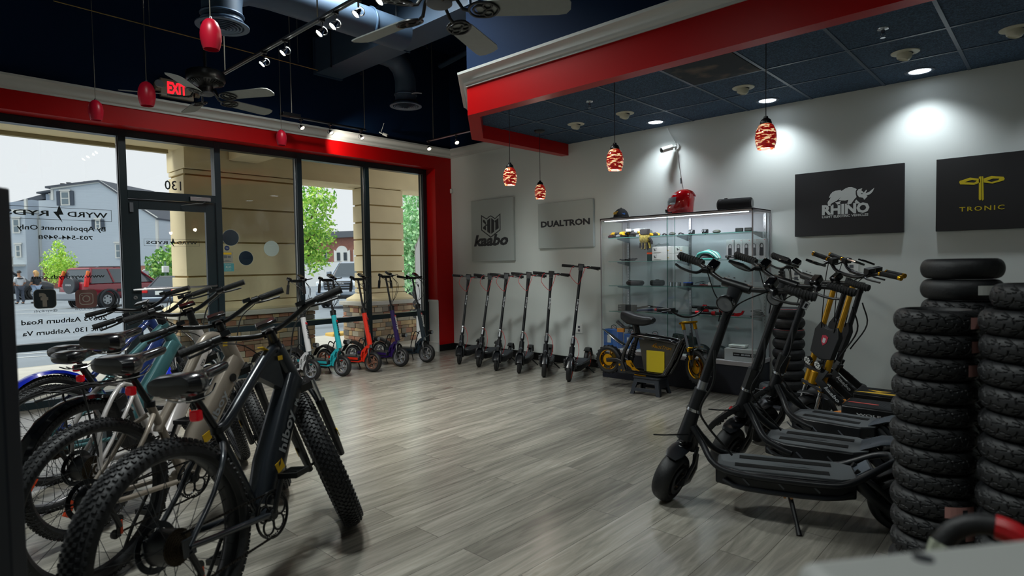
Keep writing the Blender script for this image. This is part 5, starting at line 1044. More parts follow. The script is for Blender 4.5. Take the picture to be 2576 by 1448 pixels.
t = item('shopping_bag', 'dark folded bag standing on the case floor', 'bag', 1722, 4, -.2); B().mat(mat('dark_green_cloth', '#1b2624', .8, bump=.3, bscale=30)).loft([[(-.12, -.05, 0), (.12, -.05, 0), (.12, .05, 0), (-.12, .05, 0)], [(-.15, -.04, .12), (.15, -.04, .12), (.15, .04, .12), (-.15, .04, .12)], [(-.13, -.03, .21), (.14, -.03, .18), (.14, .03, .18), (-.13, .03, .21)]]).build('bag_body', t, bevel=.008)
for px, lb in ((1762, 'dark open helmet on the case floor, left of two'), (1809, 'dark cloth covered helmet on the case floor, right of two')):
    t = item('open_helmet', lb, 'helmet', px, 4, -.26, 0, 'dark helmets on the case floor'); b = B().mat(mat('helmet_dark', '#1d2226', .5)).sph((0, 0, .01), (.12, .095, .115), 22, 9, z0=0); b.build('shell', t); B().mat(BLK).tube([(-.1, -.06, .02), (-.13, -.1, .03), (-.06, -.11, .01)], .006, 6, smooth=3).build('strap', t)
t = item('grey_carton', 'long grey carton with a black printed label on the case floor', 'box', 1872, 4, -.30); B().mat(mat('carton_pale', '#a9adac', .5)).box((0, 0, .06), (.34, .16, .12)).build('carton_body', t, bevel=.003); b = B().mat(BLK).box((.04, -.081, .065), (.24, .002, .036)); text('BRUISER', .09, .016, TM((0.0, -.0825, .057), (1, 0, 0), (0, 0, 1)), SIL, bold=.04, shear=.3, bld=b); text('KIT', .035, .016, TM((.10, -.0825, .057), (1, 0, 0), (0, 0, 1)), SIL, shear=.3, bld=b); text('ROVORON', .055, .012, TM((-.07, -.0825, .059), (1, 0, 0), (0, 0, 1)), SIL, bold=.02, bld=b); b.build('printed_label', t, flat=True)
t = item('white_router', 'flat white device lying on the grey carton', 'device', 1858, 4, -.28); t.location.z += .121; B().mat(WHT).box((0, 0, .02), (.17, .11, .028)).build('device_body', t, bevel=.008); B().mat(GRY).box((0, -.056, .02), (.1, .002, .004)).build('vent_slot', t)
t = item('paper_sheet', 'printed leaflet lying at the front of the case floor', 'paper', 1845, 4, -.44); B().mat(mat('leaflet', '#c9ccd4', .6, var=.4, vscale=30)).box((0, 0, .001), (.28, .07, .0015)).build('sheet', t)
# plug adapter and cable right of the case
t = thing('power_adapter', 'black power adapter with a hanging cable beside the display case', 'adapter', (5.0, 0, 1.165)); B().mat(BLK).box((0, -.03, .0), (.05, .05, .11)).cyl((0, -.03, .055), (0, -.03, .085), .02).build('adapter_body', t, bevel=.004); B().mat(BLK).tube([(0, -.03, .085), (.05, -.03, .09), (.075, -.02, .02), (.06, -.015, -.1), (-.03, -.012, -.3), (-.05, -.012, -.9)], .004, 6, smooth=6).build('cable', t)

# ================================================================= gold motorbike on a folding stool
t = thing('folding_stool', 'small dark folding stool under the gold wheeled motorbike', 'stool', (4.02, -.92, 0), R(3)); t.scale = (1, 1, .865); ST = mat('stool_plastic', '#262b33', .5)
B().mat(ST).prism(rrect(.30, .21, .03), .185, .205).build('stool_top', t, bevel=.004)
for s in (-1, 1):
    M = TM((0, s*.085, .185), (1, 0, 0), (0, -s*.20, 1)); o = [(-.125, 0), (-.165, -.19), (-.125, -.19), (-.115, -.15), (.115, -.15), (.125, -.19), (.165, -.19), (.125, 0)]; i_ = [(-.095, -.045), (-.11, -.115), (.11, -.115), (.095, -.045)]
    B().mat(ST).holed(o, [i_], -.009, .009, M).build('side_panel', t, bevel=.002); B().mat(GRY).tube([M @ V((x, y, -s*.01)) for x, y in i_], .0022, 5, closed=True).build('panel_edge', t)
for s in (-1, 1):
    M = TM((s*.13, 0, .18), (0, 1, 0), (-s*.16, 0, 1)); B().mat(ST).prism([(-.09, 0), (-.125, -.18), (-.095, -.18), (-.07, -.1), (.07, -.1), (.095, -.18), (.125, -.18), (.09, 0)], -.006, .006, M).build('end_panel', t)
m0 = thing('mini_motorbike', 'black mini electric motorbike with gold wheels and a yellow side panel, raised on a stool', 'motorbike', (3.535, -.93, .152), R(3))
PB_ = mat('bike_gloss', '#0b0b0d', .12, coat=.6); RUB2 = mat('tyre_rubber', '#0c0e11', .55, bump=.15, bscale=90)
def mwheel(t, x, yaw, name, r=.15):
    w = B().mat(RUB2).lathe([(r*.70, -.032), (r*.86, -.038), (r*.97, -.028), (r, 0), (r*.97, .028), (r*.86, .038), (r*.70, .032)], (0, 0, 0), (0, 1, 0), 48)
    for k in range(40): a = 2*pi*k/40; w.box((r*.985*cos(a), .022*(1 if k % 2 else -1), r*.985*sin(a)), (.012, .02, .012), rot=(0, -a, 0))
    w = w.build('tyre', t); w.name = name; w.location = (x, 0, r); w.rotation_euler = (0, 0, yaw)
    g = B().mat(GLD).lathe([(r*.70, -.03), (r*.70, .03), (r*.64, .026), (r*.64, -.026)], (0, 0, 0), (0, 1, 0), 44, closed=True)
    for k in range(5):
        for q in (-.16, .16): a = 2*pi*k/5+q; g.tube([(r*.3*cos(a-q*.5), 0, r*.3*sin(a-q*.5)), (r*.66*cos(a), 0, r*.66*sin(a))], [.008, .007], 6)
    g.cyl((0, -.03, 0), (0, .03, 0), r*.44, n=30).cyl((0, -.036, 0), (0, .036, 0), r*.2, n=24); g.build('gold_rim', w); B().mat(BLK).torus((0, -.040, 0), (0, 1, 0), r*.45, .004, 30, 6).build('brake_disc', w); return w
mwheel(m0, 0, 0, 'rear_wheel'); fw = mwheel(m0, .98, R(-28), 'front_wheel', .165); fw.location.z = .165
FZ = .13
b = B().mat(PB_); b.tube([(.24, -.07, .06), (.20, -.07, .2), (.30, -.07, .41), (.36, -.07, .43), (.72, -.07, .40), (.80, -.05, .38), (.86, 0, .44)], .020, 12, smooth=3).tube([(.24, .07, .06), (.20, .07, .2), (.30, .07, .41), (.36, .07, .43), (.72, .07, .40), (.80, .05, .38), (.86, 0, .44)], .020, 12, smooth=3)
b.tube([(.84, -.06, .42), (.74, -.07, .20), (.66, -.07, .065), (.60, -.07, .05), (.24, -.07, .06)], .022, 12).tube([(.84, .06, .42), (.74, .07, .20), (.66, .07, .065), (.60, .07, .05), (.24, .07, .06)], .022, 12); b.build('frame', m0)
GP = mat('tinted_panel', '#16150c', .08, coat=.8); B().mat(GP).prism([(.38, .40), (.79, .38), (.66, .07), (.44, .065)], .05, .062, TM((0, 0, 0), (1, 0, 0), (0, 0, 1))).prism([(.38, .40), (.79, .38), (.66, .07), (.44, .065)], -.062, -.05, TM((0, 0, 0), (1, 0, 0), (0, 0, 1))).box((.57, 0, .23), (.22, .1, .30)).build('side_panel', m0, bevel=.002)
B().mat(mat('panel_yellow', '#c9b414', .35)).box((.565, -.066, .185), (.195, .004, .215)).build('yellow_panel', m0, bevel=.002)
b = B(); text('HustTron', .20, .034, TM((.535, -.0665, .325), (1, 0, -.07), (0, 0, 1)), GLD, bld=b, bold=.0, shear=.4); b.mat(GLD).tube([(.52, -.067, .335), (.58, -.067, .37), (.54, -.067, .34), (.57, -.067, .325)], .0018, 5, smooth=5); b.build('script_lettering', m0, flat=True, label='gold script lettering')
B().mat(GLD).holed([(.24, .17), (.30, .175), (.35, .10), (.44, .055), (.47, .04), (.46, .02), (.34, .03), (.30, .10), (.25, .13)], [[(.285, .15), (.315, .155), (.335, .115), (.32, .105)], [(.35, .08), (.38, .075), (.39, .045), (.36, .05)]], -.012, -.004, TM((0, -.085, 0), (1, 0, 0), (0, 0, 1))).build('foot_bracket', m0, flat=True, label='gold cut-out foot bracket')
b = B().mat(BLK).oval([(.0, -.055, .15), (.12, -.06, .16), (.24, -.06, .12)], (.012, .022), 10).oval([(.0, .055, .15), (.12, .06, .16), (.24, .06, .12)], (.012, .022), 10); b.build('swingarm', m0)
B().mat(DGY).box((.20, -.075, .09), (.10, .012, .11)).mat(GLD).cyl((.17, -.082, .12), (.17, -.086, .12), .012).cyl((.19, -.082, .065), (.19, -.086, .065), .008).cyl((.225, -.082, .065), (.225, -.086, .065), .008).build('pivot_plate', m0)
b = B().mat(BLK); b.tube([(.33, 0, .40), (.28, 0, .25), (.26, 0, .14)], .02, 10)
for k in range(6): b.torus((.30-.006*k, 0, .33-.025*k), (.3, 0, 1), .026, .005, 16, 6)
b.build('rear_shock', m0)
B().mat(PB_).cyl((.34, 0, .40), (.31, 0, .55), .035, n=16).box((.38, 0, .44), (.10, .07, .03)).build('seat_post', m0)
SE = mat('seat_vinyl', '#15161a', .45, bump=.1, bscale=200); b = B().mat(SE); rg = []
for x, z0, z1, w in ((.165, .62, .635, .03), (.18, .58, .675, .075), (.24, .54, .672, .085), (.32, .53, .645, .082), (.42, .53, .628, .078), (.49, .55, .628, .07), (.515, .57, .61, .05)): rg.append([V((x, w*math.copysign(abs(cos(a))**.6, cos(a)), (z0+z1)/2+(z1-z0)/2*math.copysign(abs(sin(a))**.7, sin(a)))) for a in [2*pi*i/20 for i in range(20)]])
b.loft(rg); b.build('seat', m0)
B().mat(BLK).oval([(.30, 0, .50), (.18, 0, .50), (.10, 0, .56)], (.03, .012), 8).build('tail_bracket', m0); B().mat(mat('indicator_amber', '#b87a2a', .3)).box((.17, -.05, .475), (.08, .03, .04)).build('indicator', m0, bevel=.004)
b = B().mat(PB_); b.oval([(-.08, 0, .47), (.02, 0, .41), (.12, 0, .345), (.18, 0, .32)], [(.012, .003), (.035, .006), (.045, .006), (.04, .006)], 10); b.build('rear_mudguard', m0)
fk = thing('fork', '', 'x'); del fk['label'], fk['category']; fk.parent = m0; fk.location = (.98, 0, .165); fk.rotation_euler = (0, 0, R(-28))
uf = V((-.33, 0, .94))
for s in (-1, 1):
    y = s*.07; P = lambda h, o=0: (uf.x*h+o, y, uf.z*h)
    B().mat(BLK).cyl(P(0), P(.16), .013, n=12).mat(GLD).cyl(P(.07), P(.115), .018).cyl(P(.15), P(.19), .019).mat(GRY).cyl(P(.19), P(.40), .0125).mat(GLD).cyl(P(.37), P(.44), .018).build('fork_leg', fk)
B().mat(GLD).box((uf.x*.44, 0, uf.z*.44), (.05, .19, .018), rot=(0, R(-20), 0)).box((uf.x*.18, 0, uf.z*.18), (.05, .17, .02), rot=(0, R(-20), 0)).build('triple_clamp', fk, bevel=.003)
B().mat(PB_).oval([(.10, 0, .17), (.0, 0, .185), (-.12, 0, .14)], [(.03, .004), (.045, .005), (.04, .004)], 10).build('front_mudguard', fk)
B().mat(BLK).tube([(.0, -.085, .0), (.06, -.11, .06), (.05, -.10, .25), (-.05, -.05, .42)], .005, 6, smooth=5).build('brake_hose', fk)
B().mat(BLK).tube([(-.22, -.30, .545), (-.17, -.22, .55), (-.15, -.08, .48), (-.14, .08, .48), (-.17, .22, .55), (-.22, .30, .545)], .011, 10, smooth=4).build('handlebar', fk)
for s in (-1, 1): B().mat(RUB).cyl((-.225, s*.31, .545), (-.185, s*.215, .55), .017, n=14).build('grip', fk); B().mat(BLK).tube([(-.17, s*.19, .55), (-.13, s*.23, .54), (-.15, s*.31, .53)], .005, 6).box((-.17, s*.17, .545), (.05, .04, .035)).build('brake_lever', fk)
# ================================================================= scooters
SCB = mat('scooter_black', '#0d1014', .32, coat=.15); SCM = mat('scooter_matte', '#111419', .5); GRIPM = mat('grip_rubber', '#08090b', .7, bump=.6, bscale=260)
def steer_mat(wb, r, ang, deg):
    u = V((-cos(R(deg)), 0, sin(R(deg)))); return Mx.Translation((wb, 0, r)) @ Mx.Rotation(ang, 4, u) @ Mx.Translation((-wb, 0, -r))
def lean_mat(x, y, h, l): return Mx.Translation((x, y, 0)) @ Mx.Rotation(h, 4, 'Z') @ Mx.Rotation(-l, 4, 'X')
def onaxis(wb, r, deg, z, dx=0, y=0): return V((wb-(z-r)/math.tan(R(deg))+dx, y, z))
def tyre_grid(b, c, ax, Ro, w, tread, nu=120, nv=14, prof=.42, M=None):
    """real tread: torus-like tyre whose radius dips in the grooves; tread(u in 0..1, v in -1..1) -> depth"""
    u, s_, d = b.frame(ax); c = V(c); rings = []
    for i in range(nu):
        a = 2*pi*i/nu; e = u*cos(a)+s_*sin(a); rg = []
        for j in range(nv):
            t = pi*(j/(nv-1))-pi/2; v = sin(t); cr = cos(t)
            rr = Ro-w*prof*(1-max(cr, 0)**.75) - (tread(i/nu, v) if abs(v) < .93 else 0)
            rg.append(c+e*rr+d*(v*w/2))
        ri = Ro-w*prof-.012
        rg += [c+e*ri+d*(w*.36), c+e*ri-d*(w*.36)]
        rings.append(rg)
    return b.loft(rings, close=True, caps=False)
def small_wheel(t, name, M, wb, r, w, rimcol, tread, disc=True, spokes=0, stripe=None):
    b = B().mat(RUB2); b.T = M; tyre_grid(b, (wb, 0, r), (0, 1, 0), r, w, tread, 90, 12)
    if stripe:
        for s in (-1, 1): b.mat(stripe).torus((wb, s*w*.40, r), (0, 1, 0), r*.70, .0035, 40, 6)
    o = b.build(name, t); b = B().mat(rimcol); b.T = M; ri = r-w*.42-.012
    if spokes:
        b.lathe([(ri+.004, -w*.36), (ri+.004, w*.36), (ri-.012, w*.33), (ri-.012, -w*.33)], (wb, 0, r), (0, 1, 0), 36, closed=True)
        for k in range(spokes):
            a = 2*pi*k/spokes; b.oval([(wb+.02*cos(a), 0, r+.02*sin(a)), (wb+(ri-.006)*cos(a), 0, r+(ri-.006)*sin(a))], (.016, .009), 8)
        b.cyl((wb, -w*.4, r), (wb, w*.4, r), .026, n=18)
    else: b.cyl((wb, -w*.34, r), (wb, w*.34, r), ri+.004, n=32).cyl((wb, -w*.42, r), (wb, w*.42, r), ri*.5, n=24)
    b.build('rim', o)
    if disc:
        b = B().mat(CHR); b.T = M; b.lathe([(ri*.72, w*.46), (ri*.72, w*.48), (ri*.48, w*.48), (ri*.48, w*.46)], (wb, 0, r), (0, 1, 0), 30, closed=True); b.build('brake_disc', o)
    return o
flat_t = lambda u, v: .0012 if (u*36+abs(v)*.6) % 1 < .22 else 0
road_t = lambda u, v: (.0022 if min(abs(v), 1) < .08 else 0)+(.0025 if (u*30+abs(v)*1.2) % 1 < .18 and abs(v) > .15 else 0)
def hiboy(label, x, y, h, l, st, zt, wb=.86, big=False):
    r = .125 if big else .108; dg = 76; S_ = steer_mat(wb, r, st, dg); A = lambda z, dx=0, yy=0: onaxis(wb, r, dg, z, dx, yy)
    t = thing('kick_scooter', label, 'scooter', group='black kick scooters in a row', M=lean_mat(x, y, h, l)); OR = ORG if big else None
    small_wheel(t, 'front_wheel', S_, wb, r, .055 if big else .045, GRY, flat_t, stripe=OR, disc=False); small_wheel(t, 'rear_wheel', Mx.Identity(4), 0, r, .055 if big else .045, GRY, flat_t, stripe=OR)
    b = B().mat(SCM); b.loft([[V((x_, yy*w_, z_)) for yy, z_ in ((-1, .10), (-.9, .085), (.9, .085), (1, .10), (1, .145), (.95, .155), (-.95, .155), (-1, .145))] for x_, w_ in ((.12, .035), (.17, .075), (.62, .078), (.70, .04))]); b.build('deck', t)
    B().mat(mat('deck_mat', '#33383e', .8, bump=.5, bscale=300)).prism([(.17, -.062), (.60, -.065), (.65, -.04), (.65, .04), (.60, .065), (.17, .062), (.14, 0)], .155, .158).mat(SIL).box((.58, 0, .159), (.035, .045, .002)).build('deck_mat', t, flat=True)
    B().mat(SCM).oval([(.70, 0, .125), (.74, 0, .17), A(.30)], (.03, .032), 12).build('neck', t); b = B().mat(SCB).cyl(A(.24), A(.38), .034, .03, n=18).mat(GRY).cyl(A(.30, .028), A(.30, .032), .018, n=16); b.build('head_tube', t)
    b = B().mat(SCB); b.T = S_
    for s in (-1, 1): b.tube([A(.25, 0, s*.02), (wb-.0, s*.045, r*2+.005), (wb+.015, s*.045, r+.02), (wb, s*.042, r)], [.02, .016, .015, .014], 10, smooth=3)
    b.oval([(wb-.11, 0, r*1.75), (wb-.03, 0, r*2.12), (wb+.07, 0, r*1.9), (wb+.12, 0, r*1.35)], (.03, .004), 8); b.build('front_fork', t)
    if big and zt > 1.2:
        for s in (-1, 1):
            b = B().mat(BLK); b.T = S_
            for k in range(6): b.torus((wb+.02, s*.062, r+.03+k*.018), (0, 0, 1), .014, .004, 12, 6)
            b.build('fork_spring', t)
    b = B().mat(SCB); b.T = S_; b.tube([A(.38), A(.6), A(zt-.22), A(zt-.05)], [.019, .0175, .017, .024], 14).box(A(zt-.01), (.055, .05, .07), rot=(0, R(-14), 0)).cyl(A(.40), A(.47), .024, n=16); b.build('stem', t)
    b = B().mat(ALU); b.T = S_; b.box(A(.46, .03), (.018, .022, .08), rot=(0, R(-14), 0)).cyl(A(.50, .036, -.012), A(.50, .036, .012), .014, n=12); b.build('folding_latch', t, bevel=.002, label='silver folding latch')
    b = B().mat(SCB); b.T = S_; b.cyl(A(zt, 0, -.22), A(zt, 0, .22), .011, n=12); b.box(A(zt+.015, -.01), (.075, .07, .03), rot=(0, R(-10), 0)); b.build('handlebar', t, bevel=.004)
    for s in (-1, 1):
        b = B().mat(GRIPM); b.T = S_; b.cyl(A(zt, 0, s*.115), A(zt, 0, s*.222), .0165, n=14); b.mat(GRY).cyl(A(zt, 0, s*.222), A(zt, 0, s*.226), .016, n=14); b.build('grip', t)
    b = B().mat(BLK); b.T = S_; b.tube([A(zt, .01, .09), A(zt-.005, .035, .10), A(zt-.012, .045, .15), A(zt-.02, .045, .21)], .006, 6).cyl(A(zt, 0, .07), A(zt, 0, .10), .016); b.build('brake_lever', t)
    b = B().mat(BLK); b.T = S_; b.cyl(A(zt, 0, -.08), A(zt, 0, -.11), .017).box(A(zt+.005, -.02, -.12), (.012, .03, .02)); b.build('throttle', t)
    cm = mat('cable_red', '#c2222a', .4); b = B().mat(cm); b.T = S_
    b.tube([A(zt, .02, .09), A(zt-.01, .05, .05), A(zt-.03, .08, .05), A(zt-.12, .09, .03), A(zt-.2, .03, 0)], .003, 6, smooth=5).tube([A(zt, .02, -.08), A(zt-.02, .05, -.10), A(zt-.10, .06, -.11), A(zt-.18, .045, -.04), A(zt-.2, .02, 0)], .003, 6, smooth=5)
    b.tube([A(.50, .02, .01), A(.46, .05, .055), A(.36, .05, .085), A(.26, 0, .07), A(.20, -.05, .05)], .0028, 6, smooth=5); b.build('cable', t, label='red cable loops')
    b = B(); b.T = S_; text('hiboy', .14, .022, TM(A(.92, .0185, -.006), (-.24, 0, -1) if 0 else (.24, 0, -.97), (0, 1, 0)), SIL, bld=b, bold=.02); b.build('stem_lettering', t, flat=True, label='small white lettering')
    b = B().mat(SCB).oval([(.10, 0, r*1.9), (.03, 0, r*2.15), (-.05, 0, r*2.1), (-.115, 0, r*1.6), (-.13, 0, r*1.2)], (.034, .005), 8).mat(SIL).torus((-.02, 0, r*2.2), (1, 0, .2), .014, .003, 12, 5, a0=0, a1=pi); b.build('rear_mudguard', t)
    B().mat(BLK).tube([(.30, .07, .09), (.26, .15, .012), (.28, .16, .004)], .008, 8).build('kickstand', t)
    if big: B().mat(ORG).box((.10, -.05, .115), (.035, .03, .03)).box((.10, .05, .115), (.035, .03, .03)).build('reflector', t)
    return t
HB = [(1.00, -.13, -1.45, .05, .2, 1.17, 0, 'black kick scooter nearest to the red corner, first of the row of six'), (.98, -.155, -1.08, .08, .08, 1.18, 0, 'second black kick scooter from the red corner'), (1.29, -.165, -1.02, .08, .06, 1.19, 0, 'third black kick scooter from the red corner'), (1.61, -.17, -1.0, .08, .06, 1.20, 0, 'fourth black kick scooter from the red corner'), (1.97, -.17, -.96, .07, .05, 1.21, 1, 'fifth black kick scooter, with orange rim lines'), (2.575, -.16, -1.19, .06, .14, 1.29, 1, 'tallest black kick scooter, last of the row beside the display case')]
HC = [(1.123, -.905), (1.494, -.901), (1.86, -.952), (2.214, -.915), (2.60, -.907), (2.993, -.931)]
for (x, y, h, l, st, zt, bg_, lb), (cx, cy_) in zip(HB, HC):
    wb = .86 if not bg_ else .84
    if x > 1.2 or 1: x, y = cx-wb*cos(h), max(cy_-wb*sin(h), -2)
    if y > -.145: y = -.145; h = math.asin((cy_-y)/wb); x = cx-wb*cos(h)
    hiboy(lb, x, y, h, l, st, zt, wb, bool(bg_))
# ---- coloured folding scooters by the window
def emove(label, x, y, h, l, col, rim, zt=1.15, wb=.80, wide=False, dark=None):
    C_ = mat('lacquer_'+col[1:], col, .3, coat=.3); r = .127; dg = 77; I = Mx.Identity(4); A = lambda z, dx=0, yy=0: onaxis(wb, r, dg, z, dx, yy)
    t = thing('folding_scooter', label, 'scooter', group='coloured folding scooters by the windows', M=lean_mat(x, y, h, l))
    small_wheel(t, 'front_wheel', I, wb, r, .062, mat(rim[0], rim[1], .2, .8), road_t, spokes=5); small_wheel(t, 'rear_wheel', I, 0, r, .062, mat(rim[0], rim[1], .2, .8), road_t, spokes=5)
    B().mat(SCM).box((.38, 0, .165), (.50, .16, .06)).build('deck', t, bevel=.012); B().mat(C_).box((.38, 0, .128), (.50, .14, .022)).box((.38, .081, .165), (.48, .004, .03)).box((.38, -.081, .165), (.48, .004, .03)).build('deck_trim', t, bevel=.003)
    b = B().mat(C_)
    M = TM((.60, 0, .14), (1, 0, 0), (0, 0, 1))
    b.holed([(0, 0), (.04, .12), (.11, .19), (.16, .20), (.16, .15), (.09, .02), (.08, -.02)], [[(.03, .03), (.055, .11), (.075, .11), (.05, .02)], [(.09, .10), (.12, .16), (.14, .16), (.11, .08)]], -.03, .03, M); b.build('folding_bracket', t, flat=True)
    for s in (-1, 1): B().mat(BLK).tube([A(.40, -.03, s*.05), A(.42, -.09, s*.05), (.60, s*.05, .33), (.57, s*.05, .22), (.585, s*.05, .17)], .007, 6, smooth=4).build('guard_hoop', t)
    b = B().mat(BLK)
    for s in (-1, 1): b.tube([A(.30, 0, s*.018), A(.27, .0, s*.05), (wb-.02, s*.052, r+.05), (wb, s*.05, r)], [.014, .013, .015, .013], 8)
    b.mat(CHR).cyl(A(.30), A(.34), .02, n=14); b.build('front_fork', t); B().mat(BLK).oval([(wb-.155, 0, .12), (wb-.13, 0, .21), (wb-.05, 0, .268)], (.034, .004), 8).build('front_mudguard', t)
    B().mat(C_).cyl(A(.34), A(.76), .033, .030, n=22).build('lower_stem', t); B().mat(BLK).cyl(A(.74), A(.80), .035, n=20).cyl(A(.79, .03), A(.79, .045), .012).build('stem_clamp', t, bevel=.003)
    b = B(); text('EMOVE', .20, .030, TM(A(.68, .0335), (.225, 0, -.974), (0, 1, 0)) @ Mx.Translation((0, -.012, .001)), WHT if dark else mat('label_dark', '#15171a', .5), bld=b, bold=.04, shear=.2); text('E', .03, .032, TM(A(.68, .0336), (.225, 0, -.974), (0, 1, 0)) @ Mx.Translation((-.005, -.013, .0018)), RED if dark else RED, bld=b, bold=.05, shear=.2); b.build('stem_lettering', t, flat=True, label='vertical lettering on the stem')
    B().mat(BLK).tube([A(.80), A(zt)], .013, 12).build('upper_stem', t); fo = 1 if not wide else 0
    E0 = lambda s, q: A(zt-.005-.15*q, -.01-.03*q, s*(.115+.02*q)) if fo else A(zt+.02*q, -.01-.03*q, s*(.11+.17*q))
    B().mat(BLK).tube([A(zt, .0, -.05), A(zt, -.01, -.11), E0(-1, 1)], .011, 10).tube([A(zt, 0, .05), A(zt, -.01, .11), E0(1, 1)], .011, 10).cyl(A(zt, 0, -.07), A(zt, 0, .07), .018, n=12).build('handlebar', t)
    for s in (-1, 1):
        B().mat(GRIPM).cyl(E0(s, .3), E0(s, 1), .0165, n=14).build('grip', t); B().mat(BLK).tube([A(zt+.01, .01, s*.12), A(zt+.02, .05, s*.14), A(zt+.03, .06, s*.20)] if fo else [A(zt, .01, s*.13), A(zt-.01, .045, s*.16), A(zt-.02, .04, s*.26)], .006, 6, smooth=3).build('brake_lever', t)
        B().mat(GBK).box(A(zt+.02, .01, s*.12), (.05, .035, .035), rot=(0, R(20), 0)).build('control_pod', t, bevel=.005)
    B().mat(GBK).box(A(zt+.05, .02, .05), (.07, .07, .03), rot=(0, R(30), 0)).build('display', t, bevel=.004)
    b = B().mat(BLK)
    for s, q in ((-1, .02), (1, .03), (1, .05)): b.tube([A(zt, .01, s*.12), A(zt-.10, .09+q, s*.06), A(zt-.24, .06+q, s*.02), A(.84, .02, s*.01), A(.77, .03, 0)], .003, 6, smooth=5)
    b.build('cable', t); b = B().mat(BLK).tube([A(zt-.06, .02, -.02), A(zt-.06, .09, -.03)], .004, 6).mat(ALU).torus(A(zt-.075, .09, -.03), (0, 1, 0), .01, .0015, 12, 5).mat(BLK).cyl(A(zt-.09, .092, -.03), A(zt-.12, .094, -.03), .01, .008, n=10).mat(ALU).box(A(zt-.14, .094, -.03), (.004, .002, .04)); b.build('key', t)
    B().mat(GBK).cyl(A(.42, .10), A(.42, .155), .028, n=18).mat(LEN).cyl(A(.42, .155), A(.42, .158), .024, n=18).mat(ALU).tube([A(.35, .02), A(.37, .08), A(.41, .12)], .004, 6).build('headlight', t)
    B().mat(mat('mudguard_black', '#15171a', .5)).oval([(.20, 0, .17), (.13, 0, .25), (.0, 0, .30), (-.11, 0, .26), (-.18, 0, .16)], [(.05, .006), (.055, .012), (.058, .014), (.05, .01), (.03, .006)], 10).build('rear_mudguard', t); B().mat(BLK).tube([(.50, .06, .13), (.46, .16, .006), (.47, .18, .004)], .006, 6).build('kickstand', t)
    return t
EMS = [((.62, -2.78), '#b9bcc0', 'white folding scooter, first of five by the windows, behind the bike handlebar', None), ((.66, -2.40), '#23a0ab', 'turquoise folding scooter by the window', None), ((.70, -1.99), '#d02a14', 'bright red folding scooter by the window', None), ((.655, -1.53), '#24104e', 'dark purple folding scooter by the window', 1), ((.67, -1.10), '#1d2a33', 'dark grey folding scooter nearest to the red corner', 1)]
for i, ((cx, cy_), col, lb, dk) in enumerate(EMS):
    h = R(17); emove(lb, cx-.8*cos(h), cy_-.8*sin(h), h, .035, col, ('rim_rose', '#b98c7a') if i == 2 else ('rim_silver', '#b9bcc2'), dark=dk, zt=(1.17, 1.17, 1.17, 1.19, 1.16)[i], wide=(i == 4))
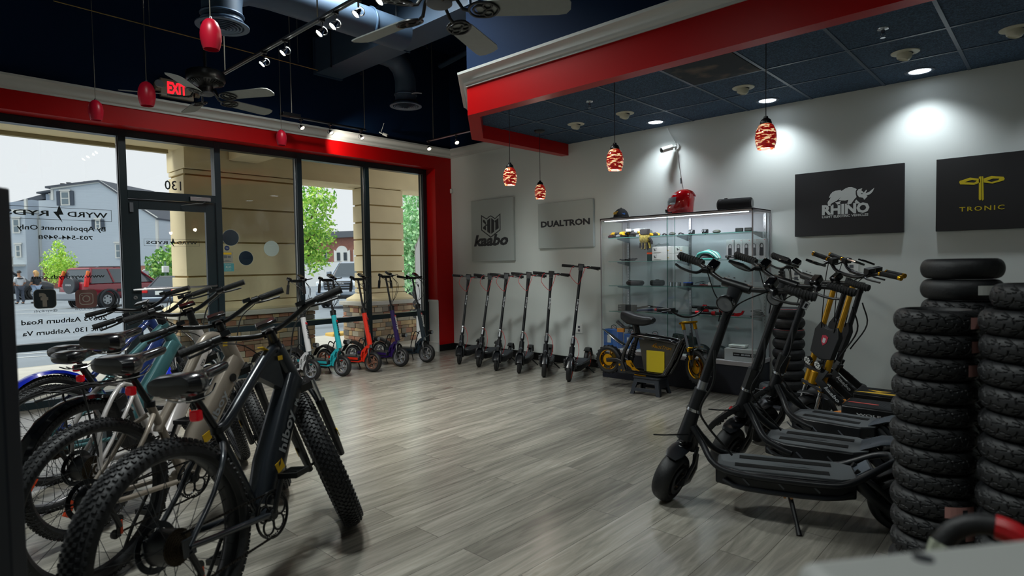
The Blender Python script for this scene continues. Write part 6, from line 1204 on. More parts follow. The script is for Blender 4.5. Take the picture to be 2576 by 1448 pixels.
# ---- large dual motor scooters on the right
NAM = mat('nami_black', '#0d1015', .38); DECK = mat('deck_plate', '#5d6265', .75, bump=.5, bscale=350); STRIP = mat('grip_strip', '#07080a', .95, bump=.6, bscale=400)
slick_t = lambda u, v: (.003 if ((u*40) % 1 < .35 and .12 < abs(v) < .18) or ((u*26+abs(v)*1.4) % 1 < .13 and abs(v) > .45) or ((u*40+.5) % 1 < .3 and abs(v) < .04) else 0)
def coil(b, p, q, r, n, w): 
    p, q = V(p), V(q); u, s_, d = b.frame(q-p); k = n*10
    return b.tube([p+(q-p)*(i/k)+(u*cos(2*pi*i/10)+s_*sin(2*pi*i/10))*r for i in range(k+1)], w, 6)
def nami(label, x, y, h, l, st, wb, zt=1.25, hoop=True, clamp=True):
    r = .142; dg = 72; S_ = steer_mat(wb, r, st, dg); I = Mx.Identity(4); A = lambda z, dx=0, yy=0: onaxis(wb, r, dg, z, dx, yy)
    t = thing('electric_scooter', label, 'scooter', group='large black electric scooters', M=lean_mat(x, y, h, l))
    for nm, M, xx in (('front_wheel', S_, wb), ('rear_wheel', I, 0)):
        b = B().mat(RUB2); b.T = M; tyre_grid(b, (xx, 0, r), (0, 1, 0), r, .096, slick_t, 130, 20, .40); w = b.build(nm, t)
        b = B().mat(SCM); b.T = M; b.lathe([(.094, -.034), (.094, .034), (.08, .04), (.03, .045), (.03, -.045), (.08, -.04)], (xx, 0, r), (0, 1, 0), 32, closed=True)
        for k in range(6): a = 2*pi*k/6; b.cyl((xx+.06*cos(a), -.046, r+.06*sin(a)), (xx+.06*cos(a), .046, r+.06*sin(a)), .006, n=8)
        b.mat(mat('brass_bolt', '#a9805a', .3, .8)); 
        for k in range(6): a = 2*pi*(k+.5)/6; b.cyl((xx+.045*cos(a), -.048, r+.045*sin(a)), (xx+.045*cos(a), .048, r+.045*sin(a)), .0035, n=8)
        b.build('hub_motor', w); b = B().mat(STL); b.T = M
        for s in (-1, 1): b.lathe([(.080, s*.05), (.080, s*.053), (.055, s*.053), (.055, s*.05)], (xx, 0, r), (0, 1, 0), 32, closed=True)
        b.build('brake_disc', w)
    # swing arms and shocks
    for M, xx, px, nm in ((S_, wb, wb-.155, 'front_swingarm'), (I, 0, .20, 'rear_swingarm')):
        d = 1 if px > xx else -1
        for s in (-1, 1):
            b = B().mat(NAM); b.T = M; b.oval([(xx, s*.072, r), (xx+d*.07, s*.074, r-.015), (xx+d*.13, s*.07, r+.03), (px, s*.05, r+.10)], [(.012, .026), (.012, .024), (.012, .022), (.012, .03)], 10).oval([(xx+d*.03, s*.074, r+.01), (xx+d*.10, s*.072, r+.075), (px, s*.05, r+.15)], (.010, .014), 8); b.build(nm, t)
    b = B().mat(BLK); b.T = S_; b.cyl((wb-.05, 0, r+.10), (wb-.10, 0, r+.24), .008); coil(b, (wb-.055, 0, r+.11), (wb-.095, 0, r+.225), .022, 6, .0045); b.mat(RED).cyl((wb-.098, 0, r+.225), (wb-.104, 0, r+.25), .018, n=16); b.build('front_shock', t)
    b = B().mat(BLK); coil(b, (.12, 0, .19), (.24, 0, .25), .022, 6, .0045); b.build('rear_shock', t)
    b = B().mat(NAM); b.T = S_; b.oval([(wb-.155, 0, r+.12), (wb-.14, 0, r+.24), A(.42)], [(.05, .03), (.055, .03), (.04, .036)], 12); b.oval([(wb-.13, 0, r+.17), (wb-.10, 0, r+.162), (wb-.05, 0, r+.166), (wb+.01, 0, r+.16), (wb+.05, 0, r+.15)], [(.03, .008), (.045, .008), (.05, .006), (.048, .005), (.03, .004)], 10); b.build('front_mudguard', t)
    b = B().mat(NAM).cyl(A(.36), A(.52), .042, .036, n=26).mat(CHR).cyl(A(.52), A(.535), .040, n=26); b.build('head_tube', t, label='black head tube with a chrome ring')
    if not hoop:
        for s in (-1, 1): B().mat(NAM).oval([A(.42, .01, s*.04), A(.36, .07, s*.055), A(.30, .12, s*.055), A(.26, .14, s*.05)], (.012, .018), 8).build('shock_bracket', t)
        b = B().mat(BLK); coil(b, A(.38, .06), A(.28, .12), .02, 5, .005); b.mat(RED).cyl(A(.385, .058), A(.40, .05), .016, n=14); b.build('top_shock', t)
    b = B().mat(NAM); b.T = S_; b.cyl(A(.535), A(.64 if clamp else .60), .036, .034, n=24).mat(ALU if hoop else NAM).cyl(A(.63), A(.685), .0255, n=20).mat(NAM).cyl(A(.68 if hoop else .56), A(1.08), .024, .0225, n=22)
    if not hoop: b.mat(BLK).cyl(A(.54), A(.66), .042, n=8)
    b.mat(NAM).oval([A(1.05), A(1.14), A(1.19)], [(.023, .023), (.034, .027), (.040, .028)], 12).build('steering_stem', t)
    b = B().mat(BLK); b.T = S_; b.tube([A(zt, -.03, -.36), A(zt-.01, -.02, -.24), A(zt-.045, .0, -.09), A(zt-.05, .0, 0), A(zt-.045, 0, .09), A(zt-.01, -.02, .24), A(zt, -.03, .36)], .0135, 12, smooth=4).cyl(A(zt-.05, 0, -.075), A(zt-.05, 0, .075), .024, n=18)
    for s in (-1, 1):
        for q in (.03, .06): b.mat(ALU).cyl(A(zt-.022, -.012, s*q), A(zt-.020, -.011, s*q), .005).mat(BLK)
    b.build('handlebar', t)
    for s in (-1, 1):
        b = B().mat(GRIPM); b.T = S_; b.cyl(A(zt-.005, -.025, s*.225), A(zt, -.03, s*.375), .021, n=18)
        for k in range(9): b.torus(A(zt-.003, -.028, s*(.24+.015*k)), (0, 1, .1), .021, .003, 16, 5)
        b.build('grip', t); b = B().mat(BLK); b.T = S_; b.tube([A(zt-.01, 0, s*.19), A(zt-.03, .06, s*.21), A(zt-.03, .065, s*.29), A(zt-.02, .06, s*.34)], [.010, .008, .007, .007], 8, smooth=4).cyl(A(zt-.02, .0, s*.17), A(zt-.02, .02, s*.20), .018, n=14); b.build('brake_lever', t)
        b = B().mat(GBK); b.T = S_; b.box(A(zt+.005, -.01, s*.16), (.07, .05, .045), rot=(.3*s, R(25), 0)); b.build('control_pod', t, bevel=.008)
    b = B().mat(GBK); b.T = S_; b.box(A(zt+.035, -.05, -.04), (.12, .085, .018), rot=(0, R(-25), 0)); b.build('display', t, bevel=.005)
    b = B().mat(GBK); b.T = S_; b.lathe([(.0, .0), (.03, .005), (.045, .03), (.047, .055), (.043, .058)], A(zt-.12, .03), (1, 0, -.15), 24).mat(mat('lens_dark', '#6a6f75', .06, .5)).lathe([(.0, .05), (.03, .056), (.043, .054)], A(zt-.12, .03), (1, 0, -.15), 24); b.build('headlight', t)
    b = B().mat(BLK); b.T = S_
    for k in range(4): b.tube([A(zt-.02, .02, (-1)**k*.17), A(zt-.09, .07, (-1)**k*.08), A(zt-.16, .03, (-1)**k*.035), A(zt-.24, .026, (-1)**k*.02)], .0035, 6, smooth=5)
    b.build('cable', t); B().mat(BLK).tube([A(.86, .0, .03), A(.70, -.05, .08), A(.56, -.03, .09), A(.46, -.09, .05), (wb-.32, .02, .30)], .006, 8, smooth=6).build('cable', t)
    # deck
    x0, x1 = .22, wb-.26; b = B().mat(NAM)
    dw = .142 if hoop else .158; oc = [(x0-.02, -.10), (x0+.05, -dw), (x1-.10, -dw), (x1+.02, -.08), (x1+.02, .08), (x1-.10, dw), (x0+.05, dw), (x0-.02, .10)]
    b.prism(oc, .165, .262); b.build('deck_box', t, bevel=.008); B().mat(DECK).prism([(x_*.985+.004, y_*.95) for x_, y_ in oc], .262, .268).build('deck_plate', t, flat=True)
    b = B().mat(STRIP)
    for s in (-1, 1): b.box(((x0+x1)/2, s*.066, .2692), ((x1-x0)*.72, .05, .003))
    b.build('grip_strip', t, flat=True) if 0 else [B().mat(STRIP).box(((x0+x1)/2+.01*s, s*.066, .2692), ((x1-x0)*.72, .05, .003)).build('grip_strip', t, flat=True) for s in (-1, 1)]
    text('NAMI', .20, .035, TM((x0+.16, .018, .2695), (1, 0, 0), (0, 1, 0)) @ Mx.Rotation(pi, 4, 'Z') @ Mx.Translation((-.20, 0, 0)), mat('ghost_letter', '#575d61', .7), 'deck_lettering', t, bold=.02, shear=-.2)
    for s in (-1, 1):
        B().mat(NAM).tube([A(.44, -.02, s*.025), A(.36, -.10, s*.05), (x1+.02, s*.12, .275)]+([(x1-.12, s*.15, .245), (x0+.15, s*.158, .24), (x0+.02, s*.145, .255), (x0-.12, s*.10, .33), (x0-.18, s*.05, .355), (x0-.185, 0, .357)] if hoop else [(x1-.06, s*.14, .235), (x1-.14, s*.145, .21)]), .0165 if hoop else .022, 10, smooth=4).build('side_rail', t)
        B().mat(NAM).tube([(x1-.02, s*.12, .20), (x1-.12, s*.148, .175), (x0+.12, s*.15, .172), (x0, s*.12, .20)], .012, 8, smooth=3).build('lower_rail', t)
        for k in range(3): B().mat(GRY).box((x0+.16+.16*k, s*(dw+.002), .21), (.045, .003, .008), rot=(0, R(-45), 0)).build('side_stripe', t)
    if hoop: B().mat(NAM).box((x0-.06, 0, .285), (.09, .15, .02), rot=(0, R(35), 0)).mat(mat('hoop_plate', '#4a525c', .5)).box((x0-.055, 0, .292), (.075, .13, .014), rot=(0, R(35), 0)).build('kick_plate', t, bevel=.004)
    else: B().mat(mat('tail_grey', '#3a424c', .45)).oval([(x0+.02, 0, .27), (x0-.08, 0, .31), (x0-.20, 0, .325), (x0-.27, 0, .30)], [(.10, .008), (.085, .016), (.07, .014), (.05, .006)], 12).build('tail_fender', t)
    B().mat(NAM).oval([(.16, 0, .24), (.05, 0, .30), (-.07, 0, .295), (-.16, 0, .22)], [(.05, .006)]*4, 10).build('rear_mudguard', t)
    B().mat(BLK).tube([(.50, .10, .17), (.47, .19, .05), (.46, .225, .004)], [.013, .010, .014], 10).mat(mat('brass_bolt', '#a9805a', .3, .8)).cyl((.49, .125, .15), (.49, .135, .15), .007).cyl((.52, .125, .15), (.52, .135, .15), .007).build('kickstand', t)
    b = B().mat(BLK); b.tube([(wb-.10, .05, .40), (wb+.02, .17, .42), (wb+.06, .21, .43)], .004, 6).build('side_peg', t)
    return t
n1 = nami('black electric scooter nearest to the camera with a tubular tail hoop', 6.52, -2.90, R(201), .01, R(70), 1.09)
n2 = nami('middle black electric scooter with a solid tail fender', 6.49, -2.42, R(189), .03, R(74), .98, zt=1.25, hoop=False)
n3 = nami('third black electric scooter with a hanging key tag, nearest to the yellow stems', 6.43, -1.90, R(178), .01, R(73), .955, zt=1.25, hoop=False)
p = PX(2029, 765, 4.0); t = thing('key_tag', 'small framed tag hanging from the third scooter handlebar', 'tag', p); t.rotation_euler = (R(10), R(25), R(40)); B().mat(ALU).tube([(0, 0, .05), (.004, 0, .03), (0, 0, .018)], .0015, 5).build('key_ring', t); B().mat(DGY).box((0, 0, -.01), (.035, .004, .055)).mat(SIL).box((0, -.0025, -.01), (.03, .001, .05)).mat(DGY).box((0, -.003, -.01), (.018, .001, .03)).build('tag_plate', t)
# ---- gold stemmed scooters
KGD = mat('gold_stem', '#c9951a', .18, .55, coat=.4); FEN = mat('fender_black', '#0b0d10', .4)
def wolf(label, x, y, h, l, st, gold, bolt_deck):
    wb, r, dg, zt = 1.02, .142, 75, 1.28; S_ = steer_mat(wb, r, st, dg); I = Mx.Identity(4); A = lambda z, dx=0, yy=0: onaxis(wb, r, dg, z, dx, yy); G = KGD if gold else NAM
    t = thing('electric_scooter', label, 'scooter', group='twin stem electric scooters', M=lean_mat(x, y, h, l))
    for nm, M, xx in (('front_wheel', S_, wb), ('rear_wheel', I, 0)):
        b = B().mat(RUB2); b.T = M; tyre_grid(b, (xx, 0, r), (0, 1, 0), r, .096, slick_t, 90, 14, .40); w = b.build(nm, t); b = B().mat(SCM); b.T = M; b.cyl((xx, -.045, r), (xx, .045, r), .09, n=30); b.build('hub_motor', w)
    for s in (-1, 1):
        b = B().mat(G); b.T = S_; b.cyl(A(.62, 0, s*.075), A(1.16, 0, s*.075), .0205, n=20); b.mat(G).cyl(A(.34, 0, s*.075), A(.60, 0, s*.075), .024, n=20).mat(BLK); 
        for z in (.74, 1.08): b.cyl(A(z, 0, s*.075), A(z+.03, 0, s*.075), .0245, n=18)
        b.build('stem_tube', t, label='gold anodised stem tube' if gold else None)
        b = B().mat(CHR); b.T = S_; b.cyl(A(.18, 0, s*.075), A(.36, 0, s*.075), .016, n=16); b.mat(SCM).box((wb+.0, s*.075, r+.02), (.05, .03, .08)); b.build('fork_slider', t)
    b = B().mat(SCM); b.T = S_; sh = [(-.10, -.12), (-.115, .06), (-.08, .13), (-.03, .095), (.03, .095), (.08, .13), (.115, .06), (.10, -.12), (0, -.15)]; MS = TM(A(.72, .03), (0, 1, 0), (-.26, 0, .97)); b.prism(sh, -.045, .0, MS); b.build('face_plate', t, bevel=.006)
    b = B(); b.T = S_; b.mat(mat('badge_red', '#a8203a', .4)).prism([(-.028, .035), (0, .045), (.028, .035), (.026, -.01), (0, -.04), (-.026, -.01)], .0, .003, MS).mat(SIL).prism([(-.014, .02), (.014, .02), (.012, -.012), (0, -.02), (-.012, -.012)], .003, .0045, MS); b.build('shield_badge', t, flat=True, label='red and silver shield badge')
    for s in (-1, 1):
        b = B().mat(GBK); b.T = S_; c = A(.56, .055, s*.05); b.lathe([(0, 0), (.03, .004), (.038, .03), (.036, .034)], c, (1, 0, -.1), 22).mat(CHR).lathe([(0, .026), (.034, .030)], c, (1, 0, -.1), 22)
        for k in range(7): a = 2*pi*k/7; q = c+V((.032, .02*cos(a), .02*sin(a))); b.mat(WHT).sph(q, .007, 8, 5)
        b.build('round_headlight', t)
    b = B().mat(SCM); b.T = S_; b.box(A(.48), (.06, .22, .03), rot=(0, R(-15), 0)).box(A(.36), (.05, .21, .03), rot=(0, R(-15), 0)).mat(G).cyl(A(.38, .02), A(.48, .02), .034, n=20); b.build('fork_crown', t, bevel=.006)
    b = B().mat(BLK); b.T = S_; b.tube([A(zt, -.04, -.36), A(zt-.01, -.03, -.22), A(zt-.06, .0, -.09), A(zt-.06, .0, .09), A(zt-.01, -.03, .22), A(zt, -.04, .36)], .0135, 10, smooth=4); b.build('handlebar', t)
    for s in (-1, 1):
        b = B().mat(GRIPM); b.T = S_; b.cyl(A(zt-.005, -.035, s*.24), A(zt, -.04, s*.37), .0175, n=16).mat(GLD).cyl(A(zt, -.04, s*.37), A(zt, -.04, s*.388), .0185, n=16).cyl(A(zt-.006, -.034, s*.225), A(zt-.006, -.034, s*.238), .0185, n=16); b.build('grip', t, label='black grip with gold collars')
        b = B().mat(BLK); b.T = S_; b.tube([A(zt-.01, 0, s*.18), A(zt-.03, .06, s*.20), A(zt-.03, .06, s*.32)], .007, 8, smooth=4).box(A(zt, -.01, s*.16), (.06, .04, .04)); b.build('brake_lever', t)
    b = B().mat(GBK); b.T = S_; b.box(A(zt+.02, -.05, 0), (.10, .08, .016), rot=(0, R(-25), 0)); b.build('display', t, bevel=.004)
    b = B().mat(BLK); b.T = S_
    for k in range(3): b.tube([A(zt-.02, .02, (-1)**k*.17), A(zt-.12, .08, (-1)**k*.10), A(.80, .03, (-1)**k*.06)], .0035, 6, smooth=5)
    b.tube([A(1.0, -.03, .10), A(.82, -.10, .14), A(.62, -.04, .11)], .006, 6, smooth=5); b.build('cable', t)
    x0, x1 = .20, .74; B().mat(FEN).box(((x0+x1)/2, 0, .215), (x1-x0, .26, .10)).build('deck_box', t, bevel=.01)
    b = B().mat(mat('ribbed_deck', '#2a2d30', .7)).box(((x0+x1)/2, 0, .268), (x1-x0-.01, .25, .006))
    for k in range(16): b.box(((x0+x1)/2, -.115+.0153*k, .272), (x1-x0-.02, .006, .003))
    d_ = b.build('deck_plate', t, flat=True)
    if bolt_deck: B().mat(YEL).prism([(.74, .09), (.46, .10), (.38, .02), (.30, .03), (.30, .015), (.40, .005), (.46, .05), (.60, .05), (.50, -.02), (.66, -.02), (.56, .04), (.70, .07)], .2735, .2745).box((.30, -.01, .274), (.16, .008, .001)).build('deck_mark', t, flat=True, label='yellow lightning mark')
    else: B().mat(mat('coral_mark', '#c4463e', .5)).prism([(x_+.62, y_+.02) for x_, y_ in rrect(.20, .022, .01)], .2735, .2745).build('deck_mark', t, flat=True, label='coral pill shaped mark')
    for s in (-1, 1):
        text('WOLF KING', .30, .018, TM((x1-.10, s*.1315, .205), (-s, 0, 0), (0, 0, 1)) if s > 0 else TM((x0+.1, s*.1315, .205), (1, 0, 0), (0, 0, 1)), SIL, 'side_lettering', t, bold=.03); B().mat(mat('yellow_rail', '#d0a21c', .3)).cyl((x0+.02, s*.137, .178), (x1-.03, s*.137, .178), .006, n=8).build('side_rail', t, label='thin yellow rail')
        B().mat(FEN).oval([(.74, s*.11, .27), (.82, s*.11, .34), (.90, s*.09, .42), A(.50, -.06, s*.06)], [(.008, .03)]*4, 8).build('neck_arm', t); text('kaabo', .14, .028, TM((.75 if s < 0 else .86, s*.1195, .275 if s < 0 else .375), (-s*.68, 0, -s*.73) if s > 0 else (.68, 0, .73), (-.7, 0, .7)), SIL, 'neck_lettering', t, bold=.03, shear=.2)
    B().mat(FEN).oval([(.18, 0, .25), (.06, 0, .305), (-.07, 0, .30), (-.17, 0, .22)], [(.055, .006)]*4, 10).build('rear_mudguard', t); B().mat(FEN).oval([(wb-.22, 0, .16), (wb-.17, 0, .27), (wb-.07, 0, .305), (wb+.05, 0, .30)], [(.055, .005)]*4, 10).build('front_mudguard', t)
    B().mat(ORG if 0 else mat('orange_arm', '#cf7d16', .35)).cyl((.86, .06, .16), (.74, .08, .20), .016, n=12).build('swingarm', t); B().mat(BLK).tube([(.45, .12, .17), (.43, .19, .02), (.43, .2, .004)], .01, 8).build('kickstand', t)
    return t
wolf('twin gold stemmed electric scooter with a shield badge and round headlights', 6.64, -1.33, R(180), .02, R(62), True, False)
wolf('rear electric scooter with gold grip collars and a yellow lightning deck, next to the wall', 6.60, -.84, R(180), .02, R(56), False, True)
# ================================================================= bicycles
def knob_tyre(b, c, Ro, w, N, rows, kh=.006, ax=(0, 1, 0)):
    u, s_, d = b.frame(ax); c = V(c); tyre_grid(b, c, ax, Ro-kh*.6, w, lambda a, v: 0, 96, 16, .47)
    for i in range(N):
        for v, L, Wd, ph in rows:
            a = 2*pi*(i+ph)/N; t = math.asin(v); cr = max(cos(t), 0); e = u*cos(a)+s_*sin(a); tg = (-u*sin(a)+s_*cos(a))
            rr = Ro-kh*.6-w*.47*(1-cr**.75); n_ = (e*cos(t)+d*sin(t)); m = Mx((tg, n_.cross(tg), n_)).transposed(); b.box(c+e*rr+d*(v*w/2)+n_*kh*.3, (L, Wd, kh), rot=m, taper=.8)
    return b
def lathe_wheel(t, name, M, x, r, w, fat, rimcol, cassette=False, motor=False):
    b = B().mat(RUB2); b.T = M
    rows = [(-.12, .012, .016, 0), (.12, .012, .016, .5), (-.38, .013, .014, .5), (.38, .013, .014, 0), (-.66, .012, .013, 0), (.66, .012, .013, .5), (-.90, .014, .010, .5), (.90, .014, .010, 0)] if fat else [(-.2, .010, .012, 0), (.2, .010, .012, .5), (-.62, .011, .010, .5), (.62, .011, .010, 0), (-.92, .010, .008, 0), (.92, .010, .008, .5)]
    knob_tyre(b, (x, 0, r), r, w, 84 if fat else 96, rows, .007 if fat else .005); o = b.build(name, t)
    ri = r-w*.47-.014; rw = w*.36; b = B().mat(rimcol); b.T = M; b.lathe([(ri+.012, -rw), (ri+.012, rw), (ri, rw*.95), (ri-.010, rw*.5), (ri-.010, -rw*.5), (ri, -rw*.95)], (x, 0, r), (0, 1, 0), 56, closed=True); b.build('rim', o)
    b = B().mat(STL); b.T = M; hr = .062 if motor else .024; hw_ = .035
    for k in range(32):
        s = 1 if k % 2 else -1; a = 2*pi*k/32; a2 = a+(.55 if (k//2) % 2 else -.55)*(.6 if motor else 1.0)
        b.tube([(x+hr*cos(a2), s*hw_, r+hr*sin(a2)), (x+(ri-.008)*cos(a), s*rw*.25, r+(ri-.008)*sin(a))], .0013, 4)
    b.build('spokes', o); b = B().mat(BLK); b.T = M; b.cyl((x, -.05, r), (x, .05, r), .02, n=16).cyl((x, -hw_-.006, r), (x, hw_+.006, r), hr, n=30).cyl((x, -.08, r), (x, .08, r), .007); b.build('hub', o)
    b = B().mat(STL); b.T = M; b.lathe([(.088, .052), (.088, .054), (.066, .054), (.066, .052)], (x, 0, r), (0, 1, 0), 36, closed=True)
    for k in range(6): a = 2*pi*k/6; b.box((x+.045*cos(a), .053, r+.045*sin(a)), (.05, .002, .008), rot=(0, -a, 0))
    b.build('brake_disc', o)
    if cassette:
        b = B().mat(mat('cassette_steel', '#4d4438', .4, .8)); b.T = M
        for k in range(7):
            rr = .06-.0055*k; b.lathe([(rr, -.042-.0045*k), (rr, -.044-.0045*k), (rr*.6, -.044-.0045*k), (rr*.6, -.042-.0045*k)], (x, 0, r), (0, 1, 0), 40, closed=True)
            for q in range(int(12+rr*260)): a = 2*pi*q/int(12+rr*260); b.box((x+rr*cos(a), -.043-.0045*k, r+rr*sin(a)), (.005, .0018, .004), rot=(0, -a, 0))
        b.build('cassette', o)
    b = B().mat(mat('amber_reflector', '#d0431a', .3)); b.T = M; b.box((x+ri*.66*cos(4.1), -.014, r+ri*.66*sin(4.1)), (.075, .014, .03), rot=(0, -4.1, 0)); b.build('wheel_reflector', o); return o
def saddle(t, c, tilt=0, slim=False):
    b = B().mat(mat('saddle_vinyl', '#101114', .22, coat=.35)); rg = []; k = .75 if slim else 1
    for x, w, z0, z1 in ((-.125, .05, .01, .04), (-.115, .095, -.015, .055), (-.075, .115, -.035, .062), (-.02, .095, -.035, .054), (.02, .055, -.012, .047), (.06, .032, .0, .046), (.12, .025, .008, .05), (.165, .021, .014, .054), (.185, .010, .026, .048)):
        rg.append([V((x, w*k*math.copysign(abs(cos(a))**.7, cos(a)), (z0*(.6 if slim else 1)+z1)/2+(z1-z0*(.6 if slim else 1))/2*math.copysign(abs(sin(a))**.75, sin(a)))) for a in [2*pi*i/24 for i in range(24)]])
    b.T = Mx.Translation(c) @ Mx.Rotation(tilt, 4, 'Y'); b.loft(rg); s = b.build('saddle', t)
    b = B().mat(CHR); b.T = Mx.Translation(c)
    for q in (-1, 1): b.tube([(-.10, q*.03, -.035), (-.05, q*.02, -.055), (.05, q*.02, -.05), (.10, q*.01, -.015)], .0035, 6, smooth=3)
    b.build('saddle_rail', s)
def ebike(label, x, y, h, l, st, wb, r, w, style, col, seatz, barz, fat=False):
    F = mat('frame_'+col[1:], col, .3, .25, coat=.25); dg = 67; axx = wb-.05/sin(R(67)); S_ = Mx.Translation((axx, 0, .35)) @ Mx.Rotation(st, 4, V((-cos(R(dg)), 0, sin(R(dg))))) @ Mx.Translation((-axx, 0, -.35)); I = Mx.Identity(4)
    A = lambda z, dx=0, yy=0: V((axx-(z-.35)/math.tan(R(dg))+dx, yy, z))
    t = thing('electric_bicycle', label, 'bicycle', group='electric bicycles parked side by side', M=lean_mat(x, y, h, l))
    rimc = mat('rim_black', '#1b1d20', .35, .5) if style != 'teal' else mat('rim_silver_bike', '#9a9da2', .3, .8)
    lathe_wheel(t, 'front_wheel', S_, wb, r, w, fat, rimc); lathe_wheel(t, 'rear_wheel', I, 0, r, w, fat, rimc, cassette=True, motor=True)
    BB = V((.45, 0, .30)); HT, HBt = A(.985), A(.80); SC = V((.285, 0, .70 if seatz > .85 else .62))
    b = B().mat(F)
    if style == 'p6':
        b.oval([HBt+V((0, 0, .02)), BB+V((.10, 0, .18)), BB+V((.02, 0, .03))], [(.048, .062), (.056, .074), (.05, .06)], 18)
        b.tube([HT+V((-.005, 0, -.03)), HT+V((-.06, 0, -.035)), (.36, 0, .735), SC], [.03, .024, .022, .022], 14, smooth=5); b.oval([HT+V((.0, 0, -.02)), HBt+V((.02, 0, -.01))], (.032, .04), 14)
        b.prism([(HT.x-.03, HT.z-.02), (HBt.x-.07, HBt.z-.03), (HT.x-.16, HT.z-.12)], -.022, .022, MY)
    elif style == 'p7':
        b.oval([HBt+V((0, 0, .03)), BB+V((.10, 0, .18)), BB+V((.02, 0, .03))], [(.040, .06), (.045, .07), (.045, .055)], 18)
        b.tube([HT+V((-.005, 0, -.03)), HT+V((-.12, 0, -.02)), (.50, 0, .80), (.34, 0, .60), (.32, 0, .56)], [.028, .026, .024, .022, .022], 14, smooth=5); b.oval([HT+V((.0, 0, -.02)), HBt+V((.02, 0, -.01))], (.03, .038), 14)
    elif style == 'ex':
        b.oval([HBt+V((0, 0, .05)), (.66, 0, .52), (.52, 0, .32), BB], [(.034, .05), (.036, .055), (.036, .05), (.04, .045)], 16); b.oval([HT+V((.0, 0, -.02)), HBt+V((.02, 0, -.01))], (.03, .036), 14)
    else:
        b.oval([HBt+V((0, 0, .03)), BB+V((.12, 0, .20)), BB+V((.02, 0, .03))], [(.038, .05), (.042, .058), (.042, .05)], 16); b.tube([HT+V((-.005, 0, -.04)), (.32, 0, .64), (.26, 0, .58)], [.026, .021, .02], 12, smooth=4); b.oval([HT+V((.0, 0, -.02)), HBt+V((.02, 0, -.01))], (.03, .036), 14)
    b.tube([SC, BB+V((0, 0, .0))], .019, 12); b.cyl(BB+V((0, -.055, 0)), BB+V((0, .055, 0)), .03, n=20)
    ys = w*.5+.03
    for s in (-1, 1):
        b.tube([BB+V((-.02, s*.045, -.01)), (r+.03 if fat else r+.02, s*(w*.5+.022), .31), (.12, s*ys, r-.02), (0, s*(ys+.005), r)], [.015, .013, .012, .012], 10, smooth=3)
        b.tube([SC+V((0, s*.018, -.05)), (.22, s*ys*.85, SC.z-.10), (.14, s*ys, .5), (0, s*(ys+.005), r)], [.012, .011, .010, .010], 10, smooth=3); b.box((0, s*(ys+.006), r), (.05, .008, .06))
    b.build('frame', t, ang=45)
    S2 = V((.2, 0, seatz)); d = (S2-V((0, 0, .05))-SC)
    b = B().mat(BLK).cyl(SC-d.normalized()*.02, SC+d, .0145, n=14).mat(BLK).cyl(SC-V((0, 0, .012)), SC+V((0, 0, .014)), .024, n=18).box(S2+V((0, 0, -.05)), (.06, .03, .03)); b.build('seat_post', t); saddle(t, S2, R(-3), style == 'teal')
    b = B().mat(mat('tail_lens', '#c4101c', .15, emit='#7a0810', es=.35)).box(SC+d*.55+V((-.045, 0, 0)), (.028, .045, .042)); b.build('tail_light', t, bevel=.008, label='red tail lamp')
    # steering parts
    b = B().mat(BLK); b.T = S_
    b.cyl(A(.765), A(1.0), .026, n=18).box(A(.76, .0), (.07, .15 if fat else .12, .035), rot=(0, R(-23), 0)); b.tube([A(.76, 0, -.06), A(.76, 0, .06)], .02, 10)
    fy = w*.5+.032
    b.mat(GRY if style == 'p7' else BLK).mat(CHR)
    for s in (-1, 1): b.cyl(A(.77, .01, s*fy), A(.62, .01, s*fy), .015, n=16)
    b.mat(mat('fork_lower', '#171a1f', .35))
    for s in (-1, 1): b.tube([A(.66, .01, s*fy), A(.5, .014, s*fy), (wb, s*fy, r-.02)], [.023, .021, .016], 14)
    b.tube([A(.60, .01, -fy), (wb-.06, -fy*.7, r*2+.035), (wb-.05, 0, r*2+.045), (wb-.06, fy*.7, r*2+.035), A(.60, .01, fy)], .012, 10, smooth=4); b.build('suspension_fork', t)
    for s in (-1, 1): b = B().mat(YEL); b.T = S_; b.box(A(.47, .0, s*(fy+.021)), (.022, .003, .04), rot=(0, R(-23), 0)); b.build('fork_sticker', t, label='yellow fork sticker')
    bz = barz; b = B().mat(BLK); b.T = S_; SP = A(bz-.03, .05); b.cyl(A(.985), A(bz-.035), .021, n=16).oval([A(bz-.045), SP], (.022, .02), 10)
    if style == 'ex': pts = [A(bz+.03, -.10, -.34), A(bz+.03, -.06, -.22), A(bz+.0, .02, -.14), A(bz-.03, .05, -.05), A(bz-.03, .05, .05), A(bz, .02, .14), A(bz+.03, -.06, .22), A(bz+.03, -.10, .34)]
    else: pts = [A(bz+.02, -.04, -.36), A(bz+.02, -.02, -.22), A(bz-.015, .04, -.10), SP+V((0, -.03, 0)), SP+V((0, .03, 0)), A(bz-.015, .04, .10), A(bz+.02, -.02, .22), A(bz+.02, -.04, .36)]
    b.tube(pts, .0125, 12, smooth=4); b.cyl(SP+V((0, -.03, 0)), SP+V((0, .03, 0)), .022, n=16); b.build('handlebar', t)
    for s in (-1, 1):
        e, i_ = V(pts[0 if s < 0 else -1]), V(pts[1 if s < 0 else -2]); dd = (i_-e).normalized()
        b = B().mat(GRIPM); b.T = S_; b.cyl(e, e+dd*.125, .0175, .0165, n=16); b.build('grip', t)
        b = B().mat(BLK); b.T = S_; p = e+dd*.15; b.tube([p, p+V((.045, s*-.01, -.01)), p+V((.06, s*.05, -.02)), p+V((.05, s*.13, -.025))], [.009, .008, .006, .006], 8, smooth=4).cyl(p-dd*.015, p+dd*.02, .018, n=12).box(p+dd*.045+V((0, 0, .012)), (.035, .04, .02)); b.build('brake_lever', t)
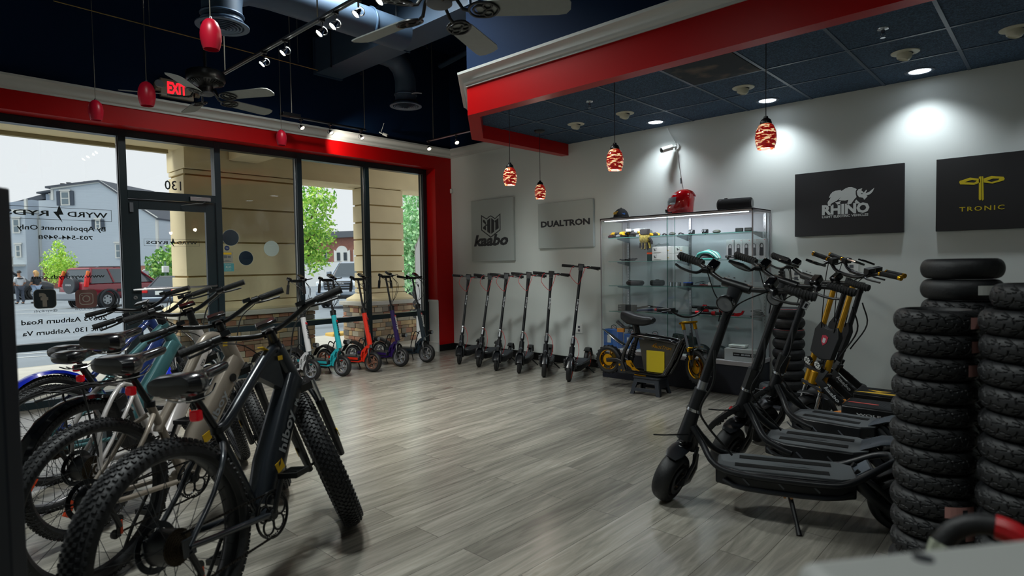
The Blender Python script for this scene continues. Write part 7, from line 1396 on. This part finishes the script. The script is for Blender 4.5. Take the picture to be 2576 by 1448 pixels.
    b = B().mat(GBK); b.T = S_; b.box(A(bz+.01, .01, .0), (.06, .09, .018), rot=(0, R(-20), 0)); b.build('display', t, bevel=.004)
    b = B().mat(BLK); b.T = S_
    for k, s in enumerate((-1, 1, 1, -1)): b.tube([A(bz+.0, .0, s*.2), A(bz-.04, .11+.02*k, s*.12), A(bz-.16, .13-.01*k, s*.05), A(.88, .05, s*.03), A(.80, .03, s*.035)], .0028, 6, smooth=6)
    b.build('brake_cable', t); b = B().mat(GBK); b.T = S_; b.cyl(A(.83, .045), A(.83, .09), .026, .032, n=18).mat(LEN).cyl(A(.83, .09), A(.83, .094), .029, n=18); b.build('headlight', t)
    # drivetrain on the right-hand side
    c = BB+V((0, -.068, 0)); b = B().mat(BLK)
    b.lathe([(.092, -.004), (.098, -.004), (.098, .006), (.092, .006)], c, (0, 1, 0), 44, closed=True).cyl(c+V((0, -.012, 0)), c+V((0, .012, 0)), .022, n=18)
    for k in range(5): a = 2*pi*k/5+.3; b.torus(c+V((.052*cos(a), 0, .052*sin(a))), (0, 1, 0), .032, .0045, 20, 6)
    b.mat(STL)
    for k in range(44): a = 2*pi*k/44; b.box(c+V((.088*cos(a), .008, .088*sin(a))), (.006, .003, .006), rot=(0, -a, 0))
    b.build('chainring', t)
    for s, a in ((-1, R(62)), (1, R(242))):
        e = BB+V((.165*cos(a), s*.082, .165*sin(a))); b = B().mat(BLK).oval([BB+V((0, s*.075, 0)), e], (.007, .014), 10); b.build('crank_arm', t)
        pe = e+V((0, s*.055, 0)); p_ = B().mat(BLK); p_.cyl(e, e+V((0, s*.10, 0)), .007)
        for q in (-1, 1): p_.box(pe+V((q*.042, 0, 0)), (.010, .09, .022)).box(pe+V((0, q*.042, 0)), (.085, .010, .022))
        for q in range(4): p_.box(pe+V((-.03+.02*q, 0, 0)), (.004, .085, .018))
        p_.mat(ORG).box(pe+V((.048, 0, 0)), (.003, .05, .012)); p_.build('pedal', t)
    N_ = 60
    top = [V((.0, -.062, r+.045))*(1-k/N_)+V((BB.x, -.068, BB.z+.09))*(k/N_) for k in range(N_+1)]
    bot = [V((BB.x, -.068, BB.z-.09))*(1-k/N_)+V((.03, -.068, r-.15))*(k/N_) for k in range(N_+1)]
    for pts_ in (top, bot):
        b = B().mat(mat('chain_steel', '#2f2c2a', .35, .8))
        for k in range(N_): m_ = (pts_[k]+pts_[k+1])/2; dv = pts_[k+1]-pts_[k]; b.box(m_, (dv.length*.85, .006 if k % 2 else .003, .008), rot=(0, -atan2(dv.z, dv.x), 0))
        b.build('chain_run', t)
    b = B().mat(BLK).tube([(.0, -.085, r-.02), (.02, -.088, r-.07), (.045, -.08, r-.12)], [.012, .012, .01], 8).cyl((.03, -.074, r-.15), (.03, -.062, r-.15), .02, n=14).cyl((.05, -.074, r-.09), (.05, -.062, r-.09), .018, n=14).box((.04, -.076, r-.12), (.02, .003, .09)).mat(ORG).box((.052, -.079, r-.125), (.010, .003, .06)); b.build('rear_derailleur', t)
    B().mat(BLK).tube([(.30, .06, .27), (.26, .12, .12), (.25, .17, .0+.17*sin(max(-l, 0))+.004)], .008, 8).build('kickstand', t)
    # lettering, stickers, battery
    dv = (BB+V((.02, 0, .03))-HBt); yaw = atan2(dv.z, dv.x); mid = HBt*.42+BB*.58
    def dt(yside, off, across): p = HBt*(1-off)+(BB+V((.06, 0, .10)))*off; return TM((p.x, yside, p.z), (-dv.x, 0, -dv.z), (-(-dv.z), 0, -dv.x) if yside > 0 else (dv.z, 0, -dv.x)) @ Mx.Translation((0, across, 0))
    def side_text(s, width, hgt, off, ac, m, yo): 
        p = HBt*(1-off)+(BB+V((.08, 0, .14)))*off; ux = V((-dv.x, 0, -dv.z)).normalized(); uy = V((ux.z*-1, 0, ux.x)); M = TM((p.x, -yo, p.z), ux, uy) @ Mx.Translation((0, ac, 0)); return text(s, width, hgt, M, m, 'frame_lettering', t, bold=.025, ext=.001)
    LS = mat('letter_silver', '#a9aeb2', .4, .3); LDK = mat('letter_dark', '#1f2327', .5)
    yo = .055 if style == 'p6' else .047
    if style == 'p6': side_text('hiboy', .19, .062, .78, -.026, LS, yo+.001); side_text('P6', .035, .026, .28, -.018, LS, yo)
    if style == 'p7': side_text('hiboy', .20, .06, .80, -.026, LS, yo+.001); side_text('P7', .04, .024, .24, -.02, LS, yo)
    if style == 'ex': side_text('hiboy', .16, .04, .62, -.02, LDK, .037); side_text('EX6', .05, .022, .22, -.01, LDK, .037)
    if style == 'teal': side_text('LR', .07, .05, .8, -.02, LDK, .043)
    if style in ('p6', 'p7'):
        b = B().mat(YEL); p = HBt*.22+BB*.78+V((.03, 0, .06)); b.box((p.x, -.0545 if style == 'p6' else -.0465, p.z), (.05, .002, .045), rot=(0, R(-20), 0)).box(HT+V((-.075, -.0, -.012)), (.06, .03, .002), rot=(0, R(28), 0)).box(HT+V((-.02, -.033, -.06)), (.03, .002, .02)); b.build('warning_sticker', t, label='yellow warning stickers')
    if style == 'p7': B().mat(BLK).cyl((HBt.x-.07, -.05, HBt.z-.06), (HBt.x-.07, -.044, HBt.z-.06), .022, n=20).build('charge_port', t)
    if style == 'ex':
        bt = B().mat(mat('battery_black', '#14161a', .4)).box((.235, 0, .52), (.09, .08, .30), rot=(0, R(-20), 0)).build('battery_pack', t, bevel=.012); text('hiboy', .17, .045, TM((.175, -.0405, .585), (.34, 0, -.94), (.94, 0, .34)), LS, 'battery_lettering', bt, bold=.02)
        for s in (-1, 1):
            B().mat(F).tube([SC+V((0, s*.02, .0)), (.16, s*.06, .72), (.02, s*.08, .55), (0, s*.085, r)], .012, 10, smooth=3).build('rear_stay', t); B().mat(BLK).tube([(.24, s*.04, .74), (-.10, s*.06, .76), (-.28, s*.05, .74)], .006, 8).tube([(-.05, s*.06, .755), (0, s*.09, r+.03)], .005, 8).build('rack_rail', t)
        B().mat(BLK).box((-.02, 0, .755), (.30, .008, .006)).box((-.15, 0, .757), (.008, .11, .006)).box((.05, 0, .757), (.008, .11, .006)).build('rack_deck', t)
    if style in ('ex', 'blue'):
        for xx, M, k0, k1 in ((0, I, 40, 195), (wb, S_, 20, 150)):
            b = B().mat(GBK if style == 'ex' else mat('mudguard_blue', '#1126a8', .15, coat=.5)); b.T = M; rg = []
            for i in range(15): a = R(k0+(k1-k0)*i/14); e = V((cos(a), 0, sin(a))); rg.append([V((xx, 0, r))+e*(r+.022+dz)+V((0, yy*(w*.5+.008), 0)) for yy, dz in ((-1, -.012), (-.7, .006), (0, .010), (.7, .006), (1, -.012), (.9, -.014), (0, .006), (-.9, -.014))])
            b.loft(rg); b.build('mudguard', t)
    return t
ebike('dark grey fat tyre electric bicycle nearest to the camera', 4.862, -5.585, 2.047, .12, .749, 1.02, .37, .105, 'p6', '#23282e', .90, 1.08, True)
ebike('champagne electric bicycle, second from the camera', 4.08, -5.656, 2.0, .02, .88, 1.07, .35, .075, 'p7', '#9c9184', .90, 1.07)
ebike('white step through electric bicycle with a black rear battery and rack', 3.50, -5.57, 2.12, .01, .85, 1.12, .34, .06, 'ex', '#c9c4c2', .95, 1.10)
ebike('teal electric bicycle with a slim saddle and silver rims', 2.98, -5.62, 1.98, .05, .82, 1.08, .35, .055, 'teal', '#3a6468', .82, 1.06)
ebike('blue electric bicycle with glossy blue mudguards, furthest in the bicycle row', 2.46, -5.52, 2.02, .08, .52, 1.09, .34, .06, 'blue', '#142a5e', .80, 1.08)
# ================================================================= tyre stacks
def block_t(u, v):
    a = abs(v); g = (u*17+a*a*.9+(.5 if v > 0 else 0)) % 1; q = (u*17+(.5 if v > 0 else 0)) % 1
    return .0045 if g < .085 or abs(a-.22-.25*q) < .035 or (abs(a-.72+.3*q) < .04 and q > .25) else 0
def diag_t(u, v): return .003 if (u*60+v*1.5) % 1 < .2 or abs(abs(v)-.6) < .04 else 0
def tyre_obj(name, label, x, y, z, r, w, tread, grp, proto=None, rz=0, col=None):
    if proto is not None: o = dup(proto, (x, y, z), rz=rz, label=label, group=grp); return o
    b = B().mat(col or RUB2); tyre_grid(b, (0, 0, w/2), (0, 0, 1), r, w, tread, 440 if tread is block_t else 180, 40 if tread is block_t else 18, .44)
    o = tag(b.build(name, ang=45, recalc=True), label, 'tyre', grp); o.location = (x, y, z); o.rotation_euler = (0, 0, rz); return o
def ordinal(k, n): return ('bottom', 'second from the bottom', 'third from the bottom', 'fourth from the bottom', 'fifth from the bottom', 'sixth from the bottom', 'seventh from the bottom', 'eighth from the bottom', 'ninth from the bottom', 'tenth from the bottom', 'eleventh from the bottom', 'twelfth from the bottom', 'thirteenth from the bottom', 'fourteenth from the bottom', 'topmost')[k if k < n-1 else 14]
STK = mat('tyre_sticker', '#c08c86', .6); STW = mat('tyre_sticker_white', '#bfc0bb', .6)
def sticker(o, a, r, w, m, hz_=.06, wd=.11):
    b = B().mat(m); n_ = 6; vs = []; 
    for i in range(n_+1):
        t = a+(i/n_-.5)*wd/r; vs += [(r*1.004*cos(t), r*1.004*sin(t), w/2-hz_/2*.7), ((r*1.004)*cos(t), (r*1.004)*sin(t), w/2+hz_/2*.7)]
    b.add(vs, [(2*i, 2*i+2, 2*i+3, 2*i+1) for i in range(n_)]); b.mat(DGY); t = a+.1; b.box((r*1.006*cos(t), r*1.006*sin(t), w/2), (.002, .018, .02), rot=(0, 0, t))
    b.build('paper_label', o, flat=True, recalc=False, label='pink paper label' if m is STK else 'white barcode label')
def cam_ang(x, y): return atan2(CAM.y-y, CAM.x-x)
ta = PX(2352, 1000, 2.32); NA = 13; pr_ = None; rnd = random.Random(2)
for k in range(NA):
    x, y = ta.x+rnd.uniform(-.006, .006), ta.y+rnd.uniform(-.006, .006); lb = 'block tread tyre in the nearest tall stack, '+ordinal(k, NA)
    o = tyre_obj('scooter_tyre', lb, x, y, k*.0872, .145, .0865, block_t, 'tyres of the near stack', pr_, rnd.uniform(0, 6)); pr_ = pr_ or o
for k, off in ((12, 1.12), (11, 1.15), (10, 1.15), (4, .62), (3, 1.1)):
    o = [q for q in bpy.data.objects if q.get('group') == 'tyres of the near stack'][k]; sticker(o, cam_ang(ta.x, ta.y)+off-o.rotation_euler.z, .145, .0865, STK)
tb = PX(2414, 1000, 2.60); sl = None
for k in range(15):
    kd = k >= 13
    lb = ('smooth black tyre of the rear right stack, ' if kd else 'block tread tyre of the rear right stack, ')+ordinal(k, 15)
    if kd: o = tyre_obj('slick_tyre', lb, tb.x, tb.y, k*.0885, .148, .086, lambda u, v: 0, 'smooth tyres', sl); sl = sl or o
    else: o = tyre_obj('scooter_tyre', lb, tb.x, tb.y, k*.0885, .145, .088, block_t, 'tyres of the middle stack', pr_, rnd.uniform(0, 6))
    if k == 14: sticker([q for q in bpy.data.objects if q.get('group') == 'smooth tyres'][0], cam_ang(tb.x, tb.y)+.72, .148, .086, STW, .055, .10)
tc_ = PX(2592, 1000, 2.05)
for k in range(14): tyre_obj('scooter_tyre', 'tyre in the stack at the right edge, '+ordinal(k, 14), tc_.x+rnd.uniform(-.004, .004)+(.03 if k == 13 else 0), tc_.y, k*.0885, .145, .088, block_t, 'tyres of the right stack', pr_, rnd.uniform(0, 6))
td = (5.165, -.33); dp = None
for k in range(9):
    o = tyre_obj('scooter_tyre', 'narrow tyre in the stack beside the display case, '+ordinal(k, 9), td[0], td[1], k*.098, .143, .096, diag_t, 'tyres of the wall stack', dp, rnd.uniform(0, 6)); dp = dp or o
    if k in (8, 6): B().mat(RED).torus((0, 0, .085), (0, 0, 1), .1385, .0012, 60, 4).build('red_line', o)
so = None
for k, lb in ((0, 'small smooth grey tyre, lower of two beside the display case base'), (1, 'small smooth grey tyre, upper of two beside the display case base')):
    o = tyre_obj('slick_tyre', lb, 5.13, -.66, .02+k*.092, .115, .09, lambda u, v: 0, 'small smooth tyres', so, col=mat('rubber_grey', '#3a3f42', .5)); so = so or o
tag(B().mat(mat('dark_mat', '#14171e', .8)).box((5.16, -.68, .01), (.42, .34, .018)).build('floor_mat'), 'dark flat mat under the small smooth tyres', 'mat')
for k, lb in ((0, 'lower tyre of the low pair behind the yellow lightning deck'), (1, 'upper tyre of the low pair behind the yellow lightning deck')): tyre_obj('scooter_tyre', lb, 5.66, -.20, k*.096, .145, .096, diag_t, 'low pair of tyres', dp)
# ================================================================= near foreground
p = PX(4, 470, 1.35); n_ = V((-RT.x, -RT.y, 0)).normalized()
t = thing('partition', 'tall dark panel at the left edge of the view, very close', 'panel', (0, 0, 0)); t.location = (p.x+n_.x*.25, p.y+n_.y*.25, 0); t.rotation_euler = (0, 0, atan2(n_.y, n_.x))
B().mat(mat('panel_navy', '#0b1422', .5)).box((0, 0, p.z/2), (.50, .045, p.z)).build('panel_board', t, bevel=.004); B().mat(BLK).box((0, 0, .02), (.54, .35, .04)).build('base_foot', t)
p0 = PX(1990, 1402, .50); p1 = PX(2700, 1326, .545); d = V((p1.x-p0.x, p1.y-p0.y, 0)); L_ = d.length+.15; d.normalize(); up_ = p0.z
t = thing('work_stand', 'blurred pale grey stand top with a dark bolt hole at the bottom right corner', 'stand', (p0.x, p0.y, 0), atan2(d.y, d.x)); GW = mat('stand_grey', '#9fa19e', .5)
b = B().mat(GW); b.box((L_/2+.0, -.05, up_-.05), (L_, .10, .10)); b.build('stand_top', t, bevel=.014); q = B().mat(DGY).cyl((.105, -.022, up_-.001), (.105, -.022, up_+.001), .008, n=16).build('bolt_hole', t)
B().mat(BLK).box((-.04, -.05, up_-.04), (.09, .08, .06)).build('end_cap', t, bevel=.01); B().mat(GW).box((.40, -.02, (up_-.06)/2), (.05, .06, up_-.06)).box((.40, -.02, .015), (.4, .3, .03)).build('stand_leg', t)
p = PX(2492, 1428, .92); t = thing('cardboard_box', 'plain box carrying the wrapped tyre, hidden below the view', 'box', (p.x, p.y, 0)); B().mat(mat('cardboard', '#6b553c', .8)).box((0, 0, (p.z-.082)/2), (.2, .2, p.z-.082)).build('box_body', t)
t = thing('wrapped_tyre', 'tyre in crumpled clear film with a red and white patch at the right bottom corner', 'tyre', (p.x, p.y, p.z-.0), cam_ang(p.x, p.y)); b = B().mat(RUB2); b.torus((0, 0, -.0), (1, 0, .25), .064, .016, 48, 12); b.build('tyre_body', t)
b = B().mat(mat('crumpled_film', '#8b9080', .15, var=.5, vscale=25, bump=1, bscale=50)); b.torus((.004, 0, 0), (1, 0, .25), .064, .018, 18, 7, a0=2.0, a1=3.6); b.mat(RED).torus((.004, 0, 0), (1, 0, .25), .064, .0185, 12, 10, a0=.0, a1=.7); b.build('wrap_film', t, flat=True)
